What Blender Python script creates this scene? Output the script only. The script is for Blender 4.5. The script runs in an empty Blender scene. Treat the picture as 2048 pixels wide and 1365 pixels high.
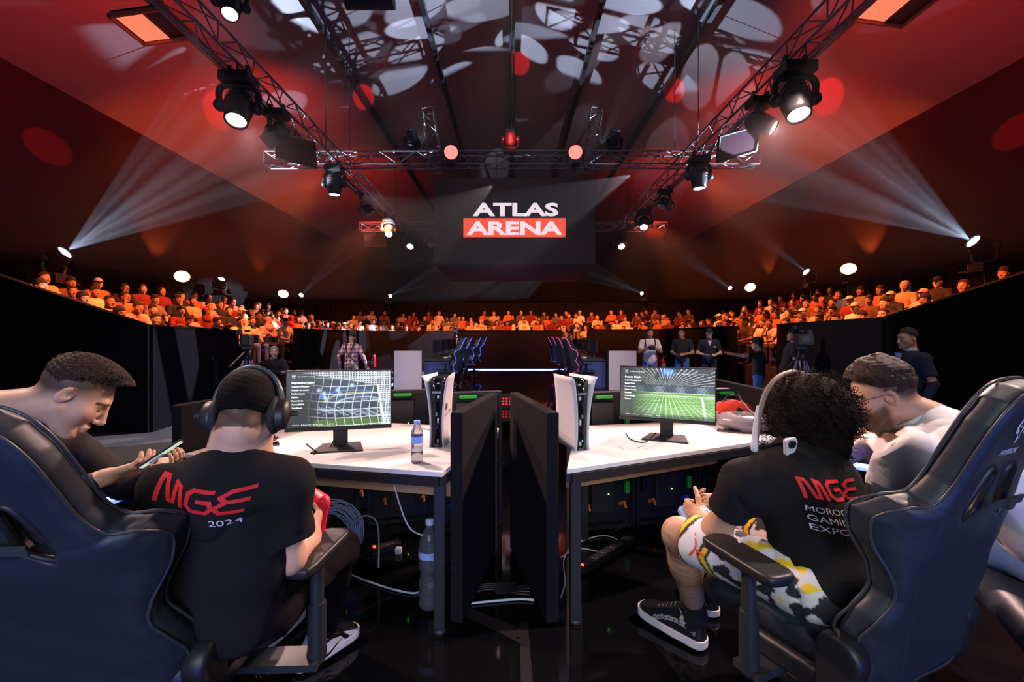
import bpy, bmesh, math, random
import numpy as np
from mathutils import Vector, Matrix, Euler
from mathutils.bvhtree import BVHTree
random.seed(7); rng = np.random.RandomState(7)
SC = bpy.context.scene; COL = SC.collection
# ------------------------------------------------------------------ camera, world, exposure
H, HOR, F = 1.36, 672.0, 910.0
cd = bpy.data.cameras.new('camera'); cam = bpy.data.objects.new('camera', cd); COL.objects.link(cam)
cam.location = (0, 0, H); cam.rotation_euler = (math.pi/2, 0, 0)
cd.sensor_width = 36; cd.lens = F*36/2048; cd.shift_y = -(682.5-HOR)/2048; cd.clip_start = .05; cd.clip_end = 200
SC.camera = cam
w = bpy.data.worlds.new('world'); SC.world = w; w.use_nodes = True
w.node_tree.nodes['Background'].inputs[0].default_value = (.010, .008, .013, 1)
w.node_tree.nodes['Background'].inputs[1].default_value = 1.0
SC.view_settings.view_transform = 'Standard'; SC.view_settings.look = 'None'
SC.view_settings.exposure = 0.0; SC.view_settings.gamma = 1; SC.view_settings.use_curve_mapping = False
cy = SC.cycles
cy.use_denoising = True; cy.max_bounces = 5; cy.diffuse_bounces = 2; cy.glossy_bounces = 3
cy.transmission_bounces = 6; cy.transparent_max_bounces = 10; cy.volume_bounces = 0
cy.sample_clamp_indirect = 3; cy.caustics_reflective = False; cy.caustics_refractive = False
cy.use_adaptive_sampling = True; cy.adaptive_threshold = .05

def P(px, py, Y): return Vector(((px-1024)/F*Y, Y, H-(py-HOR)/F*Y))
def V(*a): return Vector(a)
R_ = math.radians

# ------------------------------------------------------------------ lamps
def aim(o, loc, to):
    o.location = loc; d = Vector(to)-Vector(loc); o.rotation_euler = d.to_track_quat('-Z', 'Y').to_euler()
def spot(name, loc, to, power, col, angle=30, blend=.3, radius=.05, gobo=None, parent=None):
    l = bpy.data.lights.new(name, 'SPOT'); l.energy = power; l.color = col; l.spot_size = R_(angle)
    l.spot_blend = blend; l.shadow_soft_size = radius
    o = bpy.data.objects.new(name, l); COL.objects.link(o); aim(o, loc, to)
    if gobo:
        l.use_nodes = True; nt = l.node_tree; em = nt.nodes['Emission']; N = nt.nodes.new; L = nt.links.new
        tc = N('ShaderNodeTexCoord'); sp = N('ShaderNodeSeparateXYZ'); L(tc.outputs['Normal'], sp.inputs[0])
        def m(op, a, b=None, c=None):
            n = N('ShaderNodeMath'); n.operation = op
            for i, q in enumerate((a, b, c)):
                if q is None: continue
                if isinstance(q, (int, float)): n.inputs[i].default_value = q
                else: L(q, n.inputs[i])
            return n.outputs[0]
        x = m('DIVIDE', sp.outputs[0], sp.outputs[2]); y = m('DIVIDE', sp.outputs[1], sp.outputs[2])
        cb = N('ShaderNodeCombineXYZ'); L(m('ADD', x, gobo.get('seed', 0.)*1.7), cb.inputs[0]); L(m('MULTIPLY', y, gobo.get('asp', .6)), cb.inputs[1]); cb.inputs[2].default_value = gobo.get('seed', 0.)
        vo = N('ShaderNodeTexVoronoi'); vo.voronoi_dimensions = '3D' if gobo.get('raw') else '2D'; vo.feature = 'DISTANCE_TO_EDGE'; vo.inputs['Scale'].default_value = gobo.get('scale', 5); L(cb.outputs[0], vo.inputs['Vector'])
        v = vo.outputs['Distance']
        s = m('MULTIPLY', m('SUBTRACT', v, gobo.get('th', .09)), gobo.get('sharp', 40)); s.node.use_clamp = True
        if not gobo.get('raw'):
            v1 = N('ShaderNodeTexVoronoi'); v1.voronoi_dimensions = '2D'; v1.inputs['Scale'].default_value = gobo.get('scale', 5); L(cb.outputs[0], v1.inputs['Vector'])
            s1 = m('MULTIPLY', m('SUBTRACT', gobo.get('rad', .52), v1.outputs['Distance']), 25); s1.node.use_clamp = True; s = m('MULTIPLY', s, s1)
        if gobo.get('mask'):
            no = N('ShaderNodeTexNoise'); no.inputs['Scale'].default_value = gobo['mask']; L(cb.outputs[0], no.inputs['Vector'])
            q = m('MULTIPLY', m('SUBTRACT', no.outputs['Fac'], .46), 12); q.node.use_clamp = True
            s = m('MULTIPLY', s, q)
        L(s, em.inputs['Strength'])
    if parent: o.parent = parent
    return o
def area(name, loc, to, power, col, size=(1, 1), spread=180):
    l = bpy.data.lights.new(name, 'AREA'); l.energy = power; l.color = col; l.shape = 'RECTANGLE'; l.size, l.size_y = size; l.spread = R_(spread)
    o = bpy.data.objects.new(name, l); COL.objects.link(o); aim(o, loc, to); return o

# ------------------------------------------------------------------ materials
def srgb(c): return tuple(((v/255)/12.92 if v <= 10 else (((v/255)+.055)/1.055)**2.4) for v in c)
MATS = {}
def mat(name, col=(.5, .5, .5), rough=.5, metal=0., emit=None, es=1., bump=None, var=None, trans=0., ior=1.45, coat=0., alpha=1., spec=.5, sss=0., sheen=0., objcol=False, attr=None):
    if name in MATS: return MATS[name]
    m = bpy.data.materials.new(name); m.use_nodes = True; nt = m.node_tree; b = nt.nodes['Principled BSDF']; N = nt.nodes.new; L = nt.links.new
    I = b.inputs
    I['Base Color'].default_value = (*col, 1); I['Roughness'].default_value = rough; I['Metallic'].default_value = metal
    I['Transmission Weight'].default_value = trans; I['IOR'].default_value = ior; I['Coat Weight'].default_value = coat; I['Alpha'].default_value = alpha
    I['Specular IOR Level'].default_value = spec; I['Sheen Weight'].default_value = sheen
    if sss: I['Subsurface Weight'].default_value = sss; I['Subsurface Radius'].default_value = (.9, .35, .2); I['Subsurface Scale'].default_value = .01
    if emit: I['Emission Color'].default_value = (*emit, 1); I['Emission Strength'].default_value = es
    csock = None
    if objcol: oi = N('ShaderNodeObjectInfo'); csock = oi.outputs['Color']
    if attr:                                   # list of (attribute name, colour mixed in)
        for an, ac in attr:
            at = N('ShaderNodeAttribute'); at.attribute_name = an
            mx = N('ShaderNodeMix'); mx.data_type = 'RGBA'; L(at.outputs['Fac'], mx.inputs['Factor'])
            if csock: L(csock, mx.inputs['A'])
            else: mx.inputs['A'].default_value = (*col, 1)
            mx.inputs['B'].default_value = (*ac, 1); csock = mx.outputs['Result']
    if var:                                    # (scale, amount) tonal wear
        tc = N('ShaderNodeTexCoord'); no = N('ShaderNodeTexNoise'); no.inputs['Scale'].default_value = var[0]; no.inputs['Detail'].default_value = 5
        L(tc.outputs['Object'], no.inputs['Vector'])
        mr = N('ShaderNodeMapRange'); L(no.outputs['Fac'], mr.inputs[0]); mr.inputs[3].default_value = 1-var[1]; mr.inputs[4].default_value = 1+var[1]
        mx = N('ShaderNodeMix'); mx.data_type = 'RGBA'; mx.blend_type = 'MULTIPLY'; mx.inputs['Factor'].default_value = 1
        if csock: L(csock, mx.inputs['A'])
        else: mx.inputs['A'].default_value = (*col, 1)
        L(mr.outputs[0], mx.inputs['B']); csock = mx.outputs['Result']
    if csock: L(csock, I['Base Color'])
    if bump:                                   # (scale, strength, distance)
        tc = N('ShaderNodeTexCoord'); no = N('ShaderNodeTexNoise'); no.inputs['Scale'].default_value = bump[0]; no.inputs['Detail'].default_value = 3
        mp = N('ShaderNodeMapping'); mp.inputs['Scale'].default_value = bump[3] if len(bump) > 3 else (1, 1, 1)
        L(tc.outputs['Object'], mp.inputs[0]); L(mp.outputs[0], no.inputs['Vector'])
        bp = N('ShaderNodeBump'); bp.inputs['Strength'].default_value = bump[1]; bp.inputs['Distance'].default_value = bump[2]
        L(no.outputs['Fac'], bp.inputs['Height']); L(bp.outputs[0], I['Normal'])
    MATS[name] = m; return m
BLK = mat('black plastic', (.012, .012, .014), .45)
METAL = mat('dark powder coated steel', (.02, .022, .026), .42, .0, bump=(200, .1, .0005))
ALU = mat('aluminium tube', (.42, .42, .44), .35, .9)
WHITE = mat('matt white laminate', (.78, .76, .77), .45, var=(3, .03))
CLOTHBLK = mat('black stage cloth', (.011, .0105, .013), .95, spec=.1, bump=(400, .3, .002))

# ------------------------------------------------------------------ tagging
def tag(o, label=None, cat=None, group=None, kind=None):
    if label: o['label'] = label
    if cat: o['category'] = cat
    if group: o['group'] = group
    if kind: o['kind'] = kind
    return o
def thing(name, label, cat, loc=(0, 0, 0), rz=0., group=None):
    o = bpy.data.objects.new(name, None); COL.objects.link(o); o.empty_display_size = .1
    o.location = loc; o.rotation_euler = (0, 0, rz); return tag(o, label, cat, group)
def kids(o): return [c for c in bpy.data.objects if c.parent == o]
def copy_tree(o, parent=None, cmap=None):
    c = o.copy(); COL.objects.link(c)
    if parent: c.parent = parent
    for ch in list(o.children): copy_tree(ch, c)
    return c

# ------------------------------------------------------------------ mesh builder
class MB:
    def __init__(s): s.v = []; s.f = []; s.m = []; s.sm = []
    def add(s, vs, fs, m=0, smooth=False, M=None):
        o = len(s.v)
        for q in vs: s.v.append(tuple(M @ Vector(q)) if M is not None else tuple(q))
        for q in fs: s.f.append(tuple(i+o for i in q)); s.m.append(m); s.sm.append(smooth)
        return s
    def box(s, c, d, rot=None, m=0, M=None, bev=0):
        x, y, z = d[0]/2, d[1]/2, d[2]/2
        R = (rot if isinstance(rot, Matrix) else Euler(rot).to_matrix()) if rot is not None else Matrix.Identity(3)
        if bev:
            b = min(bev, x*.9, y*.9, z*.9); vs = []
            bm = bmesh.new(); bmesh.ops.create_cube(bm, size=1)
            for v in bm.verts: v.co = (v.co.x*2*x, v.co.y*2*y, v.co.z*2*z)
            bmesh.ops.bevel(bm, geom=bm.edges[:], offset=b, segments=2, profile=.5, affect='EDGES')
            bm.verts.index_update()
            vs = [R @ v.co+Vector(c) for v in bm.verts]; fs = [[v.index for v in f.verts] for f in bm.faces]; bm.free()
            return s.add(vs, fs, m, False, M)
        vs = [R @ Vector((sx*x, sy*y, sz*z))+Vector(c) for sz in (-1, 1) for sy in (-1, 1) for sx in (-1, 1)]
        return s.add(vs, [(0, 2, 3, 1), (4, 5, 7, 6), (0, 1, 5, 4), (2, 6, 7, 3), (0, 4, 6, 2), (1, 3, 7, 5)], m, False, M)
    def bar(s, a, b, wd, ht, m=0, M=None):     # box between two points
        a, b = Vector(a), Vector(b); d = b-a; q = d.to_track_quat('Y', 'Z').to_matrix()
        return s.box((a+b)/2, (wd, d.length, ht), q, m, M)
    def tube(s, pts, r, n=8, m=0, M=None, closed=False, cap=True):
        pts = [Vector(p) for p in pts]; N = len(pts); rs = r if isinstance(r, (list, tuple)) else [r]*N
        vs = []; fs = []; up = None
        for i, p in enumerate(pts):
            if closed: t = pts[(i+1) % N]-pts[i-1]
            else: t = pts[min(i+1, N-1)]-pts[max(i-1, 0)]
            t = t.normalized() if t.length > 1e-9 else Vector((0, 0, 1))
            if up is None: up = Vector((0, 0, 1)) if abs(t.z) < .9 else Vector((1, 0, 0))
            x = t.cross(up); x = x.normalized() if x.length > 1e-6 else t.orthogonal().normalized(); up = x.cross(t).normalized()
            for k in range(n):
                a = 2*math.pi*k/n; vs.append(p+x*math.cos(a)*rs[i]+up*math.sin(a)*rs[i])
        for i in range(N if closed else N-1):
            j = (i+1) % N
            for k in range(n): k2 = (k+1) % n; fs.append((i*n+k, i*n+k2, j*n+k2, j*n+k))
        s.add(vs, fs, m, True, M)
        if cap and not closed:
            s.add([vs[k] for k in range(n)], [tuple(range(n))], m, False, M); s.add([vs[(N-1)*n+k] for k in range(n)], [tuple(range(n))[::-1]], m, False, M)
        return s
    def cyl(s, a, b, r, r2=None, n=16, m=0, M=None): return s.tube([a, b], [r, r if r2 is None else r2], n, m, M)
    def lathe(s, prof, c=(0, 0, 0), axis='Z', n=24, m=0, M=None, smooth=True):
        vs = []; fs = []
        for (r, z) in prof:
            for k in range(n):
                a = 2*math.pi*k/n; x, y = r*math.cos(a), r*math.sin(a)
                q = {'Z': (x, y, z), 'Y': (x, z, y), 'X': (z, x, y)}[axis]; vs.append((q[0]+c[0], q[1]+c[1], q[2]+c[2]))
        for i in range(len(prof)-1):
            for k in range(n): k2 = (k+1) % n; fs.append((i*n+k, i*n+k2, (i+1)*n+k2, (i+1)*n+k))
        return s.add(vs, fs, m, smooth, M)
    def ball(s, c, r, n=12, m=0, M=None):
        r = r if isinstance(r, (list, tuple)) else (r, r, r)
        vs = []; fs = []; h = n//2
        for i in range(h+1):
            t = math.pi*i/h
            for k in range(n): a = 2*math.pi*k/n; vs.append((c[0]+r[0]*math.sin(t)*math.cos(a), c[1]+r[1]*math.sin(t)*math.sin(a), c[2]+r[2]*math.cos(t)))
        for i in range(h):
            for k in range(n): k2 = (k+1) % n; fs.append((i*n+k, (i+1)*n+k, (i+1)*n+k2, i*n+k2))
        return s.add(vs, fs, m, True, M)
    def prism(s, poly, z0, z1, m=0, M=None):   # poly in XY, extruded in Z
        n = len(poly); vs = [(x, y, z0) for x, y in poly]+[(x, y, z1) for x, y in poly]
        fs = [tuple(range(n))[::-1], tuple(range(n, 2*n))]+[(i, (i+1) % n, (i+1) % n+n, i+n) for i in range(n)]
        return s.add(vs, fs, m, False, M)
    def quad(s, a, b, c, d, m=0): return s.add([a, b, c, d], [(0, 1, 2, 3)], m)
    def build(s, name, mats, parent=None, bevel=0., **kw):
        me = bpy.data.meshes.new(name); me.from_pydata(s.v, [], s.f); me.update()
        for q in (mats if isinstance(mats, (list, tuple)) else [mats]): me.materials.append(q)
        me.polygons.foreach_set('material_index', s.m); me.polygons.foreach_set('use_smooth', s.sm)
        o = bpy.data.objects.new(name, me); COL.objects.link(o)
        if parent: o.parent = parent
        if bevel: b = o.modifiers.new('bevel', 'BEVEL'); b.width = bevel; b.segments = 2; b.limit_method = 'ANGLE'
        return tag(o, **kw)
def zrot(a, loc=(0, 0, 0)): return Matrix.Translation(loc) @ Matrix.Rotation(a, 4, 'Z')
def spline(pts, n=8, closed=False):            # Catmull-Rom
    p = [Vector(q) for q in pts]; out = []; N = len(p)
    for i in range(N if closed else N-1):
        a = p[i-1] if (closed or i) else p[0]; b = p[i]; c = p[(i+1) % N]; d = p[(i+2) % N] if (closed or i+2 < N) else p[-1]
        for k in range(n):
            t = k/n; out.append(.5*((2*b)+(c-a)*t+(2*a-5*b+4*c-d)*t*t+(3*b-a-3*c+d)*t**3))
    if not closed: out.append(p[-1])
    return out
def text_mesh(txt, size, bold=0., sx=1., shear=0., align='CENTER', space=1.):
    c = bpy.data.curves.new('t', 'FONT'); c.body = txt; c.size = size; c.offset = bold; c.shear = shear; c.align_x = align; c.align_y = 'CENTER'; c.space_character = space
    c.resolution_u = 3
    o = bpy.data.objects.new('t', c); COL.objects.link(o); dg = bpy.context.evaluated_depsgraph_get()
    me = bpy.data.meshes.new_from_object(o.evaluated_get(dg)); vs = [(v.co.x*sx, v.co.y, 0) for v in me.vertices]; fs = [tuple(p.vertices) for p in me.polygons]
    bpy.data.objects.remove(o); bpy.data.curves.remove(c); bpy.data.meshes.remove(me)
    return vs, fs
def put_text(name, txt, size, mtl, M, parent=None, **kw):
    vs, fs = text_mesh(txt, size, **kw); mb = MB(); mb.add(vs, fs, 0, False, M); return mb.build(name, mtl, parent)
def frame(o, x, y):                            # matrix whose X and Y are the given directions
    x = Vector(x).normalized(); y = Vector(y); y = (y-x*y.dot(x)).normalized(); z = x.cross(y)
    return Matrix(((x.x, y.x, z.x, o[0]), (x.y, y.y, z.y, o[1]), (x.z, y.z, z.z, o[2]), (0, 0, 0, 1)))
def decal(name, polys, M, target, mtl, parent=None, off=.0025, maxlen=.012, reach=.4):
    """flat artwork (list of (verts, faces) in metres) laid onto the target's surface along M's -Z"""
    bm = bmesh.new()
    for vs, fs in polys:
        bv = [bm.verts.new((q[0], q[1], 0)) for q in vs]
        for f in fs:
            try: bm.faces.new([bv[i] for i in f])
            except ValueError: pass
    bmesh.ops.triangulate(bm, faces=bm.faces[:])
    for _ in range(5):
        es = [e for e in bm.edges if e.calc_length() > maxlen]
        if not es: break
        bmesh.ops.subdivide_edges(bm, edges=es, cuts=1); bmesh.ops.triangulate(bm, faces=[f for f in bm.faces if len(f.verts) > 3])
    tm = target.data; mw = target.matrix_world
    bvh = BVHTree.FromPolygons([mw @ v.co for v in tm.vertices], [tuple(p.vertices) for p in tm.polygons])
    n = (M.to_3x3() @ Vector((0, 0, 1))).normalized()
    for v in bm.verts:
        q = M @ v.co; hit = bvh.ray_cast(q+n*reach*.5, -n, reach)
        v.co = hit[0]+n*off if hit[0] is not None else q
    me = bpy.data.meshes.new(name); bm.to_mesh(me); bm.free(); me.materials.append(mtl)
    o = bpy.data.objects.new(name, me); COL.objects.link(o)
    if parent: o.parent = parent
    return o
# ------------------------------------------------------------------ implicit surfaces (bodies, cushions, cloth)
f32 = np.float32
def A3(p): return np.array(tuple(p), dtype=f32)
class Sdf:
    def __init__(s): s.it = []
    def cap(s, a, b, ra, rb=None, k=.02, sub=False): s.it.append(('c', A3(a), A3(b), ra, ra if rb is None else rb, k, sub)); return s
    def ell(s, c, r, R=None, k=.02, sub=False):
        R = np.eye(3, dtype=f32) if R is None else np.array(R, dtype=f32)
        s.it.append(('e', A3(c), A3(r if isinstance(r, (tuple, list)) else (r, r, r)), R, None, k, sub)); return s
    def box(s, c, hs, R=None, rad=.01, k=.01, sub=False):
        R = np.eye(3, dtype=f32) if R is None else np.array(R, dtype=f32)
        s.it.append(('b', A3(c), A3(hs), R, rad, k, sub)); return s
    def fn(s, f, k=.01, sub=False): s.it.append(('f', f, None, None, None, k, sub)); return s
    def cut(s, p, n, k=.004): s.it.append(('p', A3(p), A3(Vector(n).normalized()), None, None, k, None)); return s
    def add(s, other): s.it += other.it; return s
    def bb(s):
        lo = np.full(3, 1e9); hi = -lo
        for t, a, b, c, e, k, sub in s.it:
            if t == 'c' and not sub: r = max(c, e); lo = np.minimum(lo, np.minimum(a, b)-r); hi = np.maximum(hi, np.maximum(a, b)+r)
        return lo, hi
    def ev(s, P_):
        d = None
        for t, a, b, c, e, k, sub in s.it:
            if t == 'c':
                pa = P_-a; ba = b-a; L2 = max(float(ba @ ba), 1e-12); h = np.clip((pa @ ba)/L2, 0, 1)
                q = pa-h[:, None]*ba; x = np.sqrt((q*q).sum(1))-(c+(e-c)*h)
            elif t == 'e':
                q = (P_-a) @ c; k0 = np.sqrt(((q/b)**2).sum(1)); k1 = np.sqrt(((q/(b*b))**2).sum(1)); x = k0*(k0-1)/np.maximum(k1, 1e-6)
            elif t == 'b':
                q = np.abs((P_-a) @ c)-(b-e); x = np.sqrt((np.maximum(q, 0)**2).sum(1))+np.minimum(q.max(1), 0)-e
            elif t == 'f': x = a(P_)
            else:
                x = (P_-a) @ b; h = np.clip(.5-.5*(x-d)/k, 0, 1); d = x*(1-h)+d*h+k*h*(1-h); continue
            if d is None: d = x; continue
            if sub:
                x = -x; h = np.clip(.5-.5*(x-d)/k, 0, 1); d = x*(1-h)+d*h+k*h*(1-h)
            else:
                h = np.clip(.5+.5*(d-x)/k, 0, 1); d = d*(1-h)+x*h-k*h*(1-h)
        return d.astype(f32)
    def mesh(s, name, h, mtl, parent=None, bounds=None, noise=None, attrs=None, pad=.03, xf=None):
        if bounds is None:
            lo = np.full(3, 1e9); hi = -lo
            for t, a, b, c, e, k, sub in s.it:
                if sub: continue
                if t == 'c': r = max(c, e); lo = np.minimum(lo, np.minimum(a, b)-r); hi = np.maximum(hi, np.maximum(a, b)+r)
                elif t == 'f':
                    if hasattr(a, '__self__'): bl, bh = a.__self__.bb(); lo = np.minimum(lo, bl); hi = np.maximum(hi, bh)
                elif t in 'eb': r = float(np.max(b)) if t == 'e' else float(np.linalg.norm(b)); lo = np.minimum(lo, a-r); hi = np.maximum(hi, a+r)
            lo = lo-pad; hi = hi+pad
        else: lo, hi = np.array(bounds[0], float), np.array(bounds[1], float)
        ev = s.ev if noise is None else (lambda Q: s.ev(Q)+noise(Q).astype(f32))
        B = 8; bs = B*h; nb = np.maximum(np.ceil((hi-lo)/bs).astype(int), 1)
        gi = np.stack(np.meshgrid(*[np.arange(n) for n in nb], indexing='ij'), -1).reshape(-1, 3)
        cen = (lo+(gi+.5)*bs).astype(f32); dc = np.concatenate([ev(cen[i:i+200000]) for i in range(0, len(cen), 200000)])
        act = gi[np.abs(dc) < bs*1.25]
        loc = np.stack(np.meshgrid(*[np.arange(B+1)]*3, indexing='ij'), -1).reshape(-1, 3)
        keys = []; verts = []; c0 = []; 
        off = np.array([(0,0,0),(1,0,0),(0,1,0),(1,1,0),(0,0,1),(1,0,1),(0,1,1),(1,1,1)])
        edges = [(0,1),(2,3),(4,5),(6,7),(0,2),(1,3),(4,6),(5,7),(0,4),(1,5),(2,6),(3,7)]
        NB = 400
        for i in range(0, len(act), NB):
            bl = act[i:i+NB]; ip = bl[:, None, :]*B+loc[None]; pts = (lo+ip*h).reshape(-1, 3).astype(f32)
            val = ev(pts).reshape(len(bl), B+1, B+1, B+1)
            cv = np.stack([val[:, o[0]:o[0]+B, o[1]:o[1]+B, o[2]:o[2]+B] for o in off], -1).reshape(-1, 8)
            ci = (bl[:, None, :]*B+np.stack(np.meshgrid(*[np.arange(B)]*3, indexing='ij'), -1).reshape(-1, 3)[None]).reshape(-1, 3)
            sg = cv < 0; on = sg.any(1) & ~sg.all(1); cv = cv[on]; ci = ci[on]; sg = sg[on]
            if not len(ci): continue
            acc = np.zeros((len(ci), 3)); cnt = np.zeros(len(ci))
            for a, b in edges:
                cr = sg[:, a] != sg[:, b]; va, vb = cv[:, a], cv[:, b]; t = np.where(cr, va/np.where(cr, va-vb, 1), 0)
                p = off[a]+(off[b]-off[a])*t[:, None]; acc += p*cr[:, None]; cnt += cr
            verts.append(lo+(ci+acc/cnt[:, None])*h); keys.append(ci); c0.append(sg[:, [0, 1, 2, 4]])
        vt = np.concatenate(verts); ck = np.concatenate(keys); sg = np.concatenate(c0)
        D = (nb*B+4).astype(np.int64); enc = lambda c: ((c[:, 0]+1)*D[1]+(c[:, 1]+1))*D[2]+(c[:, 2]+1)
        k = enc(ck); od = np.argsort(k); k = k[od]; vt = vt[od]; ck = ck[od]; sg = sg[od]
        quads = []
        for ax, (u, v_) in enumerate(((1, 2), (2, 0), (0, 1))):
            ed = sg[:, 0] != sg[:, ax+1]; base = ck[ed]; flip = sg[ed, 0]
            du = np.zeros(3, int); du[u] = 1; dv = np.zeros(3, int); dv[v_] = 1; ids = []; ok = np.ones(len(base), bool)
            for dd in (0*du, du, du+dv, dv):
                kk = enc(base-dd); ix = np.searchsorted(k, kk); ix = np.minimum(ix, len(k)-1); ok &= k[ix] == kk; ids.append(ix)
            q = np.stack(ids, 1)[ok]; fl = flip[ok]; q[~fl] = q[~fl][:, ::-1]; quads.append(q)
        q = np.concatenate(quads)
        vf = vt.astype(f32); e = h*.5
        for _ in range(2):
            d = ev(vf); g = np.stack([(ev(vf+np.array(o, f32)*e)-ev(vf-np.array(o, f32)*e)) for o in np.eye(3)], 1)/(2*e)
            gn = np.maximum((g*g).sum(1), .2); st = np.clip(d/gn, -h*.6, h*.6); vf = vf-g*st[:, None]
        me = bpy.data.meshes.new(name); me.vertices.add(len(vf)); me.vertices.foreach_set('co', (vf if xf is None else xf(vf)).astype(f32).ravel())
        me.loops.add(len(q)*4); me.loops.foreach_set('vertex_index', q.ravel().astype(np.int32)); me.polygons.add(len(q))
        me.polygons.foreach_set('loop_start', np.arange(0, len(q)*4, 4, dtype=np.int32)); me.polygons.foreach_set('use_smooth', np.ones(len(q), bool))
        me.update(calc_edges=True); me.validate()
        if attrs:
            for an, fnc in attrs.items():
                at = me.attributes.new(an, 'FLOAT', 'POINT'); at.data.foreach_set('value', np.clip(fnc(vf), 0, 1).astype(f32))
        me.materials.append(mtl); o = bpy.data.objects.new(name, me); COL.objects.link(o)
        if parent: o.parent = parent
        return o
def wav(P_, s, seed=0):                        # cheap smooth noise in [-1, 1]
    r = np.random.RandomState(seed); out = 0
    for i in range(5):
        d = r.normal(size=3); d /= np.linalg.norm(d); out = out+np.sin((P_ @ d)*s*(.7+.5*i)+r.rand()*6.28)/(1+i*.6)
    return out/2.4
def poly_sd(u, v, poly):                       # signed distance to a polygon, vectorised
    poly = np.array(poly, f32); d = np.full(u.shape, 1e9, f32); ins = np.zeros(u.shape, bool); n = len(poly)
    for i in range(n):
        a, b = poly[i], poly[(i+1) % n]; e = b-a; wx, wy = u-a[0], v-a[1]; t = np.clip((wx*e[0]+wy*e[1])/max(e @ e, 1e-12), 0, 1)
        d = np.minimum(d, (wx-e[0]*t)**2+(wy-e[1]*t)**2)
        c = (a[1] > v) != (b[1] > v); xi = (b[0]-a[0])*(v-a[1])/np.where(abs(b[1]-a[1]) < 1e-9, 1e-9, b[1]-a[1])+a[0]; ins ^= c & (u < xi)
    return np.where(ins, -1, 1)*np.sqrt(d)
# ------------------------------------------------------------------ stage lighting (several spots and fills are added where no fixture stands)
WARM = (1., .80, .74); COOL = (.62, .75, 1.); ORG = (1., .17, .03); RED = (1., .035, .02); WHT = (.62, .76, 1.)
# key light on the desks from the two big truss heads, then a front fill pair
spot('lamp', (-4.8, 8.1, 5.1), (-.3, 2.2, .7), 3200, (1., .62, .56), 34, .5, .09)
spot('lamp', (4.7, 8.1, 5.1), (1.2, 2.1, .8), 2900, (1., .64, .59), 34, .5, .09)
spot('lamp', (-3.9, 5.2, 5.6), (1.4, 1.8, .9), 2300, (1., .62, .52), 40, .8, .15)
spot('lamp', (3.9, 5.2, 5.6), (-1.3, 1.5, .9), 2300, (1., .60, .48), 40, .8, .15)
spot('lamp', (-4.7, 2.7, 5.85), (-1.6, 1.5, 1.1), 1500, (1., .66, .58), 30, .8, .12)  # this pair is added to brighten the outer men; no fixture here
spot('lamp', (4.7, 2.7, 5.85), (1.8, 1.65, 1.0), 2400, (1., .72, .66), 32, .8, .12)
# added unseen fill behind the camera: soft cool area, two low blue spots
area('lamp', (0, -3.3, 2.5), (0, 1.6, .6), 85, (.82, .88, 1.), (4.5, 2.0), 110)
spot('lamp', (-.6, -1.6, .35), (-1.25, 1.0, .75), 110, (.01, .05, 1.), 70, 1., .2)
spot('lamp', (1.9, -1.0, .35), (1.3, 1.1, .75), 80, (.01, .05, 1.), 70, 1., .2)
# orange wash on the crowd
for sx in (-1, 1):
    for y, tx, ty, pw in ((8.5, 8.6, 8.4, 5200), (12.2, 8.4, 12., 5800), (17.5, 8.6, 16.5, 5800)):
        spot('lamp', (sx*5.15, y, 5.75), (sx*tx, ty, 1.6), pw, ORG, 62, .7, .12)
for x in (-6, -2.2, 2.2, 6):
    spot('lamp', (x*.8, 16.9, 5.8), (x, 22., 1.7), 4300, (1., .21, .045), 66, .7, .12)
# red wash on the roof
for sx in (-1, 1):
    for y, tx, ty, pw in ((5.0, 10.2, 7.6, 300), (8.6, 10.2, 11., 1500), (13., 10., 17., 2300), (18.5, 9.4, 25., 2000)):
        spot('lamp', (sx*5.3, y, 6.35), (sx*tx, ty, 8.3), pw*1.0, (1., .028, .012), 92, 1., .2)
for x, y in ((0, 5.), (0, 12.)):
    spot('lamp', (x, y, 6.4), (x, y+3, 11.5), 150, (1., .05, .05), 110, 1., .2)
# leaf breakups on the roof, the barriers and the floor; plain spots follow
spot('lamp', (-2.4, 12.2, 6.5), (-2.2, 9.6, 11.4), 420, (.80, .80, 1.), 84, .15, .01, dict(scale=2.7, th=.03, rad=.37, seed=1.3, asp=.6))
spot('lamp', (2.4, 12.2, 6.5), (3.0, 8.0, 11.0), 420, (.80, .80, 1.), 84, .15, .01, dict(scale=2.6, th=.03, rad=.37, seed=4.1, asp=.55))
spot('lamp', (4.6, 10.5, 6.4), (5.6, 16.5, 9.6), 1300, (.82, .80, .95), 60, .15, .01, dict(scale=3.6, th=.03, rad=.38, seed=7.7, asp=.5))
spot('lamp', (.3, 19.5, 6.4), (2.6, 26, 10.5), 1100, (.82, .80, .95), 74, .15, .01, dict(scale=3.8, th=.03, rad=.38, seed=2.2, asp=.5, mask=2.))
spot('lamp', (2.9, 17.2, 5.4), (-6.2, 18.6, .6), 16000, (.78, .76, .95), 44, .2, .01, dict(scale=7., th=.09, seed=3.2, asp=.55))
spot('lamp', (3.0, 11.4, 5.4), (-6.1, 8.9, .4), 8000, (.78, .76, .95), 34, .2, .01, dict(scale=6., th=.10, seed=9.2, asp=.4))
spot('lamp', (-.5, 12.2, 5.4), (-4.6, 5.3, -.1), 2600, (1., .86, .80), 26, .1, .01, dict(scale=7.5, th=.08, seed=5.2, asp=.5))
spot('lamp', (-4.6, 10.2, 5.4), (4.9, 5.0, -.1), 700, (1., .80, .76), 24, .2, .01, dict(scale=6., th=.06, seed=6.2, asp=.6))
spot('lamp', (-4.4, 13.0, 5.4), (6.2, 8.8, .6), 2200, (1., .74, .72), 34, .8, .1)
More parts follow.
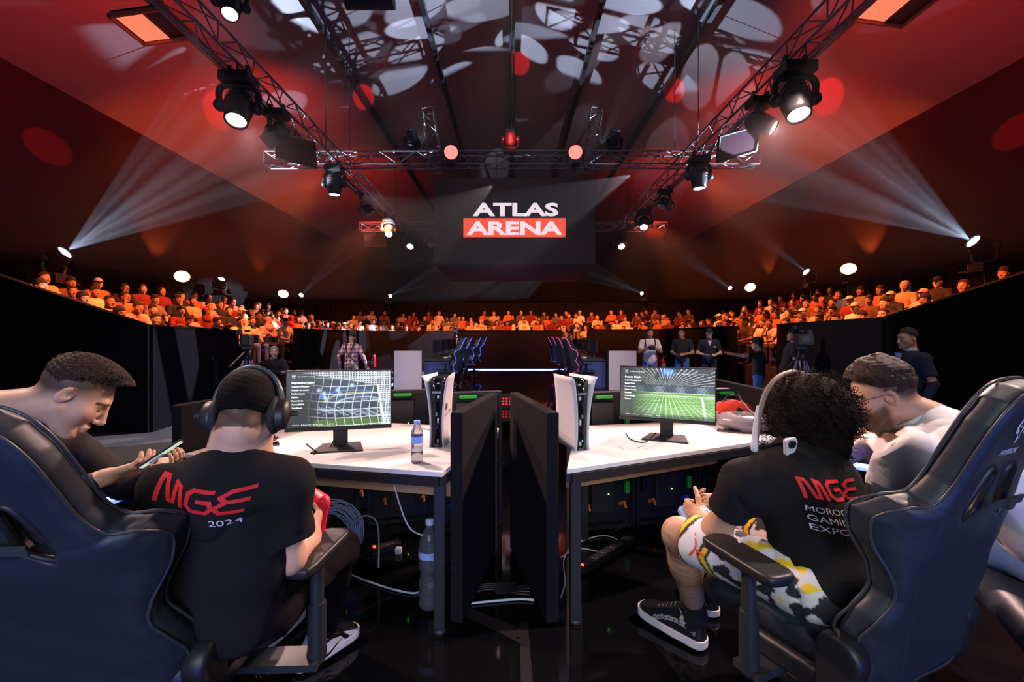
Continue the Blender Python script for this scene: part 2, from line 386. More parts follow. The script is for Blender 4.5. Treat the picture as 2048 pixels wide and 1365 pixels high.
spot('lamp', (0., 16.6, 5.4), (0., 20., .2), 260, (1., .3, .25), 60, 1., .1)
spot('lamp', (0., 5.4, 6.2), (0., 11.6, .4), 2000, (1., .80, .80), 44, .6, .1)  # added to brighten the far end panels; no fixture here
spot('lamp', (-4.6, 6.4, 5.8), (-4.0, 11.2, .7), 1500, (1., .78, .80), 34, .7, .1)  # three spots added to brighten the arena floor people, without fixtures
spot('lamp', (4.6, 6.4, 5.8), (3.9, 11.8, .7), 1300, (1., .72, .62), 34, .7, .1)
spot('lamp', (4.6, 2.9, 5.8), (4.5, 5.6, .8), 420, (1., .80, .78), 40, .7, .1)
spot('lamp', (-4.5, 17., 5.6), (-11.5, 30., 6.5), 1500, (.95, .86, .78), 44, 1., .1)

# ------------------------------------------------------------------ the room
roofc = mat('tent roof canvas', (.20, .185, .20), .9, spec=.15, var=(.6, .08)); sidec = mat('tent side canvas', (.030, .026, .030), .9, spec=.1)
floorm = mat('grey arena carpet', (.13, .12, .12), .95, spec=.1, var=(30, .12))
drape = mat('black drape', (.020, .018, .020), .97, spec=.1)
barm = mat('black barrier panel', (.009, .0085, .010), .9, spec=.06, bump=(60, .2, .002))
def struct(name, mb, m): return mb.build(name, m, kind='structure')
struct('floor', MB().box((0, 19, -.25), (26, 56, .1)), floorm)
EAV, RID = 8.0, 12.0
mb = MB().quad((-12.2, -9, EAV), (0, -9, RID), (0, 47, RID), (-12.2, 47, EAV)).quad((0, -9, RID), (12.2, -9, EAV), (12.2, 47, EAV), (0, 47, RID)); struct('ceiling', mb, roofc)
struct('wall_left', MB().box((-12.25, 19, 3.9), (.1, 56, 8.3)), sidec)
struct('wall_right', MB().box((12.25, 19, 3.9), (.1, 56, 8.3)), sidec)
struct('wall_back', MB().prism([(-12.2, -.2), (12.2, -.2), (12.2, EAV), (0, RID), (-12.2, EAV)], 0, .1, M=Matrix.Translation((0, 47, 0)) @ Matrix.Rotation(R_(90), 4, 'X')), drape)
struct('wall_front', MB().prism([(-12.2, -.2), (12.2, -.2), (12.2, EAV), (0, RID), (-12.2, EAV)], 0, .1, M=Matrix.Translation((0, -8.9, 0)) @ Matrix.Rotation(R_(90), 4, 'X')), drape)
i = 0
for y in ():
    i += 1; mb = MB()
    for sx in (-1, 1): mb.bar((sx*12.1, y, EAV-.25), (0, y, RID-.25), .16, .32)
    struct(f'trim_{i}', mb, METAL)
for x in (-8.3, -5.4, -2.6, 0, 2.6, 5.4, 8.3):
    i += 1; z = RID-abs(x)/12.2*(RID-EAV)-.18
    struct(f'trim_{i}', MB().box((x, 19, z), (.14 if x else .2, 55, .2)), METAL)
# black backdrops behind the stands
def folds(mb, a, b, z0, z1, n=60, amp=.05):
    a, b = Vector((*a, 0)), Vector((*b, 0)); d = (b-a); t = d.normalized(); nn = Vector((-t.y, t.x, 0)); m = n*4
    vs = []
    for i in range(m+1):
        p = a+d*i/m+nn*amp*math.sin(i*math.pi/2+.3*math.sin(i*.7)); vs += [(p.x, p.y, z0), (p.x, p.y, z1)]
    mb.add(vs, [(2*i, 2*i+2, 2*i+3, 2*i+1) for i in range(m)], 0, True); return mb
struct('wall_drape_left', folds(MB(), (-11.95, 6.5), (-11.95, 27.5), -.2, 3.35, 90), drape)
struct('wall_drape_right', folds(MB(), (11.95, 6.5), (11.95, 27.5), -.2, 3.35, 90), drape)
struct('wall_drape_back', folds(MB(), (-11.9, 27.6), (11.9, 27.6), -.2, 3.35, 90), drape)
# barriers in front of the stands
def barrier(name, pts, z0=-.2, th=.09, rail=True):
    mb = MB()
    for (x0, y0, h0), (x1, y1, h1) in zip(pts, pts[1:]):
        d = Vector((x1-x0, y1-y0, 0)).normalized(); n = Vector((-d.y, d.x, 0))*th/2
        vs = [(x0-n.x, y0-n.y, z0), (x0+n.x, y0+n.y, z0), (x1+n.x, y1+n.y, z0), (x1-n.x, y1-n.y, z0), (x0-n.x, y0-n.y, h0), (x0+n.x, y0+n.y, h0), (x1+n.x, y1+n.y, h1), (x1-n.x, y1-n.y, h1)]
        mb.add(vs, [(0, 3, 2, 1), (4, 5, 6, 7), (0, 1, 5, 4), (1, 2, 6, 5), (2, 3, 7, 6), (3, 0, 4, 7)])
        if rail: mb.add([(x0-n.x*1.3, y0-n.y*1.3, h0), (x0+n.x*1.3, y0+n.y*1.3, h0), (x1+n.x*1.3, y1+n.y*1.3, h1), (x1-n.x*1.3, y1-n.y*1.3, h1), (x0-n.x*1.3, y0-n.y*1.3, h0+.03), (x0+n.x*1.3, y0+n.y*1.3, h0+.03), (x1+n.x*1.3, y1+n.y*1.3, h1+.03), (x1-n.x*1.3, y1-n.y*1.3, h1+.03)], [(0, 3, 2, 1), (4, 5, 6, 7), (0, 1, 5, 4), (1, 2, 6, 5), (2, 3, 7, 6), (3, 0, 4, 7)])
    return struct(name, mb, barm)
barrier('wall_barrier_left', [(-11.2, 7.6, 3.25), (-5.85, 7.35, 1.5), (-6.35, 10.5, 1.46)])
barrier('wall_barrier_right', [(11.2, 7.2, 3.35), (5.75, 7.0, 1.62), (6.45, 11.0, 1.62)])
barrier('wall_barrier_far_left', [(-6.4, 13.4, 1.55), (-6.4, 19.8, 1.55), (-2.6, 20., 1.55)])
barrier('wall_barrier_far', [(-2.5, 20.0, 1.57), (2.2, 20.0, 1.57)])
barrier('wall_barrier_far_right', [(3.3, 20., 1.62), (6.4, 19.8, 1.62), (6.4, 13., 1.62)])

# grandstands: stepped decks
deckm = mat('black stage deck', (.012, .011, .012), .85)
def tier(mb, a, b, n0, depth, r, z): pass
for side, sx in (('left', -1), ('right', 1)):
    t = thing('grandstand', f'black stepped grandstand along the {side} side of the arena', 'grandstand', (sx*8, 12, -.2), group=None)
    for r in range(6):
        x0 = 5.9+.85*r+(.6 if r == 0 else 0); x1 = 5.95+.85*(r+1)+.0; z = .25+.28*r
        mb = MB()
        if r == 0: mb.box((sx*6.64, 9.05, (z-.2)/2), (.32, 2.7, z+.2)).box((sx*6.64, 16.5, (z-.2)/2), (.32, 6.0, z+.2))
        ya, yb = (7.65, 19.6) if r else (7.7, 10.3)
        if r: mb.box((sx*(x0+x1)/2, (ya+yb)/2, (z-.2)/2), (x1-x0, yb-ya, z+.2))
        o = mb.build('tier', deckm, None); o.parent = t; o.matrix_parent_inverse = Matrix.Translation((-sx*8, -12, .2))
        xs = 6.3+.85*r+.18; o = MB().box((sx*xs, (ya+yb)/2, z+.40), (.34, yb-ya-.1, .06)).build('bench', deckm, None); o.parent = t; o.matrix_parent_inverse = Matrix.Translation((-sx*8, -12, .2))
t = thing('grandstand', 'black stepped grandstand across the far end behind the barrier', 'grandstand', (0, 23, -.2))
for r in range(5):
    y0 = 20.3+.85*r; z = .25+.28*r
    o = MB().box((0, y0+.42, (z-.2)/2), (19.8 if r else 17., .85, z+.2)).build('tier', deckm, None); o.parent = t; o.matrix_parent_inverse = Matrix.Translation((0, -23, .2))
    o = MB().box((0, y0+.55, z+.40), (17, .34, .06)).build('bench', deckm, None); o.parent = t; o.matrix_parent_inverse = Matrix.Translation((0, -23, .2))

# stage: glossy black platform with an LED edge
stg = [(-3.5, -6), (-3.31, 3.6), (-3.31, 13.), (-2.2, 18.2), (2.4, 18.2), (3.55, 13.), (3.55, 4.8), (3.9, 4.4), (4.0, -6)]
gloss = mat('glossy black stage floor', (.004, .004, .005), .06, spec=.24, bump=(4, .03, .01))
stage = MB().prism(stg[::-1], -.2, 0).build('stage', gloss, label='glossy black raised stage with a blue light line around its edge', cat='stage')
lb = mat('blue led strip', (.2, .3, 1.), .5, emit=(.12, .20, 1.), es=14)
mb = MB()
for a, b in zip(stg[1:-1], stg[2:-1]): pass
def strip(a, b, t0=0, t1=1):
    a, b = Vector((*a, .015)), Vector((*b, .015)); p, q = a+(b-a)*t0, a+(b-a)*t1; mb.bar(p, q, .05, .03)
strip(stg[1], stg[2]); strip(stg[3], stg[4], .1, .95); strip(stg[5], stg[6]); strip(stg[6], stg[7]); strip(stg[0], stg[1])
mb.build('edge_light_strip', lb, stage)

# ------------------------------------------------------------------ truss
trm = mat('truss tube', (.20, .19, .20), .38, .7)
def truss(label, a, b, w=.34, step=.5, r=.024, group='hanging lighting trusses', drop=None):
    a, b = Vector(a), Vector(b); L = (b-a).length; d = (b-a).normalized(); up = Vector((0, 0, 1)) if abs(d.z) < .9 else Vector((0, 1, 0)); s = d.cross(up).normalized(); up = s.cross(d)
    t = thing('lighting_truss', label, 'truss', a, group=group); mb = MB(); lace = MB(); o4 = [(s*x+up*z)*w/2 for x, z in ((-1, -1), (1, -1), (1, 1), (-1, 1))]
    for o in o4: mb.cyl(o, o+d*L, r, n=6)
    n = int(L/step)
    for f in range(4):
        p, q = o4[f], o4[(f+1) % 4]
        for i in range(n):
            u, v = (p, q) if i % 2 else (q, p); lace.cyl(u+d*L*i/n, v+d*L*(i+1)/n, r*.55, n=4)
        for i in (0, n): lace.cyl(p+d*L*i/n, q+d*L*i/n, r*.6, n=4)
    mb.build('chord_tubes', trm, t); lace.build('lacing', trm, t)
    if drop:
        for k in drop: MB().cyl(d*k, d*k+Vector((0, 0, 4.1-abs(a.x+d.x*k)*.33+.9)), .012, n=5).build('hoist_chain', METAL, t)
    return t
TZ = 6.1
truss('long truss running down the left side above the players', (-4.75, 2.6, TZ), (-4.75, 19.6, TZ), drop=(2, 9, 16))
truss('long truss running down the right side above the players', (4.75, 2.6, TZ), (4.75, 19.6, TZ), drop=(2, 9, 16))
truss('wide cross truss carrying the hanging screen', (-6.6, 12.3, TZ+.02), (6.6, 12.3, TZ+.02), drop=(2.2, 6.6, 11))
truss('short far truss end to the left of the hanging screen', (-6.6, 19.8, TZ), (-2.2, 19.8, TZ))
truss('short far truss end to the right of the hanging screen', (2.2, 19.8, TZ), (6.7, 19.8, TZ))
for sx in (-1, 1):
    t = truss(f'short upright truss piece {"left" if sx < 0 else "right"} above the hanging screen', (sx*2.0, 12.1, 5.75), (sx*2.25, 12.2, 7.4), .3, .3, .02, None)

# ------------------------------------------------------------------ fixtures
HB = mat('fixture black housing', (.025, .024, .026), .4, bump=(90, .1, .001))
def lens_m(name, c, s): return mat('lens '+name, (.8, .8, .8), .2, emit=c, es=s)
L_W = lens_m('white', (.85, .92, 1.), 22); L_Wd = lens_m('white soft', (.85, .92, 1.), 7); L_O = lens_m('orange', (1., .38, .10), 16); L_P = lens_m('pink', (1., .25, .2), 6); L_off = mat('lens unlit', (.12, .13, .16), .08, .3)
def moving_head(label, loc, to, s=1., lens=L_W, stand=False, group=None, tail=True):
    """hangs from loc (or stands on it); the head turns towards the point to"""
    t = thing('moving_head_light', label, 'stage light', loc, group=group); g = -1 if not stand else 1
    MB().box((0, 0, g*.06*s), (.34*s, .26*s, .12*s), bev=.02*s).build('base', HB, t)
    if not stand: MB().prism([(-.12*s, -.02*s), (.12*s, -.02*s), (.12*s, .10*s), (.08*s, .10*s), (.08*s, .01*s), (-.08*s, .01*s), (-.08*s, .10*s), (-.12*s, .10*s)], -.025*s, .025*s, M=Matrix.Rotation(R_(90), 4, 'X')).build('clamp', METAL, t)
    c = Vector((0, 0, g*.36*s)); d = (Vector(to)-(Vector(loc)+c)).normalized(); h = Vector((d.x, d.y, 0)); h = h.normalized() if h.length > .05 else Vector((0, -1, 0)); sd = Vector((-h.y, h.x, 0))
    arm = spline([sd*.19*s+Vector((0, 0, g*.36*s)), sd*.2*s+Vector((0, 0, g*.2*s)), sd*.12*s+Vector((0, 0, g*.13*s)), -sd*.12*s+Vector((0, 0, g*.13*s)), -sd*.2*s+Vector((0, 0, g*.2*s)), -sd*.19*s+Vector((0, 0, g*.36*s))], 4)
    MB().tube(arm, .035*s, 8).ball(sd*.19*s+c, .07*s).ball(-sd*.19*s+c, .07*s).build('yoke', HB, t)
    M = Matrix.Translation(c) @ d.to_track_quat('Z', 'Y').to_matrix().to_4x4()
    hd = MB().lathe([(0, -.2*s), (.08*s, -.2*s), (.125*s, -.15*s), (.145*s, -.03*s), (.14*s, .08*s), (.125*s, .15*s), (.12*s, .22*s), (.105*s, .22*s), (.10*s, .20*s)], M=M, n=20)
    for k in range(3): hd.lathe([(.148*s, -.1*s+k*.05*s), (.153*s, -.09*s+k*.05*s), (.148*s, -.08*s+k*.05*s)], M=M, n=20)
    ho = hd.build('head', HB, t)
    MB().lathe([(0, .215*s), (.05*s, .212*s), (.1*s, .2*s)], M=M, n=20).build('lens', lens, ho)
    return t, Vector(loc)+c+d*.26*s
def par(label, loc, to, s=1., lens=L_O, group=None):
    t = thing('par_light', label, 'stage light', loc, group=group); c = Vector((0, 0, .28*s)); d = (Vector(to)-Vector(loc)-c).normalized(); M = Matrix.Translation(c) @ d.to_track_quat('Z', 'Y').to_matrix().to_4x4()
    h = Vector((-d.y, d.x, 0)).normalized()
    MB().lathe([(0, -.14*s), (.09*s, -.13*s), (.15*s, -.05*s), (.155*s, .06*s), (.14*s, .06*s)], M=M, n=20).build('body', HB, t)
    MB().tube([h*.17*s+c, h*.17*s+Vector((0, 0, .04*s)), -h*.17*s+Vector((0, 0, .04*s)), -h*.17*s+c], .012*s, 6).box((0, 0, .02*s), (.16*s, .16*s, .04*s)).build('bracket', METAL, t)
    lo = MB().lathe([(0, .05*s), (.14*s, .05*s)], M=M, n=20).build('lens', lens, t)
    cells = MB()
    for rr, n in ((.0, 1), (.045, 6), (.09, 12), (.125, 16)):
        for k in range(n): a = 6.283*k/n; cells.lathe([(0, .06*s), (.014*s, .056*s)], c=(rr*s*math.cos(a), rr*s*math.sin(a), 0), n=6, M=M)
    cells.build('led_cells', lens, lo, kind='stuff')
    return t
# beam heads standing on top of the backdrops
def beam(px, py, Y, to, s, pw, ang, label, gob=None, col=WHT, lens=L_W):
    p = P(px, py, Y); base = p-Vector((0, 0, .36*s)); d = (Vector(to)-p).normalized(); base -= d*.24*s
    t, e = moving_head(label, base, to, s, lens, True)
    if pw: spot('lamp', e, to, pw, col, ang, .1, .012, gob)
    MB().box((0, 0, -.02), (.5*s, .4*s, .04)).build('stand_plate', METAL, t)
    pz = base.z+.2 if (abs(base.x) > 11.06 or base.y > 19.6) else base.z-1.65
    MB().cyl((0, 0, -.04), (0, 0, -(pz)), .03, n=8).build('stand_pole', METAL, t)
    return t
GB = dict(scale=8.5, th=.05, rad=.40, seed=.4, asp=1., sharp=14)
beam(133, 503, 11.0, (-7., 11.4, 6.2), 1.5, 26000, 38, 'big beam light on the left with a wide fan of white rays', GB)
beam(1943, 481, 10.9, (7., 11.2, 6.1), 1.5, 26000, 38, 'big beam light on the right with a wide fan of white rays', dict(GB, seed=2.4))
beam(444, 557, 17.3, (-7.5, 15, 8.), 1.1, 0, 12, 'small white beam light between the two orange lights on the left backdrop')
beam(603, 590, 23.6, (-5, 19, 7.), 1.1, 3000, 14, 'small white beam light right of the farther orange light on the left backdrop', GB)
beam(781, 592, 26.6, (-1, 20, 5.2), 1.0, 3000, 12, 'distant white beam light on the left part of the far backdrop', GB)
beam(1283, 587, 26.6, (1.5, 20, 5.0), 1.0, 3500, 12, 'distant white beam light glowing orange on the right part of the far backdrop', GB)
beam(1459, 576, 22.6, (4.4, 19, 6.6), 1.1, 4500, 14, 'white beam light farthest back on the right backdrop', GB)
beam(1611, 543, 16.6, (4.6, 15, 7.4), 1.2, 4500, 14, 'white beam light between the two orange lights on the right backdrop', GB)
# orange washes on the side walls
for px, py, Y, lab, pw in ((364, 556, 15.4, 'large glowing orange wash light on the left backdrop', 520), (566, 590, 21.7, 'small glowing orange wash light farther along the left backdrop', 420), (1697, 541, 15.3, 'large glowing orange wash light on the right backdrop', 520), (1501, 577, 21.4, 'small glowing orange wash light farther along the right backdrop', 420)):
    p = P(px, py, Y); sx = 1 if px > 1024 else -1; base = p-Vector((0, 0, .28*1.6)); pt_ = par(lab, base, p+Vector((-sx*1.2, -1.6, 1.0)), 1.6, L_O); MB().cyl((0, 0, .03), (0, 0, -(base.z-1.65 if base.y < 19.6 and abs(base.x) < 11.06 else base.z+.2)), .03, n=8).build('stand_pole', METAL, pt_)
    spot('lamp', p+Vector((sx*.42, .1, .1)), p+Vector((sx*.72, .3, 2.6)), pw, (1., .13, .015), 74, .6, .05)
    spot('lamp', p+Vector((-sx*.2, -.3, .1)), p+Vector((-sx*3, -2, 4.)), 200, ORG, 60, .8, .1)
# lights hanging on the long trusses
def hung(px, py, x, s, to, label, lens=L_W, z=TZ-.2, group=None):
    Y = x/((px-1024)/F); return moving_head(label, (x, Y, z), to, s, lens, False, group)
hung(478, 180, -4.75, 1.55, (-4.2, 5.5, 0), 'biggest moving head light on the left truss, lit and pointing down', L_Wd)
hung(553, 262, -4.75, 1.3, (-6.5, 9.2, 4.), 'moving head light just below the biggest one on the left truss', L_P)
hung(669, 352, -4.75, 1.35, (-4.75, 12.0, 0), 'moving head light hanging straight down where the left truss meets the cross truss')
hung(733, 398, -4.75, 1.2, (-6, 12, 4), 'unlit moving head light farther down the left truss', L_off)
hung(778, 440, -4.75, 1.3, (-3.5, 12, 0), 'moving head light at the far end of the left truss, tilted to the right')
hung(1590, 150, 4.75, 1.6, (4.5, 5.5, 0), 'biggest moving head light on the right truss, lit and pointing down')
hung(1520, 220, 4.75, 1.3, (7, 7, 3.5), 'moving head light with an orange rim just below the biggest one on the right truss', L_P)
hung(1398, 345, 4.75, 1.4, (4.75, 11.4, 0), 'moving head light hanging straight down where the right truss meets the cross truss')
hung(1330, 392, 4.75, 1.2, (6, 12, 4), 'unlit moving head light farther down the right truss', L_off)
hung(1288, 440, 4.75, 1.3, (3.4, 12, 0), 'moving head light at the far end of the right truss, tilted to the left')
for px, x, lab in ((823, -4.37, 'moving head light on the far truss left of the screen'), (1240, 4.7, 'moving head light on the far truss right of the screen')):
    moving_head(lab, (x, 19.8, TZ-.2), (x*1.1, 14, 0), 1.4, L_Wd)
moving_head('moving head light half hidden behind the left edge of the screen', (-3.5, 19.7, TZ-.2), (-3, 14, 0), 1.3, L_off)
# flat led panels and boxes
pan_m = mat('led panel cells', (.3, .2, .18), .3, emit=(1., .22, .11), es=1.1)
orgf = mat('frame with painted orange spill', (.8, .16, .08), .4)  # orange spill light painted into the frame's base colour
def panel(label, c, rot, w, h, lit=True, name='led_floodlight', cat='floodlight'):
    t = thing(name, label, cat, c); M = Euler(rot).to_matrix().to_4x4()
    MB().box((0, 0, .04), (w-.02, h-.02, .07), M=M, bev=.01).build('housing', HB, t)
    fr = MB()
    for sx in (-1, 1): fr.box((sx*w/2, 0, -.01), (.03, h+.03, .06), M=M)
    for sy in (-1, 1): fr.box((0, sy*h/2, -.01), (w+.03, .03, .06), M=M)
    fr.build('frame', orgf if lit else METAL, t)
    if lit:
        mb = MB()
        for i in range(14):
            for j in range(22): mb.box((-w*.42+w*.5*i/13, -h*.42+h*.84*j/21, -.005), (w*.026, h*.026, .01), M=M)
        mb.build('led_cells', pan_m, t)
    else: MB().box((0, 0, -.005), (w*.9, h*.86, .01), M=M).build('front_glass', mat('dark glass', (.05, .02, .03), .15), t)
    MB().bar((0, 0, .08), (0, 0, .45), .03, .03).build('hanger', METAL, t)
    return t
panel('square led floodlight with an orange spill-coloured frame at top left beside the truss', (-5.35, 6.75, 5.95), (R_(0), R_(-8), 0), .72, .62)
panel('square led floodlight with an orange spill-coloured frame at top right beside the truss', (5.35, 6.35, 5.95), (R_(0), R_(8), 0), .72, .62)
panel('black rectangular panel light tilted under the left truss', tuple(P(590, 300, 10.2)), (R_(-55), R_(18), R_(-8)), 1.0, .55, False, 'panel_light', 'panel light')
panel('black rectangular panel light tilted under the right truss', tuple(P(1476, 288, 10.2)), (R_(-55), R_(-18), R_(8)), 1.0, .55, False, 'panel_light', 'panel light')
for px, py, lab in ((750, 482, 'black line speaker box under the far truss left of the screen'), (866, 480, 'small box light under the far truss beside the left edge of the screen'), (1310, 470, 'reddish panel light under the right end of the far truss')):
    panel(lab, tuple(P(px, py, 19.7)), (R_(-70), 0, 0), .9 if px != 866 else .35, .5, False, 'panel_light', 'panel light')
# red par lights on the cross truss
for px, lab in ((902, 'glowing red par light over the left half of the screen'), (1151, 'glowing red par light over the right half of the screen')):
    p = P(px, 306, 11.9); pt_ = par(lab, p-Vector((0, 0, .34)), p+Vector((.15 if px < 1024 else -.15, -1, -.25)), 1.25, lens_m('red', (1., .07, .05), 4)); MB().bar((0, .08, .30), (0, .42, .30), .03, .03).build('hanger_arm', METAL, pt_)
moving_head('bright lamp at the top edge left of centre', tuple(P(462, -40, 6.6)), (-3, 4, 0), 1.0, L_W)
spk = thing('roof_duct', 'dark cylinder hanging at the very top centre of the roof', 'duct', tuple(P(740, 4, 8.5)))
MB().cyl((-.45, 0, 0), (.45, 0, 0), .13, n=20).build('drum', HB, spk); MB().bar((0, 0, 0), (0, 0, 1.5), .02, .02).build('hanger', METAL, spk)
# round red spots thrown on the roof
def roof_hit(px, py):
    dx, dz = (px-1024)/F, -(py-HOR)/F; s = (RID-H)/(dz+abs(dx)*(RID-EAV)/12.2); return Vector((dx*s, s, H+dz*s))
for px, py, fx, fy, a in ((95, 293, -11., 12.2, 4.5), (437, 219, -4.6, 7., 5.5), (727, 194, -2.1, 8., 4.5), (1040, 127, 0, 8., 4.2), (1349, 180, 2.1, 8., 4.5), (1656, 192, 4.6, 7., 5.5), (2036, 262, 11., 12.2, 4.5)):
    h = roof_hit(px, py) if 0 < px < 2048 else None
    if px in (95, 2036):
        sx = -1 if px < 1024 else 1; Y = 12.2/(abs(px-1024)/F); h = V(sx*12.2, Y, H-(py-HOR)/F*Y)
    src = V(fx, fy, 6.4 if abs(fx) < 10 else 3.8)
    if abs(fx) > 10: src = V(sx*4.7, 3.2, 6.4)
    spot('lamp', src, h, 15000 if abs(fx) < 10 else 14000, (1., .010, .015), a, .25, .02)
# two fixtures riding on top of the cross truss
for x in (-2.7, -.05, 2.75):
    moving_head(['black moving head standing on the cross truss left of the screen', 'black moving head standing on the cross truss above the middle of the screen', 'black moving head standing on the cross truss right of the screen'][[-2.7, -.05, 2.75].index(x)], (x, 12.3, TZ+.2), (x*1.1, 9, 11), 1.1, L_off, True)

# ------------------------------------------------------------------ hanging screen
sy0 = 12.4; x0, x1 = (868-1024)/F*sy0, (1191-1024)/F*sy0; zt, zb = H+(672-356)/F*sy0, H+(672-530)/F*sy0
scr = thing('hanging_screen', 'black hanging video cube with large white and red lettering', 'screen', ((x0+x1)/2, sy0, zb))
cx, W, HH = (x0+x1)/2, x1-x0, zt-zb
MB().box((0, 1.9, HH/2), (W, 3.8, HH)).build('housing', mat('screen housing', (.012, .012, .013), .7), scr)
for k in (-1.6, -.5, .5, 1.6): MB().cyl((k, .02, HH), (k, -.1, TZ+.15-zb), .008, n=5).build('suspension_cable', METAL, scr)
face = MB().quad((-W/2+.01, -.012, .01), (W/2-.01, -.012, .01), (W/2-.01, -.012, HH-.01), (-W/2+.01, -.012, HH-.01)).build('screen_face', mat('led screen black', (.012, .008, .009), .6, emit=(.006, .0035, .004), es=1.), scr)
def sp_(px, py): return ((px-1024)/F*sy0-cx, H-(py-672)/F*sy0-zb)
def scrM(px, py, sc=1): u, v = sp_(px, py); return Matrix.Translation((u, -.03, v)) @ Matrix.Rotation(R_(90), 4, 'X')
wt = mat('screen white', (.8, .8, .8), .6, emit=(.78, .66, .68), es=1.05); rt = mat('screen red', (.8, .1, .06), .6, emit=(.86, .085, .045), es=1.)
a, b = sp_(927, 437), sp_(1131, 475)
MB().quad((a[0], -.02, b[1]), (b[0], -.02, b[1]), (b[0], -.02, a[1]), (a[0], -.02, a[1])).build('red_banner', rt, scr)
def fit_text(name, txt, w, h, m, M, par_, bold=.02, **kw):
    vs, fs = text_mesh(txt, 1., bold=bold, **kw); xs = [v[0] for v in vs]; ys = [v[1] for v in vs]; ax, ay = (min(xs)+max(xs))/2, (min(ys)+max(ys))/2
    vs = [((v[0]-ax)*w/(max(xs)-min(xs)), (v[1]-ay)*h/(max(ys)-min(ys)), 0) for v in vs]
    return (vs, fs) if m is None else MB().add(vs, fs, 0, False, M).build(name, m, par_)
fit_text('screen_lettering', 'ATLAS', 2.33, .37, wt, scrM(1031, 420), scr, bold=.035)
fit_text('screen_lettering', 'ARENA', 2.6, .37, wt, scrM(1029, 457), scr, bold=.035)
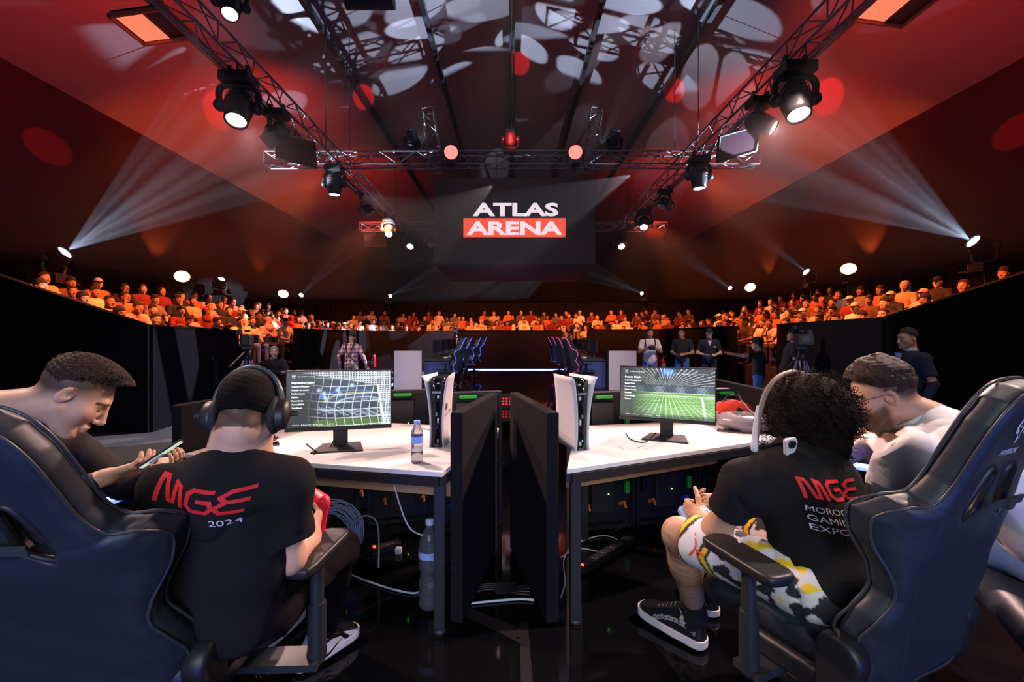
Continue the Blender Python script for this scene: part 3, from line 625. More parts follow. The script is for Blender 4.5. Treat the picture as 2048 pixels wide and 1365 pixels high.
# ------------------------------------------------------------------ gaming chairs
leather = mat('black leatherette', (.018, .025, .034), .47, spec=.45, bump=(11, .35, .012))
piping = mat('chair piping', (.035, .04, .05), .35)
meshfab = mat('black velour panel', (.014, .012, .014), .9)
castm = mat('caster plastic', (.015, .015, .017), .3)
def gaming_chair(label, pc, yaw, recline, armyaw=(0, 0), logo=True, cushion=False, group=None, arms=True, adx=(0, 0), lu=0.):
    """pc: centre of the seat on the floor, yaw: clockwise degrees from +Y"""
    t = thing('gaming_chair', label, 'gaming chair', (pc[0], pc[1], 0), -R_(yaw), group)
    rc = R_(recline); piv = V(0, -.21, .425)
    Mb = Matrix.Translation(piv) @ Matrix(((1, 0, 0, 0), (0, math.cos(rc), -math.sin(rc), 0), (0, math.sin(rc), math.cos(rc), 0), (0, 0, 0, 1)))   # local x across, y forward, z up the back
    half = [(0, -.02), (.17, -.02), (.230, .04), (.268, .12), (.258, .20), (.228, .27), (.240, .33), (.272, .40), (.282, .47), (.255, .525), (.205, .545), (.178, .60), (.165, .68), (.152, .76), (.128, .82), (.08, .855), (0, .862)]
    poly = half+[(-a, b) for a, b in half[-2:0:-1]]
    def curve(u, v):
        a = np.maximum(np.abs(u)-.13, 0); wing = np.exp(-((v-.44)/.13)**2)*1.+np.exp(-((v-.10)/.12)**2)*.7
        return a*a*3.6*wing+.03*np.sin((v-.1)*4)+.00
    slot = [(.030, .60), (.034, .632), (.066, .635), (.108, .515), (.098, .488), (.040, .515)]
    def f(Q):
        u, w, v = Q[:, 0], Q[:, 1], Q[:, 2]; w = w-curve(u, v)
        d2 = poly_sd(u, v, poly); th = .042+.012*np.exp(-((v-.44)/.1)**2); r = .036
        a = d2+r; b = np.abs(w)-th+r; d = np.minimum(np.maximum(a, b), 0)+np.sqrt(np.maximum(a, 0)**2+np.maximum(b, 0)**2)-r
        au = np.abs(u); back = w < 0
        seam = np.exp(-((au-(.185-.12*np.clip(.33-v, 0, .33)))/.0035)**2)*(v < .52)*.003+np.exp(-((v-.515-.15*np.maximum(au-.1, 0))/.0035)**2)*(au > .12)*.003
        seam2 = np.exp(-((w)/.003)**2)*.0
        s = poly_sd(au, v, slot)
        d = d+seam*back+.0022*np.sin(u*30+v*19)*np.sin(v*37-u*11)*np.exp(-((v-.3)/.3)**2)
        return np.maximum(d, -(s-.004))
    body = Sdf().fn(f).mesh('backrest', .0075, leather, t, bounds=((-.33, -.1, -.06), (.33, .26, .9)), xf=lambda q: q)
    body.matrix_local = Mb
    crv = lambda u, v: float(curve(np.array([u]), np.array([v]))[0])
    hp = [(-a, b) for a, b in half[::-1]]+half[1:]
    hp = [(u, v) for u, v in hp]
    pl = spline([V(u*.985, crv(u, v)-.030, v-.004) for u, v in hp], 5)
    MB().tube(pl, .0042, 6).tube([p+V(0, .062, 0) for p in pl], .0042, 6).build('piping', piping, body)
    rim = MB(); st = MB()
    for sg in (-1, 1):
        ring = spline([V(sg*u, crv(u, v)-.040, v) for u, v in slot], 5, True); rim.tube(ring, .0085, 8, closed=True)
        ring2 = [p+V(0, .03, 0) for p in ring]; rim.tube(ring2, .006, 6, closed=True)
        n = len(ring); vs = [tuple(p) for p in ring]+[(p.x, p.y+.075, p.z) for p in ring]; rim.add(vs, [(i, (i+1) % n, (i+1) % n+n, i+n) for i in range(n)], 0, True)
    rim.build('slot_trim', BLK, body)
    st.box((0, -.047, .555), (.19, .004, .024)).box((.015, -.052, .555), (.028, .012, .032), bev=.003)
    st.build('strap', mat('woven strap', (.03, .033, .036), .8), body)
    if logo:
        lw = mat('logo light grey', (.55, .60, .66), .5)
        Ml = frame((lu, 0, .765), (1, 0, 0), (0, 0, 1)); Ml = Mb.inverted() @ Mb @ Ml
        wm = t.matrix_basis @ Mb @ Ml
        owl = [[(-.030, .062), (-.024, .022), (-.014, .012), (-.016, .042)], [(.036, .074), (.024, .022), (.014, .012), (.018, .046)],
               [(-.014, .046), (-.012, .012), (0, -.030), (.012, .012), (.014, .046), (0, .054)],
               [(-.036, .018), (-.038, -.004), (-.028, -.022), (-.014, -.026), (-.010, -.018), (-.022, -.012), (-.028, .0), (-.026, .014)],
               [(.036, .018), (.038, -.004), (.028, -.022), (.014, -.026), (.010, -.018), (.022, -.012), (.028, .0), (.026, .014)],
               [(-.010, -.026), (0, -.036), (.010, -.026), (0, -.058)], [(-.020, .004), (-.010, -.008), (-.020, -.006)], [(.020, .004), (.010, -.008), (.020, -.006)]]
        bpy.context.view_layer.update()
        polys = [(pp, [tuple(range(len(pp)))]) for pp in owl]
        lo = decal('owl_emblem', polys, wm, body, lw, None, .002, .015); lo.parent = body; lo.matrix_parent_inverse = (t.matrix_basis @ Mb).inverted()
        vs, fs = fit_text('x', 'HYBROK', .088, .016, None, None, None, bold=.02, shear=.3); vs = [(a, b-.076, 0) for a, b, c in vs]
        lo = decal('chair_lettering', [(vs, fs)], wm, body, lw, None, .002, .02); lo.parent = body; lo.matrix_parent_inverse = (t.matrix_basis @ Mb).inverted()
    # seat
    s = Sdf().box((0, .03, .43), (.25, .27, .05), rad=.045)
    for sx in (-1, 1): s.cap((sx*.225, -.20, .475), (sx*.235, .22, .465), .048, .042, .04)
    s.cap((-.2, .27, .43), (.2, .27, .43), .05, .05, .04)
    s.mesh('seat', .011, leather, t)
    MB().box((0, 0, .37), (.34, .40, .03)).box((0, .02, .345), (.2, .3, .04)).build('seat_plate', METAL, t)
    lever = MB().tube([(.1, .0, .34), (.26, .0, .335), (.33, .01, .33)], .008, 6).build('lever', BLK, t)
    for sx in (-1, 1):                          # recliner covers
        cv = Sdf().cap((sx*.285, -.20, .50), (sx*.285, -.19, .40), .062, .05, .02).box((sx*.27, -.06, .385), (.02, .16, .035), rad=.018, k=.03)
        cv.cut((sx*.315, 0, 0), (sx, 0, 0), .01).cut((sx*.25, 0, 0), (-sx, 0, 0), .006)
        cv.mesh('hinge_cover', .008, BLK, t)
    if arms:
        for sx, ay, dx in ((-1, armyaw[0], adx[0]), (1, armyaw[1], adx[1])):
            z = .665; M = Matrix.Translation((sx*.315+dx, .02, 0)) @ Matrix.Rotation(-R_(ay), 4, 'Z')
            MB().box((sx*.285+dx/2, .02, .34), (.12+abs(dx), .09, .022)).tube([(sx*.325+dx, .02, .335), (sx*.33+dx, .02, .38), (sx*.33+dx, .02, .52)], .028, 10).cyl((sx*.33+dx, .02, .5), (sx*.33+dx, .02, .64), .021).build('armrest_post', METAL, t)
            pad = Sdf().box((0, 0, 0), (.047, .145, .015), rad=.014).fn(lambda Q: np.sqrt((np.maximum(np.abs(Q[:, 0])-.012, 0))**2+(np.maximum(np.abs(Q[:, 1])-.105, 0))**2)-.042, .01).cut((0, 0, .016), (0, 0, 1), .01).cut((0, 0, -.016), (0, 0, -1), .006)
            p = pad.mesh('armrest_pad', .006, BLK, t, bounds=((-.07, -.18, -.03), (.07, .18, .03))); p.matrix_local = M @ Matrix.Translation((0, .03, z))
    g = MB().cyl((0, 0, .10), (0, 0, .22), .032).cyl((0, 0, .2), (0, 0, .35), .02).build('gas_column', METAL, t)
    MB().box((0, .02, .355), (.16, .24, .05), bev=.01).build('tilt_mechanism', METAL, t)
    for k in range(5):
        a = k*2*math.pi/5+.3; d = V(math.cos(a), math.sin(a), 0); n = V(-d.y, d.x, 0)
        leg = Sdf().cap(V(0, 0, .12)+d*.03, V(0, 0, .085)+d*.30, .034, .02, .01)
        l = MB().tube([V(0, 0, .125)+d*.02, V(0, 0, .118)+d*.12, V(0, 0, .095)+d*.30], [.034, .03, .02], 8).build('base_leg', BLK, t)
        c = d*.31; cs = MB()
        for q in (-1, 1): cs.lathe([(0, -.011), (.024, -.011), (.03, -.006), (.03, .006), (.024, .011), (0, .011)], (0, 0, 0), n=14, M=Matrix.Translation(c+n*q*.016+V(0, 0, .03)) @ frame((0, 0, 0), d, (0, 0, 1)))
        cs.cyl(c+V(0, 0, .05), c+V(0, 0, .085), .009, n=8).build('caster', castm, l)
    return t
ch_l = gaming_chair('black gaming chair at left, turned back towards us, under the player with headphones', (-1.105, 1.40), -2, 23, (0, 6), adx=(0, .16), lu=.02)
ch_r = gaming_chair('black gaming chair at right with a white owl emblem on its headrest', (1.065, 1.52), -24, 17, (8, 0), adx=(-.035, 0), lu=-.028)
ch_a = gaming_chair('black gaming chair half hidden under the man looking at his phone', (-1.98, 1.62), 60, 14, logo=False)
ch_d = gaming_chair('black gaming chair at the right edge under the man in the white polo', (1.93, 1.42), -62, 14, logo=False)
# ------------------------------------------------------------------ desks
DT = .75
steel = mat('desk black steel', (.018, .019, .022), .4)
pine = mat('pine board', (.42, .26, .13), .6, bump=(3, .3, .002, (1, 12, 12)), var=(6, .15))
def desk(label, poly, legs, board=None):
    c = Vector((sum(p[0] for p in poly)/len(poly), sum(p[1] for p in poly)/len(poly), 0)); t = thing('desk', label, 'desk', c)
    q = [(x-c.x, y-c.y) for x, y in poly]
    MB().prism(q, DT-.022, DT).build('tabletop', WHITE, t, bevel=.002)
    mb = MB(); n = len(q)
    for i in range(n):
        a, b = Vector((*q[i], DT-.045)), Vector((*q[(i+1) % n], DT-.045)); k = 1-.02/a.length; mb.bar(a*1, b*1, .04, .042) if False else mb.bar(Vector((a.x*.975, a.y*.975, a.z)), Vector((b.x*.975, b.y*.975, b.z)), .04, .042)
    mb.build('frame', steel, t)
    for (x, y) in legs:
        g = MB().box((x-c.x, y-c.y, (DT-.06)/2+.01), (.05, .05, DT-.08), bev=.004).build('leg', steel, t)
        MB().lathe([(0, 0), (.028, 0), (.028, .016), (.018, .02), (.018, .03)], (x-c.x, y-c.y, 0)).build('foot', mat('foot rubber', (.03, .03, .03), .5), g)
    if board:
        a, b, zc, hh = board; MB().bar(Vector((a[0]-c.x, a[1]-c.y, zc)), Vector((b[0]-c.x, b[1]-c.y, zc)), .02, hh).build('rear_board', pine, t)
    return t
OL = Vector((-.312, 2.03)); dl = Vector((.225, .974)); wl = Vector((-.974, .225))
def L2(wd, dp): p = OL+wl*wd+dl*dp; return (p.x, p.y)
desk('white desk at left holding the monitor with the goal net, on a black frame', [L2(0, 0), L2(0, 1.0), L2(1.42, 1.0), L2(1.42, 0)], [L2(.03, .05), L2(.05, .95), L2(1.37, .95), L2(1.37, .05)], (L2(.01, .14), L2(1.4, .14), .64, .085))
RP = [(.25, 2.075), (1.58, 2.70), (1.62, 3.33), (.43, 3.07)]
desk('white desk at right holding the monitor with the green pitch, on a black frame', RP, [(.30, 2.16), (1.53, 2.75), (1.56, 3.26), (.48, 3.02)], ((.27, 2.24), (1.2, 2.68), .645, .07))
# partitions
def partition(label, a, b, side, z1=1.0, z0=.0, th=.06):
    a, b = Vector((*a, 0)), Vector((*b, 0)); d = (b-a); L = d.length; ang = math.atan2(d.y, d.x)
    t = thing('desk_partition', label, 'partition', a, ang)
    MB().box((L/2, 0, (z1+z0)/2), (L, th, z1-z0), bev=.008).build('padded_panel', CLOTHBLK, t)
    MB().box((L/2, 0, z0+.0), (L*.9, th*.6, .02)).build('base_rail', steel, t)
    return t
partition('black padded partition at the right end of the left desk', (-.262, 2.13), (-.12, 2.86), 1, z0=.012)
partition('black padded partition at the left end of the right desk', (.193, 2.13), (.015, 2.90), 1, z0=.012)
e = L2(1.47, 0.0); f_ = L2(1.47, 1.0)
partition('black partition at the far left end of the left desk', e, f_, 1, z0=.012)

partition('black partition at the far right end of the right desk', (1.70, 2.80), (1.70, 3.78), 1, z0=.012)
# monitors with lit screens
def screen_colors(kind, w, h):
    y, x = np.mgrid[0:h, 0:w]; u = x/(w-1); v = 1-y/(h-1)      # v up
    C = np.zeros((h, w, 3)); rs = np.random.RandomState(3)
    nz = lambda s, sd: .5+.5*wav(np.stack([u.ravel()*1.78, v.ravel(), 0*u.ravel()], 1), s, sd).reshape(h, w)
    mixc = lambda C, col, a: C*(1-a[..., None])+np.array(col)*a[..., None]
    if kind == 0:
        C[:] = (.035, .04, .05); C = mixc(C, (.06, .10, .16), np.exp(-((u-.6)**2/.06+(v-.55)**2/.08)))
        for i, (cu, cv, ra, col) in enumerate([(.62, .50, .36, (.10, .30, .85)), (.70, .44, .40, (.75, .65, .15)), (.62, .46, .27, (.05, .2, .6)), (.72, .40, .30, (.7, .8, .9))]):
            rr = np.sqrt(((u-cu)*1.2)**2+((v-cv)*2.4)**2); C = mixc(C, col, np.exp(-((rr-ra)/.02)**2)*(v > cv)*(u > .3)*.8)
        st = (nz(70, 4) > .62)*(v < .5)*(v > .12)*(u > .28); C = mixc(C, (.40, .48, .60), st*.6)
        for cu, cv in ((.35, .6), (.36, .52), (.48, .66), (.62, .74), (.30, .66), (.5, .58)): C += np.exp(-(((u-cu)*1.78)**2+(v-cv)**2)/.0009)[..., None]*np.array((.6, .85, 1.2))
        C = mixc(C, (.10, .20, .05), ((v < .12+.02*u) & (u > .25))*.9)
        def net(sx, sy, ph, th, warp): 
            a = u*sx+warp*np.sin(v*5+ph)*.35+ph; b = v*sy+.45*np.sin(u*4+ph)+u*1.2
            return np.maximum(np.abs((a % 1)-.5) > .5-th, np.abs((b % 1)-.5) > .5-th*1.3)
        big = net(12, 7, .2, .045, 1.); C = mixc(C, (.72, .80, .86), big*np.clip((u-.15)*3, 0, .9))
        top = (v > 1.02-.32*u) | (u > .86+.05*(1-v)); fine = net(38, 26, .6, .16, 1.); C = mixc(C, (.78, .84, .88), (fine & top)*.85); C = mixc(C, (.12, .14, .17), (~fine & top & ~big)*.5)
        post = np.abs(u-(.845+.10*(1-v)-.0*v)) < .009; C = mixc(C, (.9, .93, .96), post*(v < .75)*.9)
    else:
        C[:] = (.05, .055, .06); g = v < .50; C = mixc(C, (.16, .42, .05), g*1.); C = mixc(C, (.26, .58, .08), (g & ((np.floor((u-.5)/(.56-v+.01)*.9) % 2) == 0))*.5)
        C = mixc(C, (.07, .09, .12), ((v > .5) & (v < .66))*1.); C = mixc(C, (.35, .42, .5), ((v > .5) & (v < .64) & (nz(120, 2) > .6))*.7)
        rr = np.arctan2(v-.6, u-.5); sp_a = np.abs(((rr*9) % 1)-.5); C = mixc(C, (.75, .8, .85), ((v > .66) & (sp_a < .10) & (nz(16, 8) > .5))*.9); C = mixc(C, (.35, .45, .1), ((v > .66) & (sp_a > .44) & (u < .4))*.6)
        C += np.exp(-(((u-.52)*1.5)**2+((v-.93)*1.2)**2)/.006)[..., None]*np.array((.15, .45, 1.3))
        C = mixc(C, (.7, .85, .6), ((np.abs(v-.505) < .008))*.8)
        dep = np.clip(.47-v, .004, 1); a = (u-.5)/(dep+.22)*9; b = 6.5*np.log(dep+.06)*1.9
        nt_ = (np.abs((a % 1)-.5) > .40) | (np.abs((b % 1)-.5) > .40); C = mixc(C, (.78, .90, .78), (nt_ & (v < .455))*.8)
        C = mixc(C, (.9, .95, .9), (np.abs(v-.455) < .006)*.9); C = mixc(C, (.85, .93, .88), (np.abs(u-(.87+.09*(.45-v))) < .012)*(v < .455)*.9)
    a = np.clip(1.25-u*3.6, 0, .93) if kind == 0 else np.clip(1.3-u*3.3, 0, .9); C = mixc(C, (.035, .045, .045), a)
    if kind == 1: C = mixc(C, (.03, .035, .04), np.clip((.12-v)*9, 0, .75))
    return np.clip(C, 0, 2)
def monitor(label, c, yaw, tilt, kind, z0=DT):
    t = thing('monitor', label, 'monitor', (c[0], c[1], z0), -R_(yaw)); W_, H_ = .545, .325
    # local: screen faces -y
    foot = [(-.13, -.10), (.13, -.10), (.10, .10), (-.10, .10)]
    st = MB().prism(foot, 0, .009); st.build('stand_base', BLK, t, bevel=.002)
    MB().box((0, .035, .09), (.075, .03, .17), bev=.006).build('stand_neck', BLK, t)
    T = Matrix.Translation((0, .0, .10+H_/2)) @ Matrix.Rotation(-R_(tilt), 4, 'X')
    pb = MB().box((0, .012, 0), (W_, .026, H_), M=T, bev=.004).box((0, .034, -.03), (.3, .03, .2), M=T, bev=.01); body = pb.build('panel_housing', mat('monitor bezel', (.014, .014, .016), .4), t)
    MB().box((0, -.003, -H_/2+.009), (W_, .008, .018), M=T, bev=.001).build('chin', BLK, body)
    w, h = 300, 170; sw, sh = W_-.014, H_-.030
    C = screen_colors(kind, w+1, h+1); vs = []; 
    y, x = np.mgrid[0:h+1, 0:w+1]; X = (x/w-.5)*sw; Z = (.5-y/h)*sh+.006
    vs = np.stack([X.ravel(), np.full(X.size, -.0018), Z.ravel()], 1); i0 = (y[:-1, :-1]*(w+1)+x[:-1, :-1]).ravel(); fc = np.stack([i0, i0+w+1, i0+w+2, i0+1], 1)
    me = bpy.data.meshes.new('screen'); me.from_pydata([tuple(T @ Vector(q)) for q in vs], [], fc.tolist()); at = me.color_attributes.new('Col', 'FLOAT_COLOR', 'POINT')
    at.data.foreach_set('color', np.concatenate([C.reshape(-1, 3), np.ones((C.shape[0]*C.shape[1], 1))], 1).astype(f32).ravel())
    m = MATS.get('screen picture')
    if not m:
        m = bpy.data.materials.new('screen picture'); m.use_nodes = True; nt = m.node_tree; b = nt.nodes['Principled BSDF']; a = nt.nodes.new('ShaderNodeAttribute'); a.attribute_name = 'Col'
        nt.links.new(a.outputs['Color'], b.inputs['Emission Color']); b.inputs['Emission Strength'].default_value = 1.15; b.inputs['Base Color'].default_value = (.01, .01, .01, 1); b.inputs['Roughness'].default_value = .35; MATS['screen picture'] = m
    me.materials.append(m); so = bpy.data.objects.new('screen', me); COL.objects.link(so); so.parent = t
    tm = mat('screen text', (.8, .8, .8), .5, emit=(.85, .9, .9), es=1.0); F2 = T @ Matrix.Translation((0, -.0026, .006)) @ Matrix.Rotation(R_(90), 4, 'X')
    def tx(s_, u, v, sz, al='LEFT', bold=0., m_=tm): put_text('screen_text', s_, sz, m_, F2 @ Matrix.Translation(((u-.5)*sw, (v-.5)*sh, 0)), so, align=al, bold=bold, sx=1.1)
    menu = [('Reprendre match', 'Gestion d\'équipe', 'Détails du match', 'Performance', 'Ralenti', 'Paramètres', 'Accessibilité', 'Entraîneur'), ('Resume Match', 'Team Management', 'Match Facts', 'Performance', 'Instant Replay', 'Settings', 'Accessibility', 'Trainer')][kind]
    for i, s_ in enumerate(menu): tx(s_, .045, .80-i*.064-(.0 if i else -.005), .0115 if i else .0145, bold=.0004 if i else .0006)
    tx('Compétition amicale' if kind == 0 else 'Friendly Competition', .10, .915, .0095)
    tx(['90:26', '92:05'][kind], .60, .895, .008); tx('LANGERAC', .665, .895, .008); tx('0 - 0', .77, .895, .009); tx('TOTTENHAM', .84, .895, .008)
    for u, s_ in ((.06, 'Select'), (.14, 'Reprendre' if kind == 0 else 'Resume'), (.25, 'Voir Menu' if kind == 0 else 'View Players'), (.40, 'Aide')): tx(s_, u+.016, .045, .0085); MB().lathe([(0, 0), (.0032, 0)], n=10, M=F2 @ Matrix.Translation(((u-.5+.004)*sw, (.045-.5)*sh, 0))).build('screen_icon', tm, so)
    sh_ = [(-.007, .009), (.007, .009), (.007, -.003), (0, -.011), (-.007, -.003)]; e_ = MB(); M2 = F2 @ Matrix.Translation(((.065-.5)*sw, (.915-.5)*sh, 0))
    for a, b in zip(sh_, sh_[1:]+sh_[:1]): e_.bar((*a, 0), (*b, 0), .0014, .0004, M=M2)
    e_.build('screen_emblem', tm, so); put_text('screen_text', '07', .009, tm, M2 @ Matrix.Translation((0, .001, .0003)), so, bold=.0004)
    return t
mL = P(664, 905, 2.39); monitor('monitor on the left desk showing a goal net in a stadium', (mL.x+.01, 2.47), -13, 3, 0)
mR = P(1338, 880, 2.62); monitor('monitor on the right desk showing a green pitch through a net', (mR.x+.01, 2.70), 24, 5, 1)

# game consoles
cw = mat('console white shell', (.74, .72, .76), .4); cb = mat('console gloss black', (.008, .009, .012), .12, coat=.4)
def console(label, c, yaw, led=False, sticker=False):
    t = thing('game_console', label, 'game console', (c[0], c[1], DT), -R_(yaw)); Hc, D = .392, .26
    for sx in (-1, 1):                           # curved side plates
        vs = []; n, m_ = 14, 6
        for i in range(n+1):
            v = i/n
            for j in range(m_+1):
                w_ = j/m_; x = .030+.016*(v-.35)**2*3+.013*(1-w_)*(v**2)+(.012 if v > .93 and w_ < .5 else 0)*(v-.93)*10; y = -D/2+w_*D+.012*(1-v)-(.014*v*v if j == 0 else 0)
                vs.append((sx*x, y, v*Hc))
        N = len(vs); vs += [(x+sx*.004, y, z) for x, y, z in vs]; fs = []
        for i in range(n):
            for j in range(m_): a = i*(m_+1)+j; fs += [(a, a+1, a+m_+2, a+m_+1), (a+N, a+m_+1+N, a+m_+2+N, a+1+N)]
        for i in range(n): a = i*(m_+1); fs += [(a, a+m_+1, a+m_+1+N, a+N), (a+m_, a+m_+N, a+2*m_+1+N, a+2*m_+1)]
        for j in range(m_): fs += [(j, j+N, j+1+N, j+1), (n*(m_+1)+j, n*(m_+1)+j+1, n*(m_+1)+j+1+N, n*(m_+1)+j+N)]
        pl = MB().add(vs, fs, 0, True).build('side_plate', cw, t)
        if sticker and sx == 1:
            a = MB().quad((.0535, -.055, .21), (.0535, .01, .21), (.0535, .01, .245), (.0535, -.055, .245)).build('sticker', mat('cream sticker', (.75, .62, .62), .6), pl)
            put_text('plate_lettering', '3 Lepans', .026, mat('label ink', (.03, .03, .04), .5), frame((.0545, -.02, .19), (0, 1, 0), (0, 0, 1)), pl, bold=.0006)
    vs = [(-.028, -.035), (.028, -.035)]
    core = MB()
    prof = [(0, .026), (.1, .027), (.25, .03), (.34, .034), (.375, .036)]
    for (z0, w0), (z1, w1) in zip(prof, prof[1:]): core.add([(-w0, -D/2+.02, z0), (w0, -D/2+.02, z0), (w0, D/2, z0), (-w0, D/2, z0), (-w1, -D/2+.02, z1), (w1, -D/2+.02, z1), (w1, D/2, z1), (-w1, D/2, z1)], [(0, 1, 5, 4), (1, 2, 6, 5), (2, 3, 7, 6), (3, 0, 4, 7), (4, 5, 6, 7)], 0, True)
    c_ = core.build('core', cb, t)
    MB().box((0, -D/2+.018, .30), (.05, .004, .012)).box((0, -D/2+.018, .18), (.008, .004, .02)).build('front_ports', mat('port grey', (.25, .27, .3), .3), c_)
    mb = MB()
    for k in range(7): mb.box((0, -D/2+.05+k*.03, .378), (.062, .004, .006))
    mb.build('vent_fins', BLK, t)
    if led: MB().ball((0, -D/2+.017, .052), .0035).build('led', mat('blue led', (.1, .2, 1), .4, emit=(.05, .15, 1), es=12), c_)
    MB().box((0, 0, .004), (.05, .2, .008)).build('foot_pad', BLK, t)
    return t
console('white and black game console standing on the left desk against the partition', (-.405, 2.60), 4, sticker=True)
console('white and black game console with a blue light at the right desk\'s left end', (.335, 2.52), -20, led=True)

# bottles
pet = mat('clear bottle plastic', (.92, .95, 1.), .05, trans=.92, ior=1.3); water = mat('water', (.9, .95, 1.), .0, trans=1., ior=1.33)
def bottle(label, loc, s, cap, lab=None, big=False):
    t = thing('water_bottle', label, 'bottle', loc)
    pr = [(0, 0), (.026, 0), (.031, .008), (.031, .05)]
    pr += [(.0305-.0012*(k % 2), .05+k*.006) for k in range(8)]+[(.032, .10), (.032, .14), (.029, .165), (.018, .19), (.013, .20), (.013, .212)]
    if big: pr = [(0, 0), (.036, 0), (.042, .012)]+[(.042-.002*(k % 2)-(.005 if 6 < k < 10 else 0), .03+k*.012) for k in range(17)]+[(.041, .24), (.034, .27), (.018, .295), (.014, .30), (.014, .32)]
    pr = [(r*s, z*s) for r, z in pr]; sh = MB().lathe(pr, n=24).build('bottle_body', pet, t)
    top = .212 if not big else .32
    MB().lathe([(.0155*s, (top-.012)*s), (.016*s, (top-.010)*s), (.016*s, (top+.006)*s), (.013*s, (top+.009)*s), (0, (top+.009)*s)], n=20).build('cap', cap, t)
    if lab:
        lo = MB().lathe([(lab[0]*s, lab[1]*s), (lab[0]*s, lab[2]*s)], n=24).build('label', lab[3], t)
    return t
bl_ = mat('bottle label blue', (.25, .42, .85), .5, var=(60, .4)); capb = mat('pale blue cap', (.22, .42, .85), .4); capw = mat('pale cap', (.55, .62, .72), .4)
pb = P(834, 918, 1); Yb = .61/((926-672)/F)
bottle('small clear water bottle with a blue cap standing on the left desk', (P(834, 926, Yb).x, Yb, DT+.001), .92, capb, (.0325, .105, .142, bl_))
bottle('large clear water bottle standing on the floor beside the desk leg', (-.41, 2.27, .012), 1.32, capw, (.0425, .19, .215, mat('bottle label pale', (.35, .5, .85), .5)), True)

# phones and small things on the desks
glass = mat('phone glass', (.01, .01, .012), .06, coat=.5)
def phone(label, c, yaw, z=DT, parent=None):
    t = thing('phone', label, 'phone', (c[0], c[1], z), -R_(yaw))
    MB().box((0, 0, .0045), (.075, .155, .008), bev=.003).build('phone_body', mat('phone edge', (.15, .15, .16), .3, .8), t); MB().box((0, 0, .0087), (.070, .149, .0006)).build('phone_screen', glass, t); return t
p = P(1461, 864, .61*F/(864-672)); phone('black phone lying face up on the right desk', (p.x, p.y), -62)
p = P(527, 892, .61*F/(892-672)); phone('dark phone lying on the left end of the left desk', (p.x, p.y), 60)
p = P(537, 878, .61*F/(880-672)); t = thing('leather_pad', 'small dark square pad under the round puck on the left desk', 'pad', (p.x-.01, p.y, DT), .3); MB().box((0, 0, .004), (.11, .09, .006), bev=.002).build('pad', mat('brown pad', (.06, .03, .03), .6), t)
t = thing('charging_puck', 'round black charging puck on the left desk behind the headphones player', 'charger', (p.x, p.y, DT+.009)); MB().lathe([(0, 0), (.034, 0), (.037, .006), (.035, .014), (.02, .016), (0, .016)], n=24).build('puck', BLK, t)
p = P(563, 856, .61*F/(858-672)); t = thing('usb_stick', 'small black stick lying near the back of the left desk', 'stick', (p.x, p.y, DT), .2); MB().box((0, 0, .006), (.09, .022, .012), bev=.003).build('body', BLK, t)
# inflated neck pillow and backpack
p = P(1495, 843, 2.95)
pil = thing('neck_pillow', 'grey translucent inflated ring pillow lying on the right desk', 'pillow', (p.x, 2.98, DT+.052), .1); pm = mat('grey vinyl', (.42, .38, .40), .25, trans=.35, bump=(8, .5, .01))
Sdf().fn(lambda Q: np.sqrt((np.sqrt(Q[:, 0]**2+(Q[:, 1])**2)-.105)**2*.9+(Q[:, 2]*1.25)**2)-.062+.004*wav(Q, 40, 2)).mesh('ring', .006, pm, pil, bounds=((-.2, -.2, -.07), (.2, .2, .07)))
p = P(1452, 812, 3.22)
bag = thing('backpack', 'red, black and white patterned backpack behind the right monitor', 'backpack', (p.x+.02, 3.17, DT), -.2)
bm_ = mat('backpack cloth', (.02, .018, .02), .8); nt = bm_.node_tree; vo = nt.nodes.new('ShaderNodeTexVoronoi'); vo.inputs['Scale'].default_value = 14; cr = nt.nodes.new('ShaderNodeValToRGB'); cr.color_ramp.interpolation = 'CONSTANT'
cr.color_ramp.elements[0].color = (.01, .01, .012, 1); cr.color_ramp.elements[1].position = .45; cr.color_ramp.elements[1].color = (.75, .05, .02, 1); e_ = cr.color_ramp.elements.new(.75); e_.color = (.6, .55, .55, 1)
tcn = nt.nodes.new('ShaderNodeTexCoord'); nt.links.new(tcn.outputs['Object'], vo.inputs['Vector']); nt.links.new(vo.outputs['Color'], cr.inputs[0]); nt.links.new(cr.outputs[0], nt.nodes['Principled BSDF'].inputs['Base Color'])
Sdf().ell((0, 0, .075), (.15, .09, .09), k=.03).ell((.05, -.05, .06), (.07, .05, .055), k=.03).cut((0, 0, .003), (0, 0, -1)).mesh('bag_body', .007, bm_, bag, noise=lambda Q: .004*wav(Q, 60, 4))
MB().tube(spline([V(-.05, 0, .15), V(-.03, 0, .19), V(.03, 0, .19), V(.05, 0, .15)], 5), .007, 6).build('handle', BLK, bag)

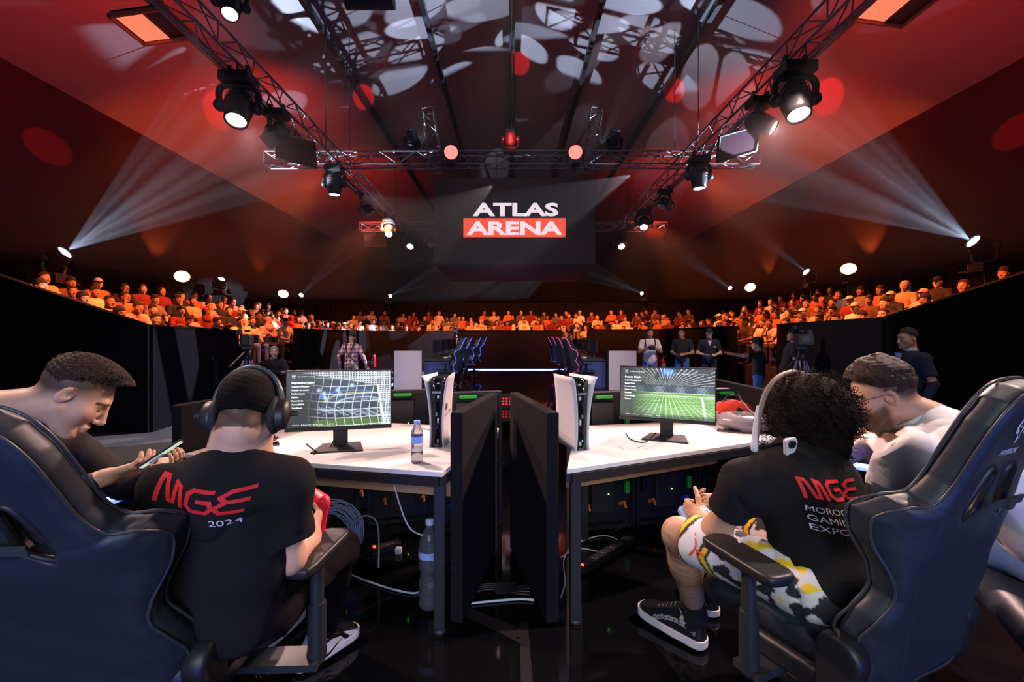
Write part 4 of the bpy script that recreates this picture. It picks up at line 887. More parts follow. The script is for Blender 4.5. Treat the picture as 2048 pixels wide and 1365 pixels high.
# rear sides of led wall modules standing behind the desks
grn = mat('green handle', (.05, .55, .06), .4); ora = mat('orange connector', (.85, .22, .02), .4); blu = mat('blue connector', (.03, .12, .8), .4); ledg = mat('green status led', (.3, 1, .1), .4, emit=(.3, 1., .1), es=9); ledr = mat('red status led', (1, .05, .02), .4, emit=(1, .03, .01), es=9)
cab = mat('led module casting', (.030, .028, .032), .55, .3); box_m = mat('module power box', (.035, .032, .036), .5)
def module(label, loc, yaw, seed):
    rs = random.Random(seed); t = thing('led_wall_module', label, 'led panel', loc, -R_(yaw), 'led wall modules seen from behind'); W_, H_ = .49, .96
    mb = MB().box((0, .05, H_/2), (W_, .02, H_))
    for sx in (-1, 1): mb.box((sx*(W_/2-.012), .015, H_/2), (.024, .07, H_))
    for z in (.012, H_/2, H_-.012): mb.box((0, .015, z), (W_, .07, .024))
    mb.build('cabinet', cab, t)
    for z in (.26, .74):
        mb = MB().box((0, .012, z), (.17, .05, .30), bev=.006); b = mb.build('power_box', box_m, t)
        MB().ball((.04, -.016, z-.02), .004).build('status_led', ledg, b)
        for sx in (-1, 1):
            x = sx*.135; c = MB().cyl((x, -.0, z-.10), (x+.012, -.045, z-.075), .013).cyl((x+.012, -.045, z-.075), (x+.018, -.055, z-.11), .010).build('connector', ora if rs.random() < .8 else blu, t)
            MB().tube(spline([V(x+.018, -.055, z-.11), V(x+.02, -.07, z-.2), V(x*.4, -.06, z-.27)], 5), .004, 6).build('cable', BLK, c)
            MB().box((sx*.185, -.005, z+.02), (.03, .04, .09), bev=.006).build('latch', grn if rs.random() < .55 else BLK, t)
        MB().cyl((-.06, -.03, z+.19), (.06, -.03, z+.19), .012, n=12).cyl((-.06, -.03, z+.19), (-.06, .04, z+.19), .007, n=8).cyl((.06, -.03, z+.19), (.06, .04, z+.19), .007, n=8).build('handle', grn, t)
    return t
mods = 0
for i in range(3):
    q = L2(.27+.5*i, 1.16); module(['led wall module behind the left desk, nearest its right end', 'led wall module behind the middle of the left desk', 'led wall module behind the left end of the left desk'][i], (q[0], q[1], 0), -13, i)
for i in range(3):
    a = Vector((.64, 3.22)); d = Vector((.973, .225)); q = a+d*.5*i; module(['led wall module behind the right desk, nearest its left end', 'led wall module behind the middle of the right desk', 'led wall module behind the right end of the right desk'][i], (q.x, q.y, 0), -13, i+10)
# cables and floor clutter
def cable(label, pts, r, m, cat='cable'):
    o = MB().tube(spline([V(*p) for p in pts], 8), r, 7).build('cable', m); return tag(o, label, cat)
cwht = mat('white cable', (.62, .62, .66), .45); cgry = mat('grey cable', (.30, .36, .38), .5); cblk = mat('black cable', (.01, .01, .01), .4)
def G(px, py, z=.008): Y = (H-z)*F/(py-HOR); return ((px-1024)/F*Y, Y, z)
cable('white cable lying across the floor gap between the two black partitions', [G(938, 1208), G(985, 1203), G(1040, 1199), G(1068, 1201)], .006, cwht)
cable('white cable running along the floor under the left desk', [G(690, 1145), G(760, 1172), G(830, 1187), G(862, 1170), G(885, 1215)], .005, cwht)
cable('white cable looping on the floor under the right desk', [G(1122, 1195), G(1130, 1165), G(1128, 1120), G(1150, 1090), G(1205, 1072), G(1240, 1085), G(1225, 1108), G(1160, 1098), G(1122, 1115)], .004, cwht)
cable('thin grey cable hanging down from the left desk to the large bottle', [L2(.30, .1)+(.70,), L2(.27, .12)+(.55,), L2(.22, .14)+(.42,), L2(.15, .2)+(.36,)], .004, cwht)
co = MB(); c0 = Vector(G(716, 1085)); rs = random.Random(2)
for k in range(9):
    r = .10+.008*k; zz = .02+.035*math.sin(k); pts = [V(c0.x-.06+r*1.25*math.cos(a), 2.62+r*.35*math.sin(a)+.004*k, .22+r*math.sin(a)+rs.uniform(-.006, .006)) for a in [i*math.pi/10 for i in range(20)]]; co.tube(pts, .005, 6, closed=True)
co.tube(spline([V(c0.x+.06, 2.6, .25), V(c0.x+.16, 2.6, .33), V(c0.x+.24, 2.6, .28), V(c0.x+.26, 2.55, .06)], 6), .005, 6)
tag(co.build('cable_coil', cgry), 'big coil of grey cable hanging under the left desk', 'cable coil')
t = thing('plug', 'white mains plug on the floor beside the large bottle', 'plug', G(797, 1108, 0)); MB().box((0, 0, .02), (.04, .035, .04), bev=.008).build('body', cwht, t); MB().cyl((-.008, -.017, .02), (-.008, -.035, .02), .003).cyl((.008, -.017, .02), (.008, -.035, .02), .003).build('pins', ALU, t)
def strip_(label, a, b, n):
    a, b = Vector(a), Vector(b); t = thing('power_strip', label, 'power strip', (a.x, a.y, 0)); d = b-a; ang = math.atan2(d.y, d.x); M = Matrix.Rotation(ang, 4, 'Z'); L = d.length
    MB().box((L/2, 0, .022), (L, .06, .044), M=M, bev=.006).build('strip_body', BLK, t)
    for i in range(n): MB().lathe([(.019, .044), (.017, .046), (.016, .036), (0, .036)], (.06+i*(L-.1)/n, 0, 0), n=14, M=M).build('socket', mat('socket grey', (.09, .09, .1), .3), t)
    MB().box((.02, 0, .046), (.012, .02, .008), M=M).build('switch', ledr, t)
strip_('black power strip with a red switch on the floor under the right desk', G(1160, 1146), G(1262, 1082), 5)
strip_('black power strip on the floor under the left desk', G(742, 1108), G(800, 1092), 4)
t = thing('cable_ramp', 'clump of black taped cables on the floor between the partitions', 'cables', G(1003, 1190, 0)); mb = MB()
for k in range(4): mb.tube(spline([V(-.15, .02*k, .01), V(-.05, .03+.01*k, .012+.004*k), V(.05, .0+.014*k, .012), V(.15, .03*k-.02, .01)], 6), .008, 6)
mb.build('cable_bundle', cblk, t); MB().box((.02, .03, .018), (.12, .09, .008), (.05, .1, .2)).build('tape', mat('black gaffer tape', (.02, .02, .022), .3), t)
t = MB().add([(x, y, .0015) for x, y in [(.035, 1.55), (.085, 1.56), (.075, 2.15), (.035, 2.14)]], [(0, 1, 2, 3)]).add([(x, y, .003) for x, y in [(.07, 1.98), (.05, 2.1), (-.26, 2.3), (-.27, 2.24)]], [(0, 1, 2, 3)]).build('floor_tape', mat('dull floor tape', (.016, .011, .012), .5)); tag(t, 'strips of dull tape stuck on the glossy floor in front of the partitions', 'tape')
x, y, z = G(1036, 1278, 0); tag(MB().lathe([(0, .003), (.006, .003), (.007, 0)], (x, y, 0), n=10).build('floor_screw', mat('white dot', (.8, .75, .75), .4)), 'tiny white disc lying on the glossy floor', 'disc')
mc = MB().tube(spline([V(*P(1252, 868, 2.55)), V(*P(1262, 880, 2.45)), V(*P(1290, 885, 2.5)), V(*P(1312, 866, 2.66))], 6), .004, 6); tag(mc.build('cable'  , cblk), 'black cable curling off the foot of the right monitor', 'cable')
tag(MB().tube(spline([V(*P(612, 888, 2.33)), V(*P(630, 902, 2.36)), V(*P(650, 908, 2.40)), V(*P(668, 880, 2.50))], 6), .004, 6).build('cable', cblk), 'black cable in front of the foot of the left monitor', 'cable')
tag(MB().tube(spline([V(-.62, 3.0, DT+.006), V(-.5, 2.9, DT+.006), V(-.45, 2.78, DT+.01), V(-.42, 2.72, DT+.03)], 6), .004, 6).build('cable', cwht), 'white cable on the left desk running to the console', 'cable')
t = thing('floor_display', 'low display with red glowing digits on the floor beyond the partitions', 'display', (-.10, 8.6, 0)); MB().box((0, .06, .12), (.62, .1, .26), bev=.01).build('case', BLK, t)
mb = MB()
for k in range(9):
    for j in range(3): mb.box((-.26+k*.065, -.0, .07+.05*j), (.035, .01, .028))
mb.build('digits', mat('red digits', (.5, .02, .02), .4, emit=(1., .03, .03), es=1.2), t)
# ------------------------------------------------------------------ people
def skin_mat(name, col, **kw):
    return mat(name, col, .5, sss=.08, bump=(260, .12, .0006), attr=[('stub', (.018, .013, .011)), ('lip', (col[0]*.75, col[1]*.42, col[2]*.42)), ('brow', (.015, .010, .008))], spec=.35, **kw)
SKL = skin_mat('skin light', (.60, .36, .25)); SKM = skin_mat('skin tan', (.48, .27, .17)); SKD = skin_mat('skin brown', (.22, .115, .07))
teeb = mat('black cotton', (.011, .010, .011), .95, spec=.2, bump=(320, .25, .0012)); whcot = mat('white cotton', (.70, .68, .68), .9, bump=(320, .25, .0012)); jean = mat('blue denim', (.06, .13, .32), .9, bump=(400, .4, .001), var=(30, .25))
hairb = mat('black hair', (.005, .004, .0035), .85, spec=.12, bump=(420, .8, .003, (1, .25, .6))); hairbr = mat('dark brown hair', (.022, .010, .007), .6, spec=.3, bump=(420, .8, .003, (1, .25, .6)))
def axes(fw, up):
    fw = Vector(fw).normalized(); up = Vector(up); rt = fw.cross(up).normalized(); up = rt.cross(fw).normalized()
    return rt, fw, up
def lerp(a, b, t): return Vector(a)*(1-t)+Vector(b)*t
class Head:
    def __init__(s, c, fw, up=(0, 0, 1), k=1.): s.c = Vector(c); s.r, s.f, s.u = axes(fw, up); s.k = k; s.R = Matrix((s.r, s.f, s.u)).transposed()
    def w(s, x, y, z): return s.c+(s.r*x+s.f*y+s.u*z)*s.k
    def loc(s, Q): return ((Q-A3(s.c)) @ np.array(s.R, f32))/s.k
    def M(s): return Matrix.Translation(s.c) @ s.R.to_4x4() @ Matrix.Scale(s.k, 4)
    def skin(s, S, fat=0., detail=True):
        k, R, w = s.k, s.R, s.w
        S.ell(w(0, -.018, .032), (.074*k, .094*k, .084*k), R, .02); S.ell(w(0, .030, -.018), (.062*k+fat*.5, .062*k, .082*k), R, .03)
        for q in (-1, 1):
            S.cap(w(q*.052, -.005, -.050), w(q*.016, .066, -.098), (.022+fat)*k, .017*k, .03); S.ell(w(q*.040, .050, -.028), (.026*k+fat*.4, .024*k, .026*k), R, .025)
        S.cap(w(-.010, .072, -.098), w(.010, .072, -.098), .015*k, k=.02)
        S.cap(w(0, -.01, -.04), w(0, .035, -.085), (.045+fat)*k, (.03+fat)*k, .03)
        if not detail: S.cap(w(0, .085, .0), w(0, .10, -.035), .010*k, .014*k, .01); return
        S.cap(w(-.034, .074, .024), w(.034, .074, .024), .012*k, k=.018)
        for q in (-1, 1): S.ell(w(q*.032, .094, .002), (.017*k, .013*k, .011*k), R, .012, True)
        for q in (-1, 1): S.ell(w(q*.031, .071, .001), (.014*k, .0125*k, .0115*k), R, .004)
        S.cap(w(0, .088, .012), w(0, .110, -.030), .0075*k, .0105*k, .010); S.ell(w(0, .107, -.034), (.012*k, .011*k, .010*k), R, .008)
        for q in (-1, 1): S.ell(w(q*.012, .097, -.038), (.0075*k, .009*k, .007*k), R, .006)
        S.ell(w(0, .088, -.066), (.026*k, .012*k, .011*k), R, .012)
        S.cap(w(-.018, .093, -.0625), w(.018, .093, -.0625), .0055*k, k=.005); S.cap(w(-.015, .092, -.0745), w(.015, .092, -.0745), .0065*k, k=.005)
        S.cap(w(-.022, .103, -.0685), w(.022, .103, -.0685), .0032*k, k=.004, sub=True)
        for q in (-1, 1):
            E = s.R @ Matrix.Rotation(q*R_(18), 3, 'Z') @ Matrix.Rotation(R_(-10), 3, 'X')
            S.ell(w(q*.079, -.014, -.004), (.0085*k, .019*k, .031*k), E, .006); S.ell(w(q*.088, -.010, .002), (.007*k, .011*k, .019*k), E, .005, True)
            S.ell(w(q*.080, -.002, -.010), (.006*k, .005*k, .006*k), E, .004)
    def attrs(s, line=(-.055, 1.1, -.06), soft=.02, beard=0., stub=True, full=False):
        def st(Q):
            q = s.loc(Q); z = q[:, 2]-(line[0]+line[1]*np.maximum(q[:, 1]-line[2], 0)); ear = np.abs(q[:, 0]) > .082
            a = np.clip(z/soft+.9, 0, 1)*(z < 9)*(q[:, 2] > -.07)*(~ear)*(np.abs(q).max(1) < .16)
            if beard:
                b = np.clip((-.012-q[:, 2])/.02, 0, 1)*np.clip((q[:, 1]+.005)/.02, 0, 1)*np.clip((-q[:, 2]-.035+.25*np.abs(q[:, 0])*0+.5*np.maximum(.055-q[:, 1], 0))/.015, 0, 1)*(q[:, 2] > -.14)
                lipz = np.exp(-((q[:, 2]+.068)/.011)**2)*(q[:, 1] > .08)*(np.abs(q[:, 0]) < .024); mus = np.exp(-((q[:, 2]+.052)/.006)**2)*(q[:, 1] > .08)*(np.abs(q[:, 0]) < .03)
                a = np.maximum(a, beard*np.maximum(b*(1-lipz), mus)*(np.abs(q).max(1) < .15))
            return a*.9
        def lip(Q): q = s.loc(Q); return np.exp(-((q[:, 2]+.069)/.0085)**4)*np.exp(-(q[:, 0]/.021)**4)*(q[:, 1] > .078)*(q[:, 1] < .12)
        def brow(Q):
            q = s.loc(Q); ax = np.abs(q[:, 0]); a = np.exp(-((q[:, 2]-.026-.1*(ax-.03)+2.5*(np.maximum(ax-.036, 0))**1.3)/.0045)**4)*(ax > .012)*(ax < .055)*(q[:, 1] > .05)
            e = np.exp(-((q[:, 2]+.002)/.0028)**2)*(np.abs(ax-.031) < .014)*(q[:, 1] > .072)*(q[:, 1] < .095); return np.maximum(a*.95, e)
        return dict(stub=st if stub else (lambda Q: np.zeros(len(Q))), lip=lip, brow=brow)
def hand(S, wr, d, pn, side, curl=(.5, .8, .6), k=1., spread=.08, thumb=.5):
    """d towards the fingers, pn out of the palm, side: +1 when the thumb lies on d x pn"""
    d = Vector(d).normalized(); pn = Vector(pn); pn = (pn-d*pn.dot(d)).normalized(); sd = d.cross(pn)*side; wr = Vector(wr)
    R = Matrix((sd, d, pn)).transposed()
    S.box(wr+d*.048*k, (.038*k, .046*k, .013*k), R, .012*k, .015); S.cap(wr-d*.02, wr+d*.02, .026*k, .026*k, .02)
    for i, (o, L) in enumerate(((.028, .072), (.0095, .080), (-.010, .074), (-.028, .058))):
        p = wr+d*(.092-(.006 if i == 3 else 0))*k+sd*o*k; dd = (d+sd*(o*spread*18)).normalized(); ang = 0; r = .0092*k
        for j, f in enumerate((.45, .30, .25)):
            ang += curl[j]*(1+.06*i); v = dd*math.cos(ang)+pn*math.sin(ang); q = p+v*L*f*k; S.cap(p, q, r, r*.9, .0035 if j else .006); p = q; r *= .9
    p = wr+d*.025*k+sd*.032*k+pn*.006*k; v = (sd*.75+d*.65+pn*thumb*.6).normalized()
    for L, rr, tw in ((.040, .013, .35), (.032, .0105, .35), (.026, .009, .2)):
        q = p+v*L*k; S.cap(p, q, rr*k, rr*.9*k, .006); p = q; v = (v+d*tw+pn*tw*thumb).normalized()
def limb(S, a, b, c, r, k=.03): S.cap(a, b, r[0], r[1], k); S.cap(b, c, r[2], r[3], k)
def torso(S, J, g=0., belly=0., k=.05):
    hp, nk = Vector(J['hip']), Vector(J['neck']); sp_ = (nk-hp).normalized(); rt = (Vector(J['shR'])-Vector(J['shL'])).normalized(); rh = (Vector(J['hpR'])-Vector(J['hpL'])).normalized()
    def Rm(x): f = sp_.cross(x).normalized(); x = f.cross(sp_).normalized(); return Matrix((x, f, sp_)).transposed(), f
    Rc, fc = Rm(rt); Rh, fh = Rm(rh); L = (nk-hp).length; w_ = (Vector(J['shR'])-Vector(J['shL'])).length/2
    S.ell(hp, (.165+g, .125+g+belly*.5, .13+g), Rh, k); S.ell(lerp(hp, nk, .32), (.150+g+belly*.5, .110+g+belly, L*.33+g), Rh, k); S.ell(lerp(hp, nk, .68)+fc*.01, (w_-.025+g, .112+g, L*.36+g), Rc, k)
    S.cap(lerp(J['shL'], nk, .08), lerp(J['shR'], nk, .08), .058+g, k=k); S.cap(lerp(hp, nk, .8), nk, .09+g, .055+g*.5, k); return fc
def hair_shell(h, name, m, parent, th=.006, line=(-.055, 1.1, -.06), top=0., noise_=.0015, front=.066, extra=None, vox=.0035, sc=90, res=None):
    def f(Q):
        q = h.loc(Q); r = np.array((.074+th, .094+th, .084+th), f32); c = q-np.array((0, -.018, .032), f32); k0 = np.sqrt(((c/r)**2).sum(1)); k1 = np.sqrt(((c/(r*r))**2).sum(1)); d = k0*(k0-1)/k1
        r2 = np.array((.062+th, .062+th*.4, .082+th*.4), f32); c2 = q-np.array((0, .030, -.018), f32); a0 = np.sqrt(((c2/r2)**2).sum(1)); a1 = np.sqrt(((c2/(r2*r2))**2).sum(1)); d = np.minimum(d, a0*(a0-1)/np.maximum(a1, 1e-5))
        z = q[:, 2]-(line[0]+line[1]*np.maximum(q[:, 1]-line[2], 0))+.004*wav(q, 160, 9)
        if top: d = d-top*np.clip((q[:, 2]-.045)/.05, 0, 1)*np.clip(1.15-np.abs(q[:, 0])/.07, 0, 1)
        if extra is not None: d = extra(q, d)
        d = d+th*1.25*np.clip(1-z/.030, 0, 1)*np.clip(1-(q[:, 1]-.05)/.02, 0, 1); d = np.maximum(d, -z*.7); d = np.maximum(d, (q[:, 1]-front-.10*np.maximum(q[:, 2]-.06, 0)))
        ear = np.sqrt(((q[:, 0:1]*0+np.abs(q[:, 0:1])-.083)**2).sum(1)+(q[:, 1]+.012)**2+((q[:, 2]+.002)*.7)**2)-.026
        d = np.maximum(d, -ear)
        return (d+noise_*wav(q*np.array((1, .35, .7), f32), sc*9, 5)+noise_*wav(q, sc*2, 3))*h.k
    return Sdf().fn(f).mesh(name, vox, m, parent, bounds=(tuple(h.c-V(.16, .16, .16)), tuple(h.c+V(.16, .16, .19))))
def wrinkle(a=.004, s=22, seed=1): return lambda Q: a*1.1*(1-np.abs(wav(Q*np.array((1.2, 1.2, .8), f32), s, seed)))**5-a*.5*(1-np.abs(wav(Q, s*.7, seed+7)))**4+a*.5*wav(Q, s*.5, seed+3)
def strokes(paths, t, sh=.0, sc=1., o=(0, 0)):
    out = []
    for p in paths:
        for (x0, y0), (x1, y1) in zip(p, p[1:]):
            dx, dy = x1-x0, y1-y0; L = math.hypot(dx, dy) or 1; nx, ny = -dy/L*t/2, dx/L*t/2; ex, ey = dx/L*t*.35, dy/L*t*.35
            q = [(x0-ex+nx, y0-ey+ny), (x0-ex-nx, y0-ey-ny), (x1+ex-nx, y1+ey-ny), (x1+ex+nx, y1+ey+ny)]
            out.append(([((x+sh*y)*sc+o[0], y*sc+o[1], 0) for x, y in q], [(0, 1, 2, 3)]))
    return out
MGE = [[(0, 0), (0, .9), (.22, .9), (.46, .05), (.66, .05), (.66, .9)], [(.66, .9), (.86, .82), (1.0, 0)], [(2.05, .9), (1.42, .9), (1.22, .7), (1.22, .22), (1.42, 0), (1.95, 0), (2.1, .2), (2.0, .46), (1.6, .46)],
       [(3.2, .95), (2.62, .92), (2.3, .68), (2.5, .48), (3.1, .48)], [(2.5, .48), (2.16, .22), (2.36, 0), (3.0, 0)]]
redp = mat('red shirt print', (.65, .012, .018), .7); whp = mat('white shirt print', (.62, .62, .70), .7)
def rigid(t, objs):
    for o in objs: o.parent = t; o.matrix_parent_inverse = Matrix.Translation(-t.location)
def figure(label, base): return thing('person', label, 'person', base)

# sneakers: local y forward
def shoe(parent, toe, heel, style, side=1, ankle_up=(0, 0, 1)):
    toe, heel = Vector(toe), Vector(heel); d = (toe-heel); L = d.length; d.normalize(); up = Vector(ankle_up); x = d.cross(up).normalized(); up = x.cross(d); R = Matrix((x, d, up)).transposed(); S_ = L/.29
    Mw = Matrix.Translation(heel) @ R.to_4x4() @ Matrix.Scale(S_, 4)
    def body(g, z0):
        def f(Q):
            y = Q[:, 1]; w_ = .034+.012*np.sin(np.clip((y-.02)/.27, 0, 1)*math.pi*.95)**1.2+g; cx = side*-.006*np.sin(np.clip(y/.29, 0, 1)*3.1)
            return np.sqrt(np.maximum(np.abs(Q[:, 0]-cx)-(w_-.03), 0)**2+np.maximum(np.maximum(.034-y, y-(.256+g)), 0)**2)-(.03+g)
        return f
    b2 = body(0, 0)
    def sole(Q): z = Q[:, 2]; zb = .010*np.clip((Q[:, 1]-.22)/.07, 0, 1)**2; return np.maximum(body(.003, 0)(Q), np.abs(z-.017-zb)-.015)
    def upper(Q):
        y, z = Q[:, 1], Q[:, 2]; top = np.where(y < .11, .118 if style == 'high' else .088, 0)
        top = np.interp(y, [0, .03, .09, .12, .17, .22, .29], [.12, .135, .125, .112, .085, .062, .045] if style == 'high' else [.088, .088, .078, .085, .078, .060, .045]); lean = np.clip(z-.03, 0, .1)*.16
        d = np.maximum(b2(Q*np.array((1, 1, 1), f32))+lean*(np.abs(Q[:, 0]) > 0), z-top); d = np.maximum(d, .02-z)
        hole = np.maximum(np.sqrt((Q[:, 0]/.8)**2+((y-.055)/1.25)**2)-.033, .075-z+.0); return np.maximum(d, -hole)+.0008*wav(Q, 90, 6)
    blk = mat('sneaker black leather', (.012, .012, .014), .35); wh = mat('sneaker white leather', (.70, .66, .70), .4)
    xf = lambda q: (q @ np.array(Mw.to_3x3(), f32).T)+A3(Mw.translation)
    sh = Sdf().fn(upper).mesh('shoe', .0045, blk, parent, bounds=((-.07, -.02, -.005), (.07, .31, .16)), xf=xf)
    so = Sdf().fn(sole).mesh('sole', .0045, wh, None, bounds=((-.07, -.02, -.01), (.07, .32, .06)), xf=xf)
    MB_ = [sh, so]
    def dec(nm, polys, m, off=.0022): 
        Mf = Mw @ Matrix(((0, 0, side*1., side*.05), (1 if side < 0 else 1, 0, 0, 0), (0, 1, 0, 0), (0, 0, 0, 1)))
        if side < 0: Mf = Mw @ frame((-.06, 0, 0), (0, 1, 0), (0, 0, 1)); Mf = Mf @ Matrix.Scale(1, 4)
        else: Mf = Mw @ frame((.06, 0, 0), (0, 1, 0), (0, 0, 1))
        n = Mf.to_3x3() @ Vector((0, 0, 1)); want = Mw.to_3x3() @ Vector((side, 0, 0))
        if n.dot(want) < 0: Mf = Mf @ Matrix.Diagonal((1, 1, -1, 1))
        o = decal(nm, polys, Mf, sh, m, None, off, .01, .12); MB_.append(o); return o
    swoosh = [(.085, .030), (.075, .046), (.088, .040), (.115, .036), (.165, .058), (.20, .075), (.15, .045), (.115, .026), (.095, .023)]
    if style == 'low':
        dec('white_panel', [([(.165, .030, 0), (.205, .034, 0), (.185, .058, 0), (.145, .066, 0), (.115, .060, 0), (.10, .036, 0)], [(0, 1, 2, 3, 4, 5)])], wh)
        dec('white_panel', [([(.228, .036, 0), (.262, .036, 0), (.262, .046, 0), (.225, .058, 0), (.20, .066, 0)], [(0, 1, 2, 3, 4)])], wh)
        dec('white_panel', [([(.005, .042, 0), (.045, .038, 0), (.075, .052, 0), (.04, .058, 0), (.004, .062, 0)], [(0, 1, 2, 3, 4)])], wh)
        dec('collar_stripe', [([(.03, .068, 0), (.07, .062, 0), (.125, .078, 0), (.122, .085, 0), (.07, .070, 0), (.03, .075, 0)], [(0, 1, 2, 3, 4, 5)])], wh)
        vs, fs = fit_text('x', 'NIKE', .022, .009, None, None, None, bold=.01); dec('heel_lettering', [([((q[0] if side > 0 else -q[0])+.018, q[1]+.078, 0) for q in vs], fs)], wh, .003)
        dec('swoosh', [([(a*1.0, b, 0) for a, b in swoosh], [tuple(range(len(swoosh)))])], blk, .0045)
    else:
        pat = mat('pale woven print', (.42, .46, .46), .7); ps = []; rr = random.Random(5)
        for i in range(46):
            t_ = i/45; yy = .20-.17*t_; zz = .030+.030*abs(math.sin(t_*2.6))+.004*rr.random()
            for q in range(2): ps += strokes([[(yy+rr.uniform(-.004, .004), zz+q*.009+rr.uniform(-.003, .003)), (yy+rr.uniform(-.004, .004), zz+q*.009+.006)], [(yy-.003, zz+q*.009), (yy+.003, zz+q*.009+.002)]], .0016)
        dec('woven_swoosh', ps, pat, .002)
        dec('wing_emblem', [([(.05, .098, 0), (.085, .108, 0), (.10, .118, 0), (.085, .096, 0), (.06, .086, 0)], [(0, 1, 2, 3, 4)])], pat, .002)
    la = MB()
    for k in range(5): y = .125+.018*k; z = [.082, .078, .073, .068, .063][k] if style == 'low' else [.112, .100, .090, .080, .070][k]; la.tube([Mw @ V(-.018, y, z-.004), Mw @ V(0, y+.004, z+.006), Mw @ V(.018, y, z-.004)], .0028*S_, 5)
    MB_.append(la.build('laces', blk)); return MB_

def eyes(h, parent, objs):
    for q in (-1, 1):
        e_ = MB().ball(h.w(q*.031, .0705, -.002), .0122*h.k, 12).build('eye', mat('eye white', (.6, .57, .55), .15)); objs.append(e_)

# ---- player with headphones on the left chair
B = dict(hip=P(455, 1215, 1.34), neck=P(478, 893, 1.235), shL=P(340, 978, 1.25), shR=P(574, 972, 1.285))
B['hpL'] = B['hip']+V(-.10, .02, 0); B['hpR'] = B['hip']+V(.10, .0, 0)
B.update(elR=P(580, 1118, 1.33), wrR=P(622, 1082, 1.50), elL=V(-1.10, 1.46, .74), wrL=V(-.86, 1.62, .68), knR=V(-.655, 1.72, .55), knL=V(-1.06, 1.80, .56), anR=V(-.80, 1.94, .12), anL=V(-1.05, 2.02, .12))
t = figure('person with black headphones and black T-shirt, from behind, holding a red controller', (-.88, 1.45, 0)); obs = []
h = Head(P(487, 830, 1.24)+V(0, .02, 0), (-.16, .85, -.50), k=.95)
S = Sdf(); h.skin(S, detail=True); S.cap(h.w(0, -.035, -.06), B['neck']+V(0, 0, .01), .052, .062, .03); torso(S, B, -.012)
for s_ in 'LR': S.cap(B['sh'+s_], B['el'+s_], .044, .038, .02); S.cap(B['el'+s_], B['wr'+s_], .040, .025, .03)
hd_ = P(638, 1052, 1.58)-B['wrR']; hand(S, B['wrR'], V(-.05, .75, .45), V(-.9, .1, .25), 1, (.75, .95, .6), 1.0)
hand(S, B['wrL'], V(.75, .6, .1), V(.3, -.2, .9), 1, (.7, .9, .6))
sk = S.mesh('body', .0045, SKL, None, attrs=h.attrs((-.070, .75, -.07), .030)); obs.append(sk)
obs.append(hair_shell(h, 'hair', hairb, None, .0035, (-.050, .95, -.06), .004, .0009))
T = Sdf(); torso(T, B, .016, .0)
for s_ in 'LR':
    a, b = Vector(B['sh'+s_]), Vector(B['el'+s_]); m_ = lerp(a, b, .62); sl = Sdf().cap(a, lerp(a, b, .9), .066, .068).cut(m_, b-a, .004); T.fn(sl.ev, .035)
T.cut(h.w(0, -.03, -.112), h.u, .006); T.cut(B['hip']+V(0, 0, -.08), (0, 0, -1), .01)
tee = T.mesh('shirt', .006, teeb, None, noise=wrinkle(.010, 14, 4)); obs.append(tee)
bpy.context.view_layer.update()
fr_ = frame(P(374, 1028, 1.10), (1, .10, -.07), (.0, -.28, .97))
obs.append(decal('shirt_print', [([(x-.125, y*.72-.02, 0) for x, y, z in vs], fs) for vs, fs in strokes(MGE, .165, .12, .0765)], fr_, tee, redp, None, .003, .02, .5))
vs, fs = fit_text('x', '2024', .072, .018, None, None, None, bold=.0, shear=.0); obs.append(decal('shirt_lettering', [([(x+.066, y-.050, 0) for x, y, z in vs], fs)], fr_, tee, whp, None, .003, .02, .5))
trz = mat('dark trousers', (.0045, .003, .004), .95, spec=.15, bump=(90, .3, .003))
Q_ = Sdf().ell(B['hip']+V(0, .03, -.02), (.185, .16, .12), None, .05)
for s_ in 'LR':
    Q_.cap(B['hp'+s_], B['kn'+s_], .088, .068, .04); Q_.cap(B['kn'+s_], B['an'+s_]+V(0, 0, .0), .070, .058, .03)
Q_.cut((0, 0, .075), (0, 0, -1), .005); obs.append(Q_.mesh('trousers', .009, trz, None, noise=wrinkle(.006, 16, 9)))
for s_, (toe, heel) in {'R': ((-.70, 2.055, .02), (-.872, 1.82, .012)), 'L': ((-1.02, 2.20, .012), (-1.08, 1.92, .012))}.items():
    heel = Vector(heel); toe = Vector(toe); obs += shoe(t, toe, heel, 'low', 1); k_ = obs[-1]
    an = B['an'+s_]; so_ = Sdf().cap(an+V(0, 0, .03), lerp(heel, toe, .22)+V(0, 0, .06), .036, .034); obs.append(so_.mesh('sock', .006, mat('grey sock', (.30, .33, .36), .9), None))
rigid(t, obs)
